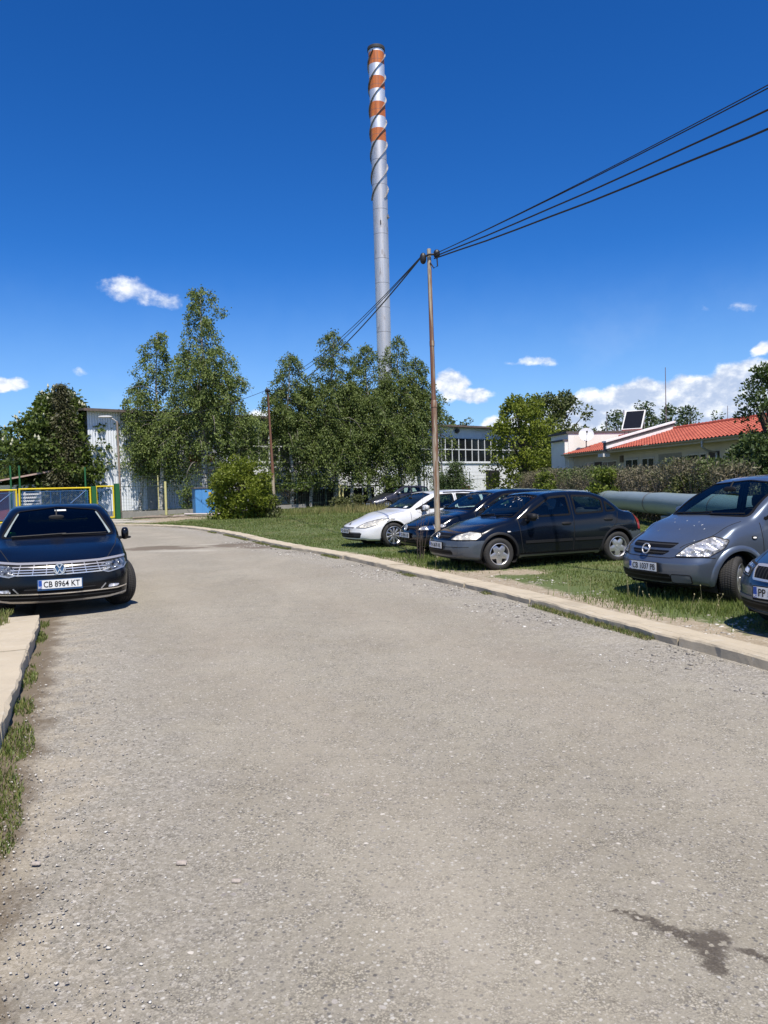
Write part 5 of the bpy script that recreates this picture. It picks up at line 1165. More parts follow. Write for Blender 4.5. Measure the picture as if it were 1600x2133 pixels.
mb = MB(); mb.add([hp(-.4, .55, 7.16), hp(HL+.4, .55, 7.16), hp(HL+.4, -4.5, 7.45), hp(-.4, -4.5, 7.45), hp(HL+.4, -9.4, 7.1), hp(-.4, -9.4, 7.1)] + [hp(-.4, .55, 7.30), hp(HL+.4, .55, 7.30), hp(HL+.4, -4.5, 7.60), hp(-.4, -4.5, 7.60), hp(HL+.4, -9.4, 7.25), hp(-.4, -9.4, 7.25)],
    [(0,1,2,3),(3,2,4,5),(6,9,8,7),(9,11,10,8),(0,6,7,1),(1,7,8,2),(2,8,10,4),(4,10,11,5),(5,11,9,3),(3,9,6,0)]); part(mb, 'roof', [ROOFD])
mb = MB(); hbox(mb, -.42, HL+.42, .552, .60, 7.13, 7.31); part(mb, 'fascia', [RUSTY])
bw = .955
for i in range(int((HL-12)/bw)):
    s0 = 11.4+i*bw; mb = MB(); m = s0+bw
    mb.m = 0
    hbox(mb, s0+.002, s0+.085, -.045, .05, 3.70, 6.14); hbox(mb, s0+.085, m, -.045, .04, 3.70, 3.80); hbox(mb, s0+.085, m, -.045, .04, 6.06, 6.14); hbox(mb, s0+.085, m, -.045, .045, 4.92, 5.02)
    mb.m = 1
    ty, tz = random.uniform(-.012, .012), random.uniform(-.012, .012)
    for z0, z1 in ((3.80, 4.92), (5.02, 6.06)):
        mb.quad(hp(s0+.085, .0+ty, z0), hp(m, .0-ty, z0), hp(m, .0-ty+tz, z1), hp(s0+.085, .0+ty+tz, z1))
    part(mb, 'window', [WHITE_STEEL, DARKP])
mb = MB(); hbox(mb, 11.3, HL, .051, .13, 3.62, 3.695); part(mb, 'sill', [WHITE_STEEL])
mb = MB(); hbox(mb, 4.0, 5.15, .04, .26, .36, 5.2); part(mb, 'duct', [plain('duct_grey', (.27, .28, .30), .6)])
mb = MB()
for q in range(4): hbox(mb, 3.95, 5.2, .265, .33, 4.25+q*.30, 4.42+q*.30)
part(mb, 'louvre', [plain('louvre_dark', (.06, .06, .065), .7)])
mb = MB(); hbox(mb, 7.3, 9.1, .05, .75, 3.75, 4.25); part(mb, 'canopy', [plain('canopy_red', (.36, .03, .025), .6)])
mb = MB(); hbox(mb, 8.6, 9.3, .06, .10, .36, 2.45); part(mb, 'door', [plain('door_pale', (.36, .40, .42), .55)])
mb = MB(); hbox(mb, 40.2, 42.2, .02, .10, .36, 2.9); part(mb, 'doorway', [plain('dark_opening', (.012, .011, .01), .9)])
mb = MB(); p = hp(36.0, .12, 6.8); mb.lathe([(0, .3), (.22, .28), (.26, 0), (.16, -.02), (0, -.02)], 16, Matrix.Translation(p) @ Matrix.Rotation(R(90), 4, 'X')); part(mb, 'floodlight', [plain('black_lamp', (.02, .02, .02), .5)])
mb = MB(); hbox(mb, 36.5, 37.3, .10, .5, .4, 1.35); part(mb, 'red_box', [plain('red_brown_box', (.30, .07, .045), .7)])

# ================================================================== chimney
ch = empty('chimney', (.55, 95, 0)); tag(ch, 'tall silver chimney with orange and white bands and spiral strakes', 'chimney')
k = N('chimney_steel'); o = k.obj(); sp = k.n('SeparateXYZ', inp={0: o}); z = sp.outputs[2]
st = k.noise(k.mapv(o, (2.2, 2.2, .10)), 1.4, 5, .6); sm = k.noise(k.mapv(o, (1.5, 1.5, .5)), 1.3, 4, .6)
steel = k.mix(st, (.52, .495, .465), (.78, .75, .715)); steel = k.mix(k.rng(sm, .55, .75, 0, .7), steel, (.30, .255, .22))
white = k.mix(k.rng(sm, .5, .75, 0, .5), (.86, .84, .81), (.55, .52, .49)); orange = k.mix(k.rng(st, .4, .65), (.58, .17, .035), (.36, .10, .03)); orange = k.mix(k.rng(sm, .58, .7, 0, .6), orange, (.66, .30, .05))
band = k.ramp(k.math('DIVIDE', k.math('SUBTRACT', z, 43.05), 11.6), [(0, 0), (.0172, 1), (.151, 0), (.272, 1), (.418, 0), (.552, 1), (.681, 0), (.811, 1), (.935, 0)], 'CONSTANT')
isw = k.ramp(k.math('DIVIDE', k.math('SUBTRACT', z, 43.25), 12.0), [(0, 0), (.0001, 1)], 'CONSTANT')
c = k.mix(isw, steel, white); c = k.mix(band, c, orange)
seam = k.math('PINGPONG', k.math('ADD', z, .35), 1.48); drip = k.noise(k.mapv(o, (6, 6, .12)), 1.8, 5, .65); c = k.mix(k.rng(drip, .56, .72, 0, .5), c, (.20, .15, .12)); c = k.mix(k.rng(seam, .05, .015, 0, .6), c, (.10, .09, .085))
CHM = k.bsdf(c, k.math('ADD', .34, k.math('MULTIPLY', sm, .2)), k.math('MULTIPLY', k.math('SUBTRACT', 1, band), .72))
def crad(z): return .845+.0018*z+(.012 if z > 34.9 else 0)
mb = MB(); mb.lathe([(crad(z), z) for z in np.linspace(0, 54.5, 60)] + [(crad(54.5)-.12, 54.5), (crad(54.5)-.12, 52)], 64); mb.build('shaft', CHM, ch, True)
mb = MB(); mb.lathe([(crad(54)+.0, 54.22), (crad(54)+.10, 54.25), (crad(54)+.12, 54.52), (crad(54)+.10, 54.62), (crad(54)-.1, 54.62)], 64); mb.build('crown_ring', plain('soot_ring', (.03, .03, .032), .7), ch, True)
k = N('strake_paint'); z = k.n('SeparateXYZ', inp={0: k.obj()}).outputs[2]; nn = k.noise(k.obj(), 2, 4); SM = k.bsdf(k.mix(k.rng(nn, .35, .6), (.09, .088, .085), (.26, .25, .245)), .6, 0)
for q in range(3):
    V, F = [], []; n = 300; pitch = 8.05; z0, z1 = 36.4, 54.0
    for i in range(n+1):
        z = z0+(z1-z0)*i/n; th = 2*math.pi*((z-35.0)/pitch+q/3)-math.pi*.0; r0 = crad(z)-.02; r1 = crad(z)+.17
        for r, dz in ((r0, -.03), (r1, -.02), (r1, .02), (r0, .03)): V.append((r*math.cos(th), r*math.sin(th), z+dz))
    for i in range(n):
        for a in range(4): F.append((4*i+a, 4*i+(a+1) % 4, 4*i+4+(a+1) % 4, 4*i+4+a))
    mb = MB(); mb.add(V, F); mb.build('strake', SM, ch)
mb = MB(); mb.box((.86, -.35, 34.3), (.28, .16, .5)); mb.tube([(.80, -.45, 34.2), (1.12, -.40, 34.2)], .05, 6); mb.build('lamp_bracket', plain('bracket_grey', (.12, .12, .12), .6), ch)
mb = MB(); mb.box((.0, -.93, 33.5), (.12, .10, .5)); mb.build('hatch', plain('hatch_dark', (.05, .05, .05), .7), ch)

# ================================================================== house with the tiled roof
E0 = np.array([12.6, 53.0]); U = np.array([.16, -.987]); NN = np.array([.987, .16])
def gp(a, b, z): return (E0[0]+U[0]*a+NN[0]*b, E0[1]+U[1]*a+NN[1]*b, z)
def gbox(mb, a0, a1, b0, b1, z0, z1): return hbox(mb, a0, a1, b0, b1, z0, z1, gp)
house = empty('tiled_house', (E0[0], E0[1], 0)); tag(house, 'low cream house with an orange tiled roof behind the brown hedge', 'house')
GM = Matrix.Translation(Vector((-E0[0], -E0[1], 0)))
def hpart(mb, name, mats, parent=house, smooth=False):
    o = mb.build(name, mats, parent, smooth)
    if parent is house: o.matrix_parent_inverse = GM
    return o
CREAM = plain('cream_render', (.52, .47, .36), .9, var=.12, scale=2, bump=.2); WHITEW = plain('white_render', (.76, .77, .71), .9, var=.18, scale=1.2, bump=.2); GUT = plain('zinc_gutter', (.38, .38, .37), .45, .5)
AL = 30.0
k = N('roof_tiles'); o = k.pos(); f = k.noise(o, .9, 4); g = k.n('SeparateColor', inp={0: k.vor(o, 3.0, out='Color')}).outputs[0]
c = k.mix(g, (.31, .062, .036), (.42, .105, .060)); c = k.mix(k.rng(f, .5, .75, 0, .5), c, (.34, .06, .03)); TILE = k.bsdf(c, .75)
def tiles(a0, a1, name):
    """waved rows of tiles from the eave up to the ridge"""
    na = int((a1-a0)/.042); rows = 13; V, F = [], []; aa = np.linspace(a0, a1, na)
    bl = []
    for r in range(rows): bl += [(r/rows, .035), ((r+.98)/rows, .0)]
    for t, lift in bl:
        for a in aa: b = -.15+4.15*t; z = 3.42+1.13*t+lift+.034*math.cos((a-a0)*2*math.pi/.30); V.append(gp(a, b, z))
    n = len(aa)
    for i in range(len(bl)-1):
        for j in range(n-1): F.append((i*n+j, i*n+j+1, (i+1)*n+j+1, (i+1)*n+j))
    mb = MB(); mb.add(V, F); return hpart(mb, name, TILE, smooth=False)
tiles(0, 6.55, 'roof'); tiles(7.05, AL, 'roof')
mb = MB(); mb.add([gp(0, 4.0, 4.55), gp(AL, 4.0, 4.55), gp(AL, 9.2, 3.1), gp(0, 9.2, 3.1)], [(0, 1, 2, 3)]); hpart(mb, 'rear_roof', TILE)
RIDGE = plain('ridge_tile', (.36, .07, .04), .8, var=.3)
for a0, a1 in ((0, 6.5), (7.06, AL)):
    pts, rs = [], []
    for i in range(int((a1-a0)/.38)): pts += [gp(a0+i*.38, 4.0, 4.60), gp(a0+i*.38+.36, 4.0, 4.585)]; rs += [.115, .098]
    mb = MB(); mb.tube(pts, rs, 8); hpart(mb, 'ridge_cap', RIDGE)
mb = MB(); gbox(mb, 0, AL, .6, 9.0, 0, 3.42); hpart(mb, 'wall', CREAM)
mb = MB(); gbox(mb, .02, AL, -.12, .6, 3.22, 3.36); hpart(mb, 'soffit', plain('soffit_pale', (.46, .42, .34), .9))
mb = MB(); V, F = [], []; 
for i, a in enumerate(np.linspace(-.1, AL, 60)):
    for w in np.linspace(math.pi, 2*math.pi, 7): V.append(gp(a, -.24+.085*math.cos(w), 3.40+.085*math.sin(w)))
for i in range(59):
    for j in range(6): F.append((7*i+j, 7*i+7+j, 7*i+8+j, 7*i+1+j))
mb.add(V, F); hpart(mb, 'gutter', GUT, smooth=True)
mb = MB(); gbox(mb, 6.60, 7.0, -.36, 4.15, 3.30, 3.30); mb = MB()
P = [gp(6.60, -.34, 3.30), gp(7.0, -.34, 3.30), gp(7.0, 4.1, 4.50), gp(6.60, 4.1, 4.50), gp(6.60, -.34, 3.82), gp(7.0, -.34, 3.82), gp(7.0, 4.1, 4.95), gp(6.60, 4.1, 4.95)]
mb.add(P, [(0,3,2,1),(4,5,6,7),(0,1,5,4),(1,2,6,5),(2,3,7,6),(3,0,4,7)]); hpart(mb, 'fire_wall', plain('fire_wall_grey', (.105, .095, .095), .9, var=.25))
for nm, a0, a1, z0, z1 in (('coping', 6.52, 7.08, 3.825, 3.93), ('flashing', 7.003, 7.14, 3.44, 3.60)):
    mb = MB(); dz = 1.13; P = [gp(a0, -.38, z0), gp(a1, -.38, z0), gp(a1, 4.12, z0+dz), gp(a0, 4.12, z0+dz), gp(a0, -.38, z1), gp(a1, -.38, z1), gp(a1, 4.12, z1+dz), gp(a0, 4.12, z1+dz)]
    mb.add(P, [(0,3,2,1),(4,5,6,7),(0,1,5,4),(1,2,6,5),(2,3,7,6),(3,0,4,7)]); hpart(mb, nm, plain('white_coping', (.78, .77, .75), .6))
mb = MB(); gbox(mb, 6.2, 6.9, -.50, -.05, 2.98, 3.18); hpart(mb, 'hopper', plain('hopper_white', (.62, .60, .57), .6))
WF = plain('window_frame_cream', (.58, .54, .44), .6); GL = plain('house_pane', (.02, .027, .028), .10, var=.7, scale=.8)
def hwin(a0, a1, z0, z1, panes):
    mb = MB(); mb.m = 1; mb.quad(gp(a0, .60, z0), gp(a1, .60, z0), gp(a1, .60, z1), gp(a0, .60, z1)) if False else gbox(mb, a0+.05, a1-.05, .572, .596, z0+.05, z1-.05)
    mb.m = 0
    gbox(mb, a0, a1, .545, .59, z1-.07, z1); gbox(mb, a0, a1, .53, .59, z0, z0+.07)
    for a in [a0, a1-.07]+[a0+(a1-a0)*q for q in panes]: gbox(mb, a, a+.07, .55, .59, z0+.07, z1-.07)
    hpart(mb, 'window', [WF, GL])
for a0, a1, ps in ((2.0, 3.35, (.6,)), (4.5, 6.5, (.38,)), (7.6, 9.2, (.52,)), (9.6, 11.0, (.48,)), (14.2, 15.3, ()), (15.4, 16.0, ()), (19.6, 21.2, (.5,)), (23.0, 24.6, (.5,))): hwin(a0, a1, 1.35, 2.78, ps)
mb = MB(); gbox(mb, 3.4, 4.4, .56, .595, .1, 2.75); hpart(mb, 'door', plain('door_brown', (.05, .035, .03), .6))
mb = MB(); gbox(mb, 16.15, 17.0, .56, .595, .1, 2.82); hpart(mb, 'door', plain('door_brown', (.05, .035, .03), .6))
mb = MB(); gbox(mb, 11.4, 13.7, .585, .596, .1, 2.9); hpart(mb, 'porch_recess', plain('porch_shade', (.27, .25, .20), .9))
mb = MB(); gbox(mb, 7.02, 7.35, .50, .598, 2.62, 3.02); hpart(mb, 'meter_box', plain('meter_brown', (.12, .09, .06), .7))
mb = MB(); mb.tube([gp(16.9, -.24, 3.34), gp(16.9, -.24, 3.02), gp(16.9, .0, 2.86), gp(16.9, .50, 2.74), gp(16.9, .52, .1)], .055, 8); hpart(mb, 'downpipe', GUT)
# flat-roofed annex beyond the far gable
an = empty('annex', (*gp(-3, 4, 0),)); tag(an, 'white flat-roofed annex behind the far end of the tiled roof', 'building'); AM = Matrix.Translation(-Vector(gp(-3, 4, 0)))
def apart(mb, n, m): o = mb.build(n, m, an); o.matrix_parent_inverse = AM; return o
mb = MB(); gbox(mb, -3.2, -.06, .25, 9, 0, 4.85); apart(mb, 'wall', WHITEW)
mb = MB(); gbox(mb, -3.4, .0, .1, 9.3, 4.86, 5.0); apart(mb, 'roof_slab', ROOFD)
mb = MB(); gbox(mb, -2.3, -.10, .0, .245, 0, 4.35); apart(mb, 'lower_wall', WHITEW)
mb = MB(); gbox(mb, -2.45, -.05, -.15, .24, 4.36, 4.46); apart(mb, 'lower_roof', ROOFD)
# things on the roofs
c0 = Vector(gp(4.2, 2.9, 4.35)); sol = empty('solar_collector', c0); tag(sol, 'dark tilted solar collector in a white frame on the tiled roof', 'solar panel')
nd_ = Vector((-.38, -.62, .68)).normalized(); ua = Vector((.62, -.38, 0)).normalized(); ua = Vector((-nd_.y, nd_.x, 0)).normalized(); vb = nd_.cross(ua); vb = vb if vb.z > 0 else -vb; vb = vb*.86
def solp(x, y, d): return ua*x + vb*y + nd_*d + Vector((0, 0, 1.0))
def solbox(mb, x0, x1, y0, y1, d0, d1): return mb.add([solp(x, y, d) for d in (d0, d1) for x, y in ((x0, y0), (x1, y0), (x1, y1), (x0, y1))], [(0,3,2,1),(4,5,6,7),(0,1,5,4),(1,2,6,5),(2,3,7,6),(3,0,4,7)])
mb = MB(); solbox(mb, -.56, .56, -.93, .93, -.05, .045); solo = mb.build('absorber', plain('absorber_dark', (.007, .009, .016), .8, **{'Specular IOR Level': .1}), sol)
mb = MB(); solbox(mb, -.63, -.565, -1, 1, -.06, .07); solbox(mb, .565, .63, -1, 1, -.06, .07); solbox(mb, -.564, .564, .935, 1, -.06, .07); solbox(mb, -.564, .564, -1, -.935, -.06, .07); mb.build('frame', plain('frame_white', (.68, .68, .66), .5), sol)
mb = MB(); 
for x in (-.5, .5): mb.tube([solp(x, .9, -.06), (ua*x - Vector((nd_.x, nd_.y, 0))*1.0 + Vector((0, 0, .12)))], .03, 6); mb.tube([solp(x, -.9, -.06), ua*x - Vector((0, 0, .15)) + Vector((nd_.x, nd_.y, 0))*.2], .03, 6)
mb.build('stand', GUT, sol)
mb = MB(); mb.lathe([(0, .15), (.12, .14), (.13, -.14), (0, -.15)], 14, Matrix.Translation(solp(-.72, 1.1, -.1))); mb.build('expansion_tank', plain('tank_white', (.7, .7, .7), .5), sol, True)
d0 = Vector(gp(.75, 1.2, 3.72)); dish = empty('satellite_dish', d0); tag(dish, 'white satellite dish standing low on the tiled roof', 'satellite dish')
mb = MB(); Mx = Matrix.Translation((0, 0, .95)) @ Vector((-.15, -.9, .42)).to_track_quat('Z', 'Y').to_matrix().to_4x4(); mb.lathe([(0, 0), (.2, .02), (.36, .06), (.50, .11), (.50, .13), (.36, .08), (.2, .04), (0, .02)], 28, Mx); mb.build('reflector', plain('dish_white', (.62, .64, .66), .5), dish, True)
mb = MB(); mb.tube([Mx @ Vector((0, -.58, .1)), Mx @ Vector((0, -.1, .62))], .02, 6); mb.box(Mx @ Vector((0, -.08, .64)), (.09, .09, .12)); mb.build('feed_arm', CM['plastic'], dish)
mb = MB(); mb.tube([(0, 0, -.05), (0, .05, .9)], .035, 8); mb.box((0, 0, .02), (.5, .5, .18), taper=.6); mb.build('foot', plain('dish_foot', (.12, .11, .10), .8), dish)
for (x, y, h, r, lab) in ((22.15, 60, 10.2, .05, 'tall thin antenna mast rising behind the ridge of the tiled roof'), (26.95, 60, 7.1, .04, 'short thin mast behind the ridge beside the small dark tree'), (21.9, 75, 8.2, .045, 'thin far mast left of the solar collector')):
    mb = MB(); mb.tube([(x, y, 0), (x, y, h*.5), (x, y, h)], [r, r*.8, r*.45], 6); tag(mb.build('antenna_mast', plain('mast_red_grey', (.16, .10, .11), .6)), lab, 'mast')

# ================================================================== heating pipe
pipe = empty('heating_pipe', (9.5, 30, 0)); tag(pipe, 'thick grey-blue heating pipe running along the brown hedge', 'pipe')
k = N('pipe_cladding'); o = k.pos(); f = k.noise(k.mapv(o, (1, .35, 1)), 2.2, 5, .6); c = k.mix(f, (.20, .26, .265), (.30, .355, .36)); c = k.mix(k.rng(k.noise(o, 5, 4), .6, .75, 0, .4), c, (.17, .16, .13)); PCL = k.bsdf(c, .45, .25)
pl = [(8.55, 12), (9.1, 23.5), (9.62, 33), (10.35, 50), (11.6, 84)]; PP = resample(pl, 1.2)
mb = MB(); mb.tube([(x-9.5, y-30, .76+.012*math.sin(i*1.9)) for i, (x, y) in enumerate(PP)], [.36+(.006 if i % 2 else 0) for i in range(len(PP))], 28); mb.build('cladding', PCL, pipe, True)
for i in range(2, len(PP)-1, 5):
    x, y = PP[i]; d = PP[i+1]-PP[i]; d = Vector((d[0], d[1], 0)).normalized(); c = Vector((x-9.5, y-30, .76)); mb = MB(); mb.tube([c-d*.035, c+d*.035], .375, 24, False); mb.build('band', plain('band_rust', (.17, .13, .10), .8, var=.5), pipe)
for i in range(4, len(PP)-1, 6):
    x, y = PP[i]; mb = MB(); mb.box((x-9.5, y-30, .19), (.8, .45, .46), rz=.06, bev=.03); mb.build('support_block', CONC, pipe)

# ================================================================== fence, gate, cabinet
FA = np.array([-16.3, 47.0]); FU = HU
def fp(s, out, z): return (FA[0]+FU[0]*s+HN[0]*out, FA[1]+FU[1]*s+HN[1]*out, z)
GREEN = plain('green_steel', (.015, .11, .035), .5, var=.2); YEL = plain('yellow_steel', (.68, .52, .015), .5, var=.15); BLUEW = plain('blue_wire', (.02, .10, .26), .5); DGREEN = plain('dark_green_wire', (.02, .045, .035), .6); PALEY = plain('pale_yellow_steel', (.55, .50, .22), .6, var=.3)
fence = empty('wire_fence', fp(0, 0, 0)); tag(fence, 'wire mesh fence on a low concrete wall in front of the factory hall', 'fence'); FM = Matrix.Translation(-Vector(fp(0, 0, 0)))
def fpart(mb, n, m, parent=fence, inv=None): o = mb.build(n, m, parent); o.matrix_parent_inverse = FM if inv is None else inv; return o
FLEN = 41.0
mb = MB(); V = []; hbox(mb, .25, 14, -.10, .12, -.05, .42, fp); fpart(mb, 'base_wall', CONC)
mb = MB(); mb.tube([fp(.2, 0, 1.98), fp(FLEN, 0, 1.98)], .022, 6); mb.tube([fp(.2, 0, .5), fp(FLEN, 0, .5)], .014, 6); mb.tube([fp(.2, 0, 2.28), fp(FLEN, 0, 2.28)], .007, 4); mb.tube([fp(.2, 0, 2.6), fp(FLEN, 0, 2.6)], .007, 4); fpart(mb, 'rail', DGREEN)
mb = MB(); sx = .4
while sx < FLEN: mb.tube([fp(sx, .02, .1), fp(sx, .02, 1.97)], .005, 3, False); sx += .20
for q in range(9): mb.tube([fp(.2, .02, .2+q*.2), fp(FLEN, .02, .2+q*.2)], .004, 3, False)
fpart(mb, 'mesh', DGREEN)
for i, s in enumerate(np.arange(2.7, FLEN, 2.65)):
    mb = MB(); mb.tube([fp(s, -.04, 0), fp(s, -.04, 2.65)], .035, 8); fpart(mb, 'post', PALEY if i in (0, 3, 8) else DGREEN)
for s, zz, lab in ((3.0, 2.25, 'pale yellow pipe post standing by the fence near the gate'), (17.1, 1.75, 'pair of pale yellow gas pipes rising beside the fence'), (9.2, 2.6, 'pale yellow pipe post behind the blue cabinet')):
    mb = MB(); 
    for q in ((0,) if s != 17.1 else (-.16, .16)): mb.tube([fp(s+q, .35, 0), fp(s+q, .35, zz)], .075, 10)
    if s == 17.1: mb.tube([fp(s-.16, .35, zz-.05), fp(s+.16, .35, zz-.05)], .07, 8)
    tag(mb.build('gas_pipe', PALEY), lab, 'pipe')
gate = empty('yard_gate', fp(-1.5, 0, 0)); tag(gate, 'wide double gate with yellow frames and blue wire mesh between green posts', 'gate'); GI = Matrix.Translation(-Vector(fp(-1.5, 0, 0)))
def leaf(name, s0, s1, z0, z1, parent=gate, inv=GI, brace=True, mids=(.42, .57)):
    mb = MB(); r = .045
    mb.tube([fp(s0, 0, z0), fp(s0, 0, z1)], r, 8); mb.tube([fp(s1, 0, z0), fp(s1, 0, z1)], r, 8); mb.tube([fp(s0-.03, 0, z1), fp(s1+.03, 0, z1)], r, 8); mb.tube([fp(s0-.03, 0, z0), fp(s1+.03, 0, z0)], r, 8)
    fr = mb.build(name, YEL, parent); fr.matrix_parent_inverse = inv
    mb = MB(); i0, i1, j0, j1 = s0+.16, s1-.16, z0+.14, z1-.16
    for a, b in (((i0, j0), (i0, j1)), ((i1, j0), (i1, j1)), ((i0, j0), (i1, j0)), ((i0, j1), (i1, j1))): mb.tube([fp(a[0], 0, a[1]), fp(b[0], 0, b[1])], .022, 6)
    for m in (mids if brace else ()): mb.tube([fp(i0+(i1-i0)*m, 0, j0), fp(i0+(i1-i0)*m, 0, j1)], .018, 6)
    if brace: mb.tube([fp(i0+(i1-i0)*.45, 0, j0), fp(i1-.1, 0, j1)], .028, 6)
    st = .115; w, h = i1-i0, j1-j0; t = -h
    while t < w:
        for sg in (1, -1):
            x0, x1 = max(t, 0), min(t+h, w); y0, y1 = x0-t, x1-t
            if x1 > x0: mb.tube([fp(i0+x0, .01*sg, j0+(y0 if sg > 0 else h-y0)), fp(i0+x1, .01*sg, j0+(y1 if sg > 0 else h-y1))], .0085, 3, False)
        t += st
    m_ = mb.build('wire_mesh', BLUEW, fr); return fr
leaf('leaf', -5.6, -1.62, .12, 1.96); leaf('leaf', -9.7, -5.76, .12, 1.92, mids=(.3, .6)); leaf('wicket', -1.25, -.22, .12, 2.02, brace=False)
for s, z in ((-1.43, 2.05), (.0, 2.18)):
    mb = MB(); hbox(mb, s-.13, s+.13, -.13, .13, 0, z, fp); o = mb.build('post', GREEN, gate); o.matrix_parent_inverse = GI
for s, z in ((-5.92, 3.3), (-5.45, 3.3), (-1.75, 3.2)):
    mb = MB(); mb.tube([fp(s, -.35, 0), fp(s, -.35, z)], .05, 6); tag(mb.build('green_stake', GREEN), {-5.92: 'thin green stake behind the meeting yellow gate leaves, on the left', -5.45: 'thin green stake behind the meeting yellow gate leaves, on the right', -1.75: 'thin green stake beside the green gate post'}[s], 'stake')
cab = empty('electrical_cabinet', (-11.75, 50.2, 0), math.atan2(HU[1], HU[0])-.25); tag(cab, 'weathered blue metal cabinet with a flat grey lid in front of the fence', 'cabinet')
CB = plain('cabinet_blue', (.085, .27, .56), .5, var=.2, scale=3); mb = MB(); mb.box((0, 0, .90), (1.30, .85, 1.66), bev=.02); mb.build('body', CB, cab)
mb = MB(); mb.box((0, 0, 1.78), (1.46, 1.0, .08), bev=.01); mb.build('lid', plain('lid_grey', (.12, .11, .11), .7), cab)
for i in range(3): 
    mb = MB(); mb.box((-.43+.43*i, -.435, .90), (.41, .03, 1.56), bev=.008); d_ = mb.build('door', CB, cab)
    mb = MB(); mb.box((-.43+.43*i+.16, -.455, .95), (.03, .02, .16)); mb.build('handle', CM['plastic'], d_)
mb = MB(); mb.box((.30, -.456, 1.42), (.18, .008, .16)); mb.build('warning_plate', plain('warning_yellow', (.62, .40, .05), .5), cab)
# low dark shed and lean-to under the birches
sd_ = empty('dark_shed', (-3.9, 61.2, 0), math.atan2(HU[1], HU[0])-.25); tag(sd_, 'low dark plank shed under the right-hand birches', 'shed')
mb = MB(); 
for i in range(22): mb.box((-3.2+i*.3, -.6+random.uniform(-.02, .02), .75), (.27, .04, 1.5+random.uniform(-.08, .08)))
mb.build('plank_wall', plain('old_planks', (.045, .036, .030), .9, var=.6, scale=3), sd_)
mb = MB(); mb.box((0, .6, .72), (6.4, 2.2, 1.44)); mb.build('inner_wall', CM['dark'], sd_)
mb = MB(); mb.box((0, .45, 1.66), (7.0, 3.0, .10), ry=.01); mb.build('roof', ROOFD, sd_)
mb = MB(); mb.box((-2.6, -1.02, 1.52), (1.3, .06, .14)); mb.build('board', plain('board_brown', (.26, .14, .06), .8), sd_)
# guard hut and white things behind the gate
hut = empty('guard_hut', (-24.3, 51.5, 0), .5); tag(hut, 'white guard hut with a pinkish sloping roof behind the yellow gate', 'hut')
mb = MB(); mb.box((0, 0, 1.15), (3.4, 3.0, 2.3)); mb.build('wall', WHITEW, hut)
mb = MB(); mb.box((-.6, -.3, 2.72), (5.2, 4.4, .10), ry=-.18); mb.build('roof', plain('hut_roof', (.42, .30, .25), .8, var=.3), hut)
mb = MB(); mb.box((.3, -1.52, 1.45), (.9, .06, 1.1)); mb.build('window', DARKP, hut)
mb = MB(); mb.box((-1.2, -1.52, 1.0), (.8, .06, 1.95)); mb.build('door', plain('hut_door', (.18, .05, .06), .7), hut)
lo = empty('low_garage', (-30.0, 60, 0), .45); tag(lo, 'dark roofed low garage at the far left behind the gate', 'garage')
mb = MB(); mb.box((0, 0, 1.3), (7, 5, 2.6)); mb.build('wall', plain('garage_wall', (.30, .27, .23), .9), lo); mb = MB(); mb.box((0, 0, 2.95), (8.2, 6.2, .14), ry=-.10); mb.build('roof', ROOFD, lo)
bar = MB(); 
for i in range(9): bar.box((-20.2-.02*i, 44.2, .14+i*.19), (1.1, .04, .10))
for x in (-20.65, -19.75): bar.box((x, 44.27, .9), (.08, .08, 1.8))
tag(bar.build('slatted_board', plain('white_slats', (.70, .70, .68), .6)), 'white slatted board just behind the left gate leaf', 'board')
# debris beside the end of the kerb
PK = plain('pinkish_board', (.66, .58, .58), .7, var=.1); mb = MB(); mb.box((-10.9, 46.1, .22), (2.1, .5, .05), rz=.25, ry=.03); mb.box((-12.1, 45.9, .18), (.9, .25, .03), rz=.1); tag(mb.build('white_board', PK), 'pinkish white board lying on the debris before the blue cabinet', 'board')
LOG = plain('grey_wood', (.20, .165, .13), .95, var=.5, scale=6)
for i in range(11):
    x, y, a, l = random.uniform(-14.2, -9.3), random.uniform(43.0, 45.0), random.uniform(-.4, .5), random.uniform(.8, 2.0); mb = MB(); r = random.uniform(.03, .07)
    mb.tube([(x-l/2*math.cos(a), y-l/2*math.sin(a), .10+r), (x, y, .13+r), (x+l/2*math.cos(a), y+l/2*math.sin(a), .09+r)], [r, r*.9, r*.7], 7); tag(mb.build('branch', LOG), 'grey dead branch in the heap of debris near the blue cabinet', 'branch', 'dead branches in the debris heap')
SLABM = plain('broken_slab', (.40, .37, .31), .92, var=.25, scale=2, bump=.4)
for (x, y, s, a, lab) in ((-14.0, 41.2, 1.0, .3, 'broken concrete slab at the end of the kerb by the gate'), (-12.9, 40.3, .8, -.2, 'cracked flat slab between the kerb end and the debris'), (-15.4, 44.0, .9, .6, 'broken concrete slab at the foot of the green gate post')):
    mb = MB(); mb.prism([Vector((x+s*1.2*math.cos(t)*q, y+s*.8*math.sin(t)*q, -.02)) for t, q in ((.1, 1), (.9, .85), (1.8, 1.05), (2.7, .9), (3.6, 1), (4.6, .8), (5.5, 1.05))], (0, 0, .10)); tag(mb.build('concrete_slab', SLABM), lab, 'slab')

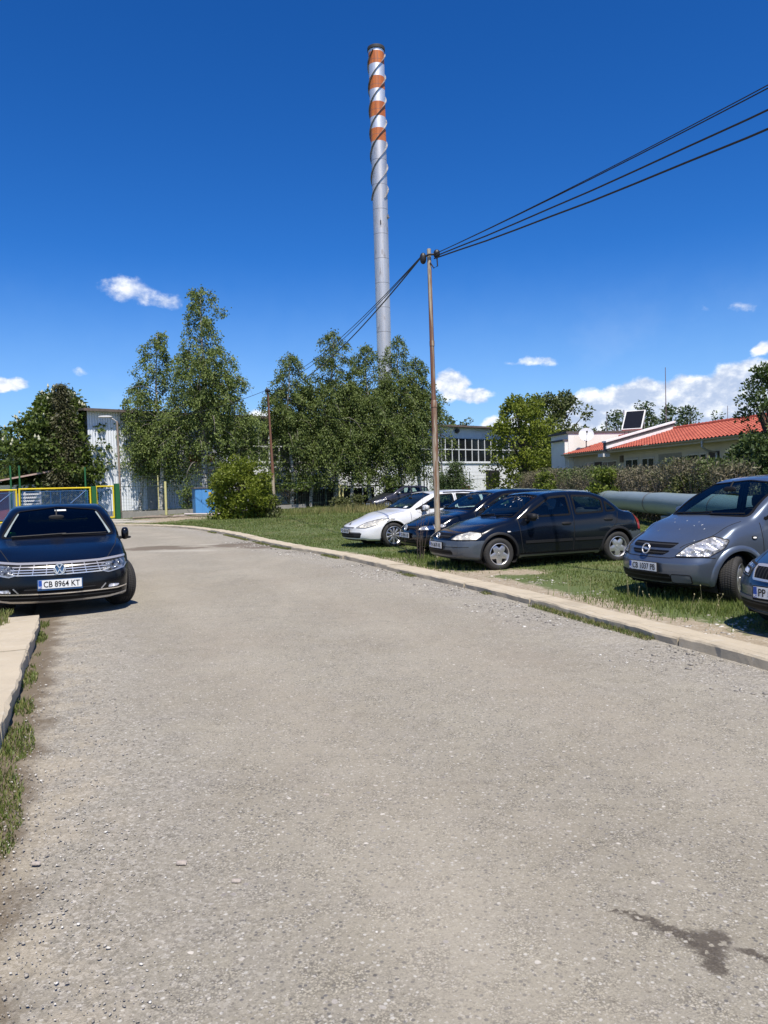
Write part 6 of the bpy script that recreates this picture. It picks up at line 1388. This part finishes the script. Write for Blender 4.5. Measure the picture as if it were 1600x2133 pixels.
# ================================================================== poles, lamps and cables
k = N('rusty_pole'); o = k.pos(); f = k.noise(k.mapv(o, (9, 9, .55)), 1.6, 5, .65); g = k.noise(k.mapv(o, (14, 14, 2.5)), 2, 4, .6); h = k.noise(k.mapv(o, (3, 3, .28), (3, 1, 5)), 1.3, 3)
c = k.mix(g, (.30, .26, .19), (.46, .41, .32)); c = k.mix(k.rng(f, .47, .38, 0, .7), c, (.44, .28, .14)); c = k.mix(k.rng(f, .49, .58, 0, .9), c, (.20, .090, .040)); c = k.mix(k.rng(h, .50, .58, 0, .9), c, (.15, .055, .028)); POLE = k.bsdf(c, .7, .1, k.bump(f, .3, .01))
BLK = plain('cable_black', (.008, .008, .010), .5); GALV = plain('galvanised_pole', (.36, .36, .36), .5, .4, var=.3, scale=4)
pole = empty('utility_pole', (1.075, 16.5, 0)); tag(pole, 'tall stepped steel pole streaked with rust beside the parked cars', 'pole')
def pole_pts(z): return (.10-.0055*z*1.0+.0, 0, z)
mb = MB(); mb.tube([(.075, 0, -.1), (.055, 0, 3.25)], .063, 16); mb.build('lower_shaft', POLE, pole, True)
mb = MB(); mb.tube([(.055, 0, 3.25), (.0555, 0, 3.34), (.054, 0, 3.40)], [.070, .070, .055], 16, False); mb.build('collar', POLE, pole, True)
mb = MB(); mb.tube([(.054, 0, 3.3), (.04, 0, 5.0), (.028, 0, 6.60)], [.050, .047, .043], 14); mb.build('upper_shaft', POLE, pole, True)
mb = MB(); mb.tube([(.045, 0, 4.55), (.045, 0, 4.66)], [.054, .054], 14, False); mb.build('weld_ring', POLE, pole, True)
mb = MB(); blob(mb, (-.10, -.02, 6.40), (.07, .06, .12), 2.2); blob(mb, (.19, -.05, 6.48), (.07, .06, .09), 2.2); mb.tube([(-.10, -.02, 6.42), (.02, -.08, 6.46), (.17, -.05, 6.47)], .022, 6); mb.tube([(.05, -.05, 6.3), (.12, -.06, 6.18), (.20, -.06, 6.22), (.19, -.05, 6.44)], .014, 6); mb.build('cable_clamp', BLK, pole, True)
def cable(name, p, q, sag, r, lab, n=28, wav=0.0, grp=None):
    p, q = Vector(p), Vector(q); pts = []
    for i in range(n+1):
        t = i/n; v = p.lerp(q, t); v.z -= 4*sag*t*(1-t); v.z += wav*math.sin(i*2.1); pts.append(v)
    mb = MB(); mb.tube(pts, r, 6); return tag(mb.build(name, BLK, None, True), lab, 'cable', grp)
top = (1.21, 16.44, 6.47)
d = Vector((.475, -.88, 0)); far_end = Vector((1.2, 16.4, 0))+d*26
cable('overhead_cable', top, (far_end.x, far_end.y, 7.72), .52, .0075, 'thin cable above the others, from the rusty pole to the right edge')
cable('overhead_cable', top, (far_end.x+.03, far_end.y, 7.55), .50, .0085, 'thin cable close beneath the topmost one, right of the rusty pole')
cable('overhead_cable', (1.21, 16.44, 6.42), (far_end.x, far_end.y, 6.95), .56, .013, 'thick dark cable, middle one right of the rusty pole', wav=.004)
cable('overhead_cable', (1.21, 16.44, 6.38), (far_end.x, far_end.y, 6.55), .66, .0145, 'thick dark cable hanging lowest right of the rusty pole', wav=.005)
p2 = (-6.85, 46.45, 7.55)
cable('overhead_cable', (.93, 16.48, 6.42), p2, .85, .016, 'thick cable sagging from the rusty pole to the thin far pole', 40)
cable('overhead_cable', (.93, 16.48, 6.44), (p2[0]+.05, p2[1], 8.05), .62, .010, 'thin upper cable from the rusty pole towards the birches', 40)
cable('overhead_cable', (.93, 16.48, 6.43), (p2[0]+.02, p2[1], 7.9), .70, .010, 'thin second cable from the rusty pole towards the birches', 40)
pl2 = empty('utility_pole', (-6.62, 46.5, 0)); tag(pl2, 'thin far pole with rust marks standing at the edge of the round bush', 'pole')
mb = MB(); mb.tube([(0, 0, 0), (-.05, 0, 3.2)], .095, 10); mb.tube([(-.05, 0, 3.2), (-.2, 0, 7.65)], [.075, .06], 10); mb.build('shaft', POLE, pl2, True)
mb = MB(); blob(mb, (-.2, -.05, 7.5), (.16, .1, .12), 2.2); mb.build('cable_clamp', BLK, pl2, True)
sl_ = empty('street_lamp', (-16.2, 47.3, 0)); tag(sl_, 'slim street lamp with a single arm in front of the white hall end', 'street lamp')
mb = MB(); mb.tube([(0, 0, 0), (0, 0, 3), (-.02, 0, 6.0)], [.075, .065, .055], 10); mb.build('pole', plain('lamp_pole_brown', (.24, .19, .15), .7, var=.4), sl_)
mb = MB(); mb.tube([(-.02, 0, 5.95), (-.25, -.05, 6.15), (-.55, -.12, 6.25)], .035, 8); mb.build('arm', GALV, sl_)
mb = MB(); blob(mb, (-.68, -.15, 6.27), (.42, .13, .075), 2.6, rz=.2); mb.build('lamp_head', plain('lamp_head_grey', (.48, .48, .48), .5), sl_, True)
l3 = empty('lamp_post', (4.35, 61.5, 0)); tag(l3, 'grey lamp post with a hooded lamp in front of the hall windows', 'street lamp')
mb = MB(); mb.tube([(0, 0, 0), (0, 0, 5.9)], [.07, .055], 8); mb.build('pole', GALV, l3); mb = MB(); blob(mb, (0, -.1, 6.05), (.16, .30, .22), 2.4); mb.build('lamp_head', plain('lamp_head_dark', (.20, .20, .21), .5), l3, True)
l4 = empty('utility_pole', (4.85, 63.0, 0)); tag(l4, 'thin white pole carrying a cable in front of the hall windows', 'pole'); mb = MB(); mb.tube([(0, 0, 0), (-.03, 0, 3.2), (-.06, 0, 7.6)], [.085, .075, .06], 8); mb.build('shaft', GALV, l4); mb = MB(); blob(mb, (-.06, 0, 7.55), (.14, .1, .13), 2.2); mb.build('insulator', CM['plastic'], l4)
cable('overhead_cable', p2, (4.8, 63, 7.5), 1.5, .018, 'cable sagging through the birches between the two thin poles')
cable('overhead_cable', p2, (-16.2, 47.3, 5.95), .45, .014, 'cable from the thin far pole to the street lamp')
cable('overhead_cable', (-16.2, 47.3, 5.9), hp(7.0, .1, 4.3), 1.0, .012, 'loose cable hanging from the street lamp to the hall wall')
cable('overhead_cable', (-16.2, 47.3, 3.0), hp(5.4, .1, 4.4), -.05, .010, 'short cable from the lamp pole up to the hall wall')
for s, lab in ((19.0, 'slim white post behind the fence near the graphite estate car'), (25.6, 'thin pale post right of the birches by the fence')):
    mb = MB(); mb.tube([fp(s, .6, 0), fp(s, .6, 3.3)], .05, 8); mb.tube([fp(s, .6, 3.3), fp(s, .6, 3.4)], .075, 8); tag(mb.build('fence_post', GALV), lab, 'post')
# ================================================================== trees and shrubs
def leaf_mesh(name, P, D, size, asp, tone, dry, mat, parent, jitter=.9):
    """one small folded leaf quad per point; D: the way each leaf points"""
    n = len(P); r = rng.normal(0, 1, (n, 3)); D = D+r*jitter*.5; D /= np.linalg.norm(D, axis=1)[:, None]+1e-9
    q = rng.normal(0, 1, (n, 3)); S = np.cross(D, q); S /= np.linalg.norm(S, axis=1)[:, None]+1e-9
    s = size*rng.uniform(.6, 1.3, n); L_ = D*s[:, None]; W_ = S*(s*asp)[:, None]; Nn = np.cross(D, S)*(s*.18)[:, None]
    V = np.stack([P, P+L_*.5+W_*.5+Nn, P+L_, P+L_*.5-W_*.5+Nn], 1).reshape(-1, 3); F = np.arange(n*4).reshape(-1, 4)
    return np_mesh(name, V, F, mat, parent, False, None, {'tone': np.repeat(np.clip(tone, 0, 1), 4), 'dry': np.repeat(np.clip(dry, 0, 1), 4)})
MG.update(birch2=green_mat('birch_leaf_deep', (.064, .100, .028), (.190, .240, .062), (.17, .16, .07), .33), lime=green_mat('lime_leaf', (.085, .125, .012), (.25, .29, .034), (.22, .22, .05), .36), birch=green_mat('birch_leaf', (.082, .125, .034), (.235, .295, .078), (.19, .17, .08), .36), bright=green_mat('spring_leaf', (.070, .110, .014), (.200, .245, .038), (.2, .2, .06), .33),
    chest=green_mat('chestnut_leaf', (.036, .064, .012), (.125, .172, .034), (.2, .2, .06), .25), dark=green_mat('dark_leaf', (.026, .050, .015), (.085, .125, .034), (.1, .1, .04), .2), spruce=green_mat('spruce_needle', (.036, .040, .017), (.098, .098, .044), (.10, .07, .03), .06),
    hedge=green_mat('dry_hedge_leaf', (.085, .072, .044), (.205, .178, .115), (.075, .115, .022), .1), walnut=green_mat('walnut_leaf', (.055, .080, .024), (.145, .165, .055), (.16, .12, .05), .22), far=green_mat('far_leaf', (.050, .080, .036), (.115, .155, .068), (.1, .1, .05), .15), olive=green_mat('olive_leaf', (.045, .060, .018), (.120, .130, .045), (.16, .12, .06), .2))
k = N('birch_bark'); o = k.obj(); f = k.noise(k.mapv(o, (2, 2, 9)), 1.6, 4, .6); g = k.noise(o, 1.2, 3); BIRCH = k.bsdf(k.mix(k.rng(f, .50, .60), k.mix(g, (.40, .39, .36), (.62, .60, .57)), (.03, .028, .025)), .8)
BARK = plain('brown_bark', (.075, .058, .042), .95, var=.5, scale=5, bump=.6, bscale=12); GREYBARK = plain('grey_twig', (.10, .085, .07), .95, var=.4, scale=8)
def tri_tubes(segs, n=5):
    mb = MB()
    for pts, rs in segs: mb.tube(pts, rs, n, False)
    return mb
def birch(x, y, H, W, seed, label, lean=0.0, zlow=.14, nb=64, dens=1.0, gap=.0, size=.15, z0=0.0, shape=None, group=None, cat='tree', leaders=3, mat='birch'):
    r = np.random.default_rng(seed); t = empty('birch_tree', (x, y, z0)); tag(t, label, cat, group)
    limbs = []; P, D, T = [], [], []
    trunk = [Vector((lean*H*(i/10)**1.3+.16*math.sin(i*.9+seed), .12*math.cos(i*1.1+seed), H*i/10)) for i in range(11)]; tr = [max(.014, (.0145*H)*(1-i/10.3)**.85) for i in range(11)]
    stems = [(trunk, tr, 0.0, 1.0)]
    for q in range(leaders):                      # steep side stems that break the outline
        u0 = r.uniform(.22, .5); f = u0*10; b = trunk[int(f)].lerp(trunk[int(f)+1], f-int(f)); a = seed*1.7+q*2.2+r.uniform(-.5, .5); hh = H*r.uniform(.30, .46)*(1.25-u0); ou = W*r.uniform(.35, .75)
        pts = [b+Vector((math.cos(a)*ou*(k_/7)**.7, math.sin(a)*ou*(k_/7)**.7, hh*k_/7)) for k_ in range(8)]; rr = [max(.012, tr[int(f)]*.5*(1-k_/7.6)) for k_ in range(8)]; stems.append((pts, rr, u0, .55))
    def twigs(p, v, ln, az, n_tw):
        for k_ in range(n_tw):
            tl = r.uniform(.3, 1.15)*(.5+.6*(1-v))*min(1.0, .5+ln*.25); a2 = az+r.uniform(-1.9, 1.9); tw = Vector((math.cos(a2)*.7, math.sin(a2)*.7, r.uniform(-.6, .35))).normalized(); c = p.copy(); m = int(5*dens)+2; tone0 = r.uniform(0, .55)
            for j in range(m):
                tw = (tw + Vector((0, 0, -.24))).normalized(); c = c + tw*(tl*1.25/m)
                for e in range(2): P.append(c + Vector(r.normal(0, .11, 3))); D.append(tw); T.append(tone0+r.uniform(0, .5))
    for pts_, rr_, u0, sc in stems:
        m_ = len(pts_)-1; nbb = nb if sc == 1.0 else int(nb*.34)
        for b in range(nbb):
            w = (b+.5)/nbb; lo = zlow if sc == 1.0 else .12; u = lo+(.99-lo)*w; f = u*m_; i = min(int(f), m_-1); p = pts_[i].lerp(pts_[i+1], f-i); v = min(1, max(0, (p.z/H-zlow)/(1-zlow))); az = b*2.399+r.uniform(-.5, .5)+u0*9
            sh = shape(v) if shape else (1-v**2.4)**.55*(.72+.28*math.sin(math.pi*min(1, v*1.1+.1)))
            ln = W*sh*(r.uniform(.45, 1.18) if r.uniform() > .12 else r.uniform(1.1, 1.42))*(1 if sc == 1 else .52)+.25; up = 1.25-.5*v+r.uniform(-.35, .3)
            d = Vector((math.cos(az), math.sin(az), up)).normalized(); pts = [p.copy()]; n = 8; q = p.copy(); dr = r.uniform(.10, .20)
            for i2 in range(n):
                d = (d + Vector((r.uniform(-.16, .16), r.uniform(-.16, .16), -dr-.035*i2))).normalized(); q = q + d*(ln*1.2/n); pts.append(q.copy())
            r0 = max(.008, rr_[min(int(u*m_), m_)]*.34); limbs.append((pts, [r0*(1-i2/(n+.6)) for i2 in range(n+1)]))
            for i2 in range(1, n+1):
                if r.uniform() < gap+.32: continue
                twigs(pts[i2], v, ln, az, 1 if i2 < 3 else (2 if i2 < 6 else 3))
        twigs(pts_[-1], 1.0, 1.0, 0, 7)
    tri_tubes([(s_[0], s_[1]) for s_ in stems[:1]], 8).build('trunk', BIRCH, t, True)
    tri_tubes([(s_[0], s_[1]) for s_ in stems[1:]]+limbs, 4).build('limbs', BLIMB, t, True)
    leaf_mesh('crown', np.array(P), np.array(D), size, .62, np.array(T), r.uniform(0, .25, len(P))**2, MG[mat], t)
    return t
BLIMB = plain('birch_limb', (.17, .15, .13), .9, var=.5, scale=4)
def clumps(r, centres, rad, n, flat=.75):
    """leaf points gathered near the outside of many small clumps"""
    C = np.repeat(centres, n, 0); d = r.normal(0, 1, (len(C), 3)); d /= np.linalg.norm(d, axis=1)[:, None]; q = r.uniform(.25, 1, len(C))**.5
    rr = np.repeat(rad, n); P = C+d*(rr*q)[:, None]*np.array([1, 1, flat]); return P, d
def leafy(name, x, y, H, W, seed, label, mat, zc=.55, nclump=120, per=70, size=.18, asp=.7, crad=.75, env=None, trunk=True, cat='tree', z0=0.0, spread=1.0, parts=True, bark=None, group=None, low=.12, droop=-.1, lobes=None, rough=1.0):
    r = np.random.default_rng(seed); t = empty(name, (x, y, z0)); tag(t, label, cat, group)
    cs = []; rads = []
    while len(cs) < nclump:
        a = r.uniform(0, 6.283); v = r.uniform(0, 1); z = H*(low+(1-low)*v); e = env(v) if env else math.sin(math.pi*(.12+.86*v))**.62
        lob = 1+.28*rough*math.sin(a*3+seed+v*5)*math.sin(v*7+seed*.7)
        rad = W*e*lob*math.sqrt(r.uniform(.18, 1)); cs.append((rad*math.cos(a), rad*math.sin(a), z-crad*.4)); rads.append(crad*r.uniform(.55, 1.2))
    cs = np.array(cs); rads = np.array(rads); P, d = clumps(r, cs, rads, per)
    D = d*.7+np.array([0, 0, droop]); tone = np.repeat(r.uniform(0, .45, len(cs)), per)+r.uniform(0, .55, len(P))
    ok = P[:, 2] > .05; P, D, tone = P[ok], D[ok], tone[ok]
    if trunk:
        segs = [([Vector((0, 0, 0)), Vector((.03*H*math.sin(seed), 0, H*.3)), Vector((.02*H, .02*H, H*.62))], [.022*H+.03, .017*H+.02, .008*H+.01])]
        for i in r.choice(len(cs), min(26, len(cs)), False):
            c = Vector(cs[i]); b = Vector((.02*H*math.sin(seed), 0, H*r.uniform(.12, .5)));  b.z = min(b.z, c.z*.8+.1)
            m = b.lerp(c, .55)+Vector((0, 0, .05*H)); segs.append(([b, m, c], [.010*H+.012, .006*H+.008, .006]))
        tri_tubes(segs, 6).build('trunk', bark or BARK, t, True)
    leaf_mesh('crown' if trunk else 'foliage', P, D, size, asp, tone, r.uniform(0, .3, len(P))**2, mat, t)
    return t, cs, rads
def spruce(x, y, H, W, seed, label, mat, cat='tree', z0=0.0, per=46, layers=22, size=.24, name='spruce_tree'):
    r = np.random.default_rng(seed); t = empty(name, (x, y, z0)); tag(t, label, cat); P, D, T = [], [], []
    segs = [([Vector((0, 0, 0)), Vector((0, 0, H*.5)), Vector((.05, 0, H))], [.018*H, .011*H, .01])]
    for L_ in range(layers):
        v = (L_+.5)/layers; z = H*(.06+.92*v); rad = W*(1-v)**.85*(.8+.35*r.uniform())+.10; nb = max(4, int(11*(1-v)+3))
        for b in range(nb):
            a = 6.283*b/nb+L_*.7+r.uniform(-.3, .3); rr = rad*r.uniform(.7, 1.15); tip = Vector((rr*math.cos(a), rr*math.sin(a), z-.12*rr+.10*rr*r.uniform(-1, 1))); base = Vector((0, 0, z+.10*rr)); segs.append(([base, tip], [.02, .006])); to = r.uniform(0, .6)
            for e in range(per):
                q = r.uniform(.12, 1.03); p = base.lerp(tip, q); off = r.normal(0, 1, 3)*np.array([1, 1, .55])*.22*(.5+.5*q)*(1+rr*.16); P.append(np.array(p)+off); D.append(np.array([math.cos(a), math.sin(a), -.45])+r.normal(0, .3, 3)); T.append(to+r.uniform(0, .4))
    tri_tubes(segs, 5).build('trunk', BARK, t, True)
    leaf_mesh('crown', np.array(P), np.array(D), size, .28, np.array(T), r.uniform(0, .4, len(P))**2, mat, t, .6)
    return t

# ---- birches on the left: the tall one, its neighbour and two lower companions
tall = pchip([0, .2, .4, .55, .68, .76, .86, .94, 1], [.95, 1.08, 1.05, .92, .52, .46, .44, .34, .10]); tallf = lambda v: float(tall(v))
birch(-12.2, 53.0, 15.4, 2.45, 3, 'tallest birch with a white upper trunk, in front of the hall', nb=86, zlow=.16, gap=.06, shape=tallf, dens=1.1, lean=.010, leaders=4)
birch(-15.35, 53.2, 12.5, 2.1, 11, 'slender second birch left of the tallest one', nb=64, zlow=.22, gap=.12, dens=1.0, leaders=2)
birch(-17.0, 54.0, 9.3, 1.5, 17, 'small outer birch at the left edge of the left-hand group', nb=40, zlow=.26, gap=.06, leaders=2)
birch(-10.2, 54.2, 9.4, 1.75, 23, 'drooping birch at the right edge of the left-hand group', nb=46, zlow=.26, gap=.16, leaders=3)
# ---- birches on the right, before the chimney foot
for x, y, H, W, sd_, lab, nb, zl, gp_, ld in ((-6.9, 57.6, 11.6, 2.3, 31, 'leafy birch at the left edge of the right-hand group, beside the far pole', 66, .20, .0, 3), (-3.7, 59.4, 13.5, 2.7, 37, 'tall weeping birch below the sagging cables', 76, .18, .0, 4),
        (-1.0, 60.5, 12.6, 2.7, 41, 'weeping birch left of the chimney foot', 72, .18, .0, 3), (1.5, 61.0, 13.3, 2.4, 47, 'loose-topped birch in front of the chimney foot', 64, .18, .06, 3), (3.0, 61.5, 11.6, 2.2, 53, 'weeping birch at the right edge of the right-hand group', 62, .17, .0, 3),
        (-5.4, 58.4, 9.2, 2.2, 61, 'shorter birch filling the gap right of the far pole', 50, .20, .05, 3), (-2.3, 59.0, 9.6, 2.3, 67, 'shorter birch between the two tallest weeping birches', 50, .17, .05, 3), (.4, 59.8, 9.8, 2.2, 73, 'shorter birch hanging low in front of the graphite estate car', 50, .17, .05, 3)):
    birch(x, y, H, W, sd_, lab, nb=nb, zlow=zl, gap=gp_, dens=1.15, leaders=ld, mat='birch2')

# ---- chestnut in bloom with the brown spruce before it
t, cs, rads = leafy('chestnut_tree', -22.1, 52.8, 8.5, 3.2, 5, 'broad chestnut covered with white flower candles behind the gate', MG['chest'], nclump=260, per=110, size=.29, asp=.66, crad=.80, low=.08, droop=-.35, rough=.7)
r = np.random.default_rng(5); V, F = [], []
top = np.argsort(-(np.hypot(cs[:, 0], cs[:, 1])*.6+cs[:, 2]*.5))[:70]; mb = MB()
for i in top:
    for q in range(2):
        d = r.normal(0, 1, 3); d[2] = abs(d[2])+.5; d[1] -= .5; d /= np.linalg.norm(d); p = cs[i]+d*rads[i]*.86; h = r.uniform(.20, .32); tip = p+np.array([d[0]*.15, d[1]*.15, 1])*h
        mb.tube([p, p+(tip-p)*.35, tip], [.045, .085, .012], 5)
o = mb.build('blossom_candles', plain('chestnut_blossom', (.44, .44, .31), .8), t); o['kind'] = 'stuff'
spruce(-21.1, 51.0, 9.05, 1.5, 6, 'brownish spruce standing in front of the flowering chestnut', MG['spruce'], per=80, layers=28, size=.24)

# ---- shrubs near the road
bell = lambda v: math.sin(math.pi*(.20+.72*v))**.7
leafy('round_bush', -7.45, 40.0, 3.35, 1.5, 8, 'round bright green bush at the lawn edge beside the thin far pole', MG['lime'], nclump=150, per=95, size=.15, asp=.55, crad=.42, env=bell, trunk=True, cat='bush', low=.02, bark=GREYBARK, droop=.15)
leafy('low_bush', -6.1, 40.2, 1.35, .8, 9, 'low olive bush at the right foot of the round green bush', MG['olive'], nclump=40, per=80, size=.13, asp=.55, crad=.32, env=bell, trunk=False, cat='bush', low=.0)
spruce(4.75, 50.3, 3.1, 1.5, 12, 'dark green young spruce behind the white estate car', MG['dark'], per=80, layers=13, size=.18, name='young_spruce')
spruce(3.9, 51.2, 2.3, 1.0, 13, 'smaller young spruce touching the bigger one behind the white car', MG['dark'], per=70, layers=11, size=.17, name='young_spruce')
# creeper on the fence behind the far pole, and saplings among the trunks
leafy('climbing_vine', -7.2, 58.0, 2.7, 2.6, 14, 'climbing vine trailing along the fence behind the far pole', MG['chest'], nclump=70, per=50, size=.16, crad=.35, env=lambda v: 1.0, trunk=True, cat='vine', low=.62, bark=GREYBARK)
leafy('undergrowth_bush', .6, 58.8, 2.3, .8, 15, 'leafy sapling bush between the birch trunks and the graphite car', MG['birch'], nclump=40, per=60, size=.15, crad=.4, env=bell, trunk=True, cat='bush', low=.05, bark=GREYBARK)
leafy('undergrowth_bush', -13.2, 51.6, 1.9, .6, 16, 'small sapling bush behind the fence beside the yellow pipe post', MG['birch'], nclump=26, per=50, size=.14, crad=.35, env=bell, trunk=True, cat='bush', low=.05, bark=GREYBARK)
leafy('dry_bush', -2.6, 55.6, .95, 1.5, 18, 'low rusty brown scrub in front of the dark shed', MG['olive'], nclump=50, per=55, size=.14, crad=.3, env=lambda v: 1-.4*v, trunk=False, cat='bush', low=.0)

# ---- dry hedge: long box of bare brown twigs with a few green runs
def hedge():
    r = np.random.default_rng(19); t = empty('brown_hedge', (11.2, 40, 0)); tag(t, 'long dry brown hedge between the heating pipe and the tiled house', 'hedge')
    n = 52000; y = r.uniform(22, 66, n)**1.0; y = 22+44*r.uniform(0, 1, n)**1.35; w = r.uniform(-.62, .62, n); top = 2.02+.30*(fbm(y*.5, y*0, 5)-.5)*2+.10*np.sin(y*1.7)+.25*smooth01(30, 46, y); z = top*r.uniform(.02, 1, n)**.8
    x = 10.25+.035*(y-22)+w+.22*(fbm(y*.9, z*1.4, 6)-.5)*2
    P = np.stack([x-11.2, y-40, z], -1); D = r.normal(0, 1, (n, 3)); D[:, 2] = D[:, 2]*.7+.45
    g = smooth01(.56, .70, fbm(y*.30, z*.5, 12)+.10*(z/top)-.03); g = np.clip(g*r.uniform(.3, 1.1, n)+.5*smooth01(.86, 1.0, z/top)*r.uniform(0, 1, n)**2, 0, 1)
    leaf_mesh('foliage', P, D, .15, .34, r.uniform(0, 1, n)*.8+.4*(fbm(y*1.2, z*1.5, 9)-.4), g, MG['hedge'], t)
    mb = MB()
    for i in range(1500):
        yy = 22+44*r.uniform()**1.35; xx = 10.25+.035*(yy-22)+r.uniform(-.6, .6); h = r.uniform(.9, 2.25); a, b = r.normal(0, .16, 2)
        mb.tube([(xx-11.2, yy-40, 0), (xx-11.2+a*.5, yy-40+b*.5, h*.55), (xx-11.2+a*1.3+r.normal(0, .08), yy-40+b*1.3+r.normal(0, .08), h)], [.014, .010, .004], 4, False)
    mb.build('twigs', GREYBARK, t)
hedge()
leafy('green_shrub', 9.9, 47.0, 2.2, .75, 21, 'yellow-green shrub growing out of the brown hedge near its far end', MG['bright'], nclump=45, per=70, size=.14, crad=.32, env=bell, trunk=False, cat='shrub', low=.05)
leafy('green_shrub', 9.75, 33.6, 2.0, .75, 22, 'green shrub in the middle of the brown hedge above the pipe', MG['bright'], nclump=45, per=70, size=.13, crad=.30, env=bell, trunk=False, cat='shrub', low=.05)
leafy('green_shrub', 9.95, 25.2, 1.85, .65, 24, 'olive green shrub in the hedge above the people carrier', MG['olive'], nclump=42, per=80, size=.11, crad=.28, env=bell, trunk=False, cat='shrub', low=.05)
# ---- right side: dark shrub, small tree, light trees in the distance
leafy('dark_shrub', 12.9, 25.6, 2.95, 1.75, 25, 'dense dark green shrub behind the people carrier, at the right edge', MG['dark'], nclump=190, per=110, size=.12, asp=.62, crad=.40, env=lambda v: math.sin(math.pi*(.3+.62*v))**.5, trunk=True, cat='shrub', low=.02, bark=GREYBARK)
leafy('dark_shrub', 14.2, 24.0, 3.0, 1.5, 26, 'second dark shrub cut by the right edge behind the people carrier', MG['dark'], nclump=120, per=100, size=.12, asp=.62, crad=.40, env=lambda v: math.sin(math.pi*(.3+.62*v))**.5, trunk=True, cat='shrub', low=.02, bark=GREYBARK)
leafy('small_tree', 14.0, 27.6, 5.55, 1.25, 27, 'small dark tree with spiky shoots in front of the tiled roof', MG['dark'], nclump=100, per=52, size=.13, asp=.6, crad=.30, env=lambda v: max(.18, math.sin(math.pi*(.22+.72*v))**.8), trunk=True, cat='tree', low=.46, droop=.2, rough=1.6)
leafy('light_tree', 12.0, 66.0, 8.9, 3.3, 28, 'light green tree with an uneven crown left of the annex', MG['lime'], nclump=190, per=64, size=.24, asp=.6, crad=.62, env=lambda v: math.sin(math.pi*(.24+.70*v))**.75, trunk=True, low=.04, rough=1.4)
leafy('low_light_bush', 13.4, 60.5, 4.3, 1.2, 29, 'bright low bush between the light tree and the annex', MG['lime'], nclump=60, per=60, size=.2, crad=.5, env=bell, trunk=True, cat='bush', low=.03)
leafy('walnut_tree', 16.6, 74.5, 10.2, 3.1, 30, 'olive walnut tree with airy clumps behind the annex', MG['walnut'], nclump=165, per=64, size=.28, asp=.62, crad=.70, env=lambda v: math.sin(math.pi*(.20+.74*v))**.6, trunk=True, low=.16, rough=1.7)
leafy('walnut_tree', 20.5, 78.0, 7.0, 2.6, 33, 'lower olive tree right of the airy walnut behind the annex', MG['walnut'], nclump=70, per=50, size=.28, crad=.7, env=bell, trunk=True, low=.15)
for i, (x, y, H, W, lab) in enumerate(((25.5, 84, 9.0, 1.7, 'slim tree beyond the house, just left of the solar collector'), (28.8, 84, 9.9, 1.6, 'slim tall tree right behind the solar collector'), (32.0, 86, 10.1, 1.7, 'slim tree right of the solar collector'), (35.0, 88, 9.6, 1.9, 'loose tree at the foot of the antenna mast'), (38.6, 88, 9.0, 1.4, 'thin tree right of the antenna mast'), (44, 88, 8.2, 2.6, 'tree top just showing over the ridge at the right'),
        (5.6, 98, 10.4, 1.7, 'far tree above the hall roof beside the white pole'), (8.4, 98, 10.6, 1.8, 'far tree above the hall roof, second from the white pole'), (11.0, 99, 10.0, 1.6, 'far tree above the hall roof, third from the white pole'), (14.2, 100, 8.9, 1.9, 'low far tree top at the right end of the hall roof'))):
    leafy('far_tree', x, y, H, W, 60+i, lab, MG['far'], nclump=42, per=44, size=.30, crad=.62, env=lambda v: max(.2, math.sin(math.pi*(.1+.85*v))**.8), trunk=True, low=.2, rough=1.5)
leafy('dark_tree', -37.5, 72, 8.4, 4.4, 71, 'dense dark trees at the far left edge', MG['dark'], nclump=150, per=60, size=.34, crad=.95, trunk=True, low=.05)
leafy('dark_tree', -32.5, 74, 7.6, 3.0, 72, 'dark tree between the left edge and the chestnut', MG['dark'], nclump=100, per=55, size=.34, crad=.9, trunk=True, low=.05)
# ---- bare twigs at the foot of the rusty pole
tw = empty('dead_twigs', (.70, 16.1, 0)); tag(tw, 'dead leafless weed stalks at the foot of the rusty pole', 'weeds'); mb = MB(); r = np.random.default_rng(81)
for i in range(9):
    a, b = r.normal(0, .17, 2); h = r.uniform(.5, 1.75); pts = [(a*.4, b*.4, 0), (a*.7+r.normal(0, .03), b*.7, h*.5), (a*1.0+r.normal(0, .05), b, h)]; mb.tube(pts, [.006, .0045, .002], 4, False)
    for q in range(7):
        u = r.uniform(.35, 1); c = Vector(pts[1]).lerp(Vector(pts[2]), (u-.35)/.65); mb.tube([c, c+Vector((r.normal(0, .09), r.normal(0, .09), r.uniform(-.02, .14)))], [.003, .0015], 3, False)
mb.build('stalks', plain('dead_stalk', (.07, .052, .042), .95, var=.4), tw)
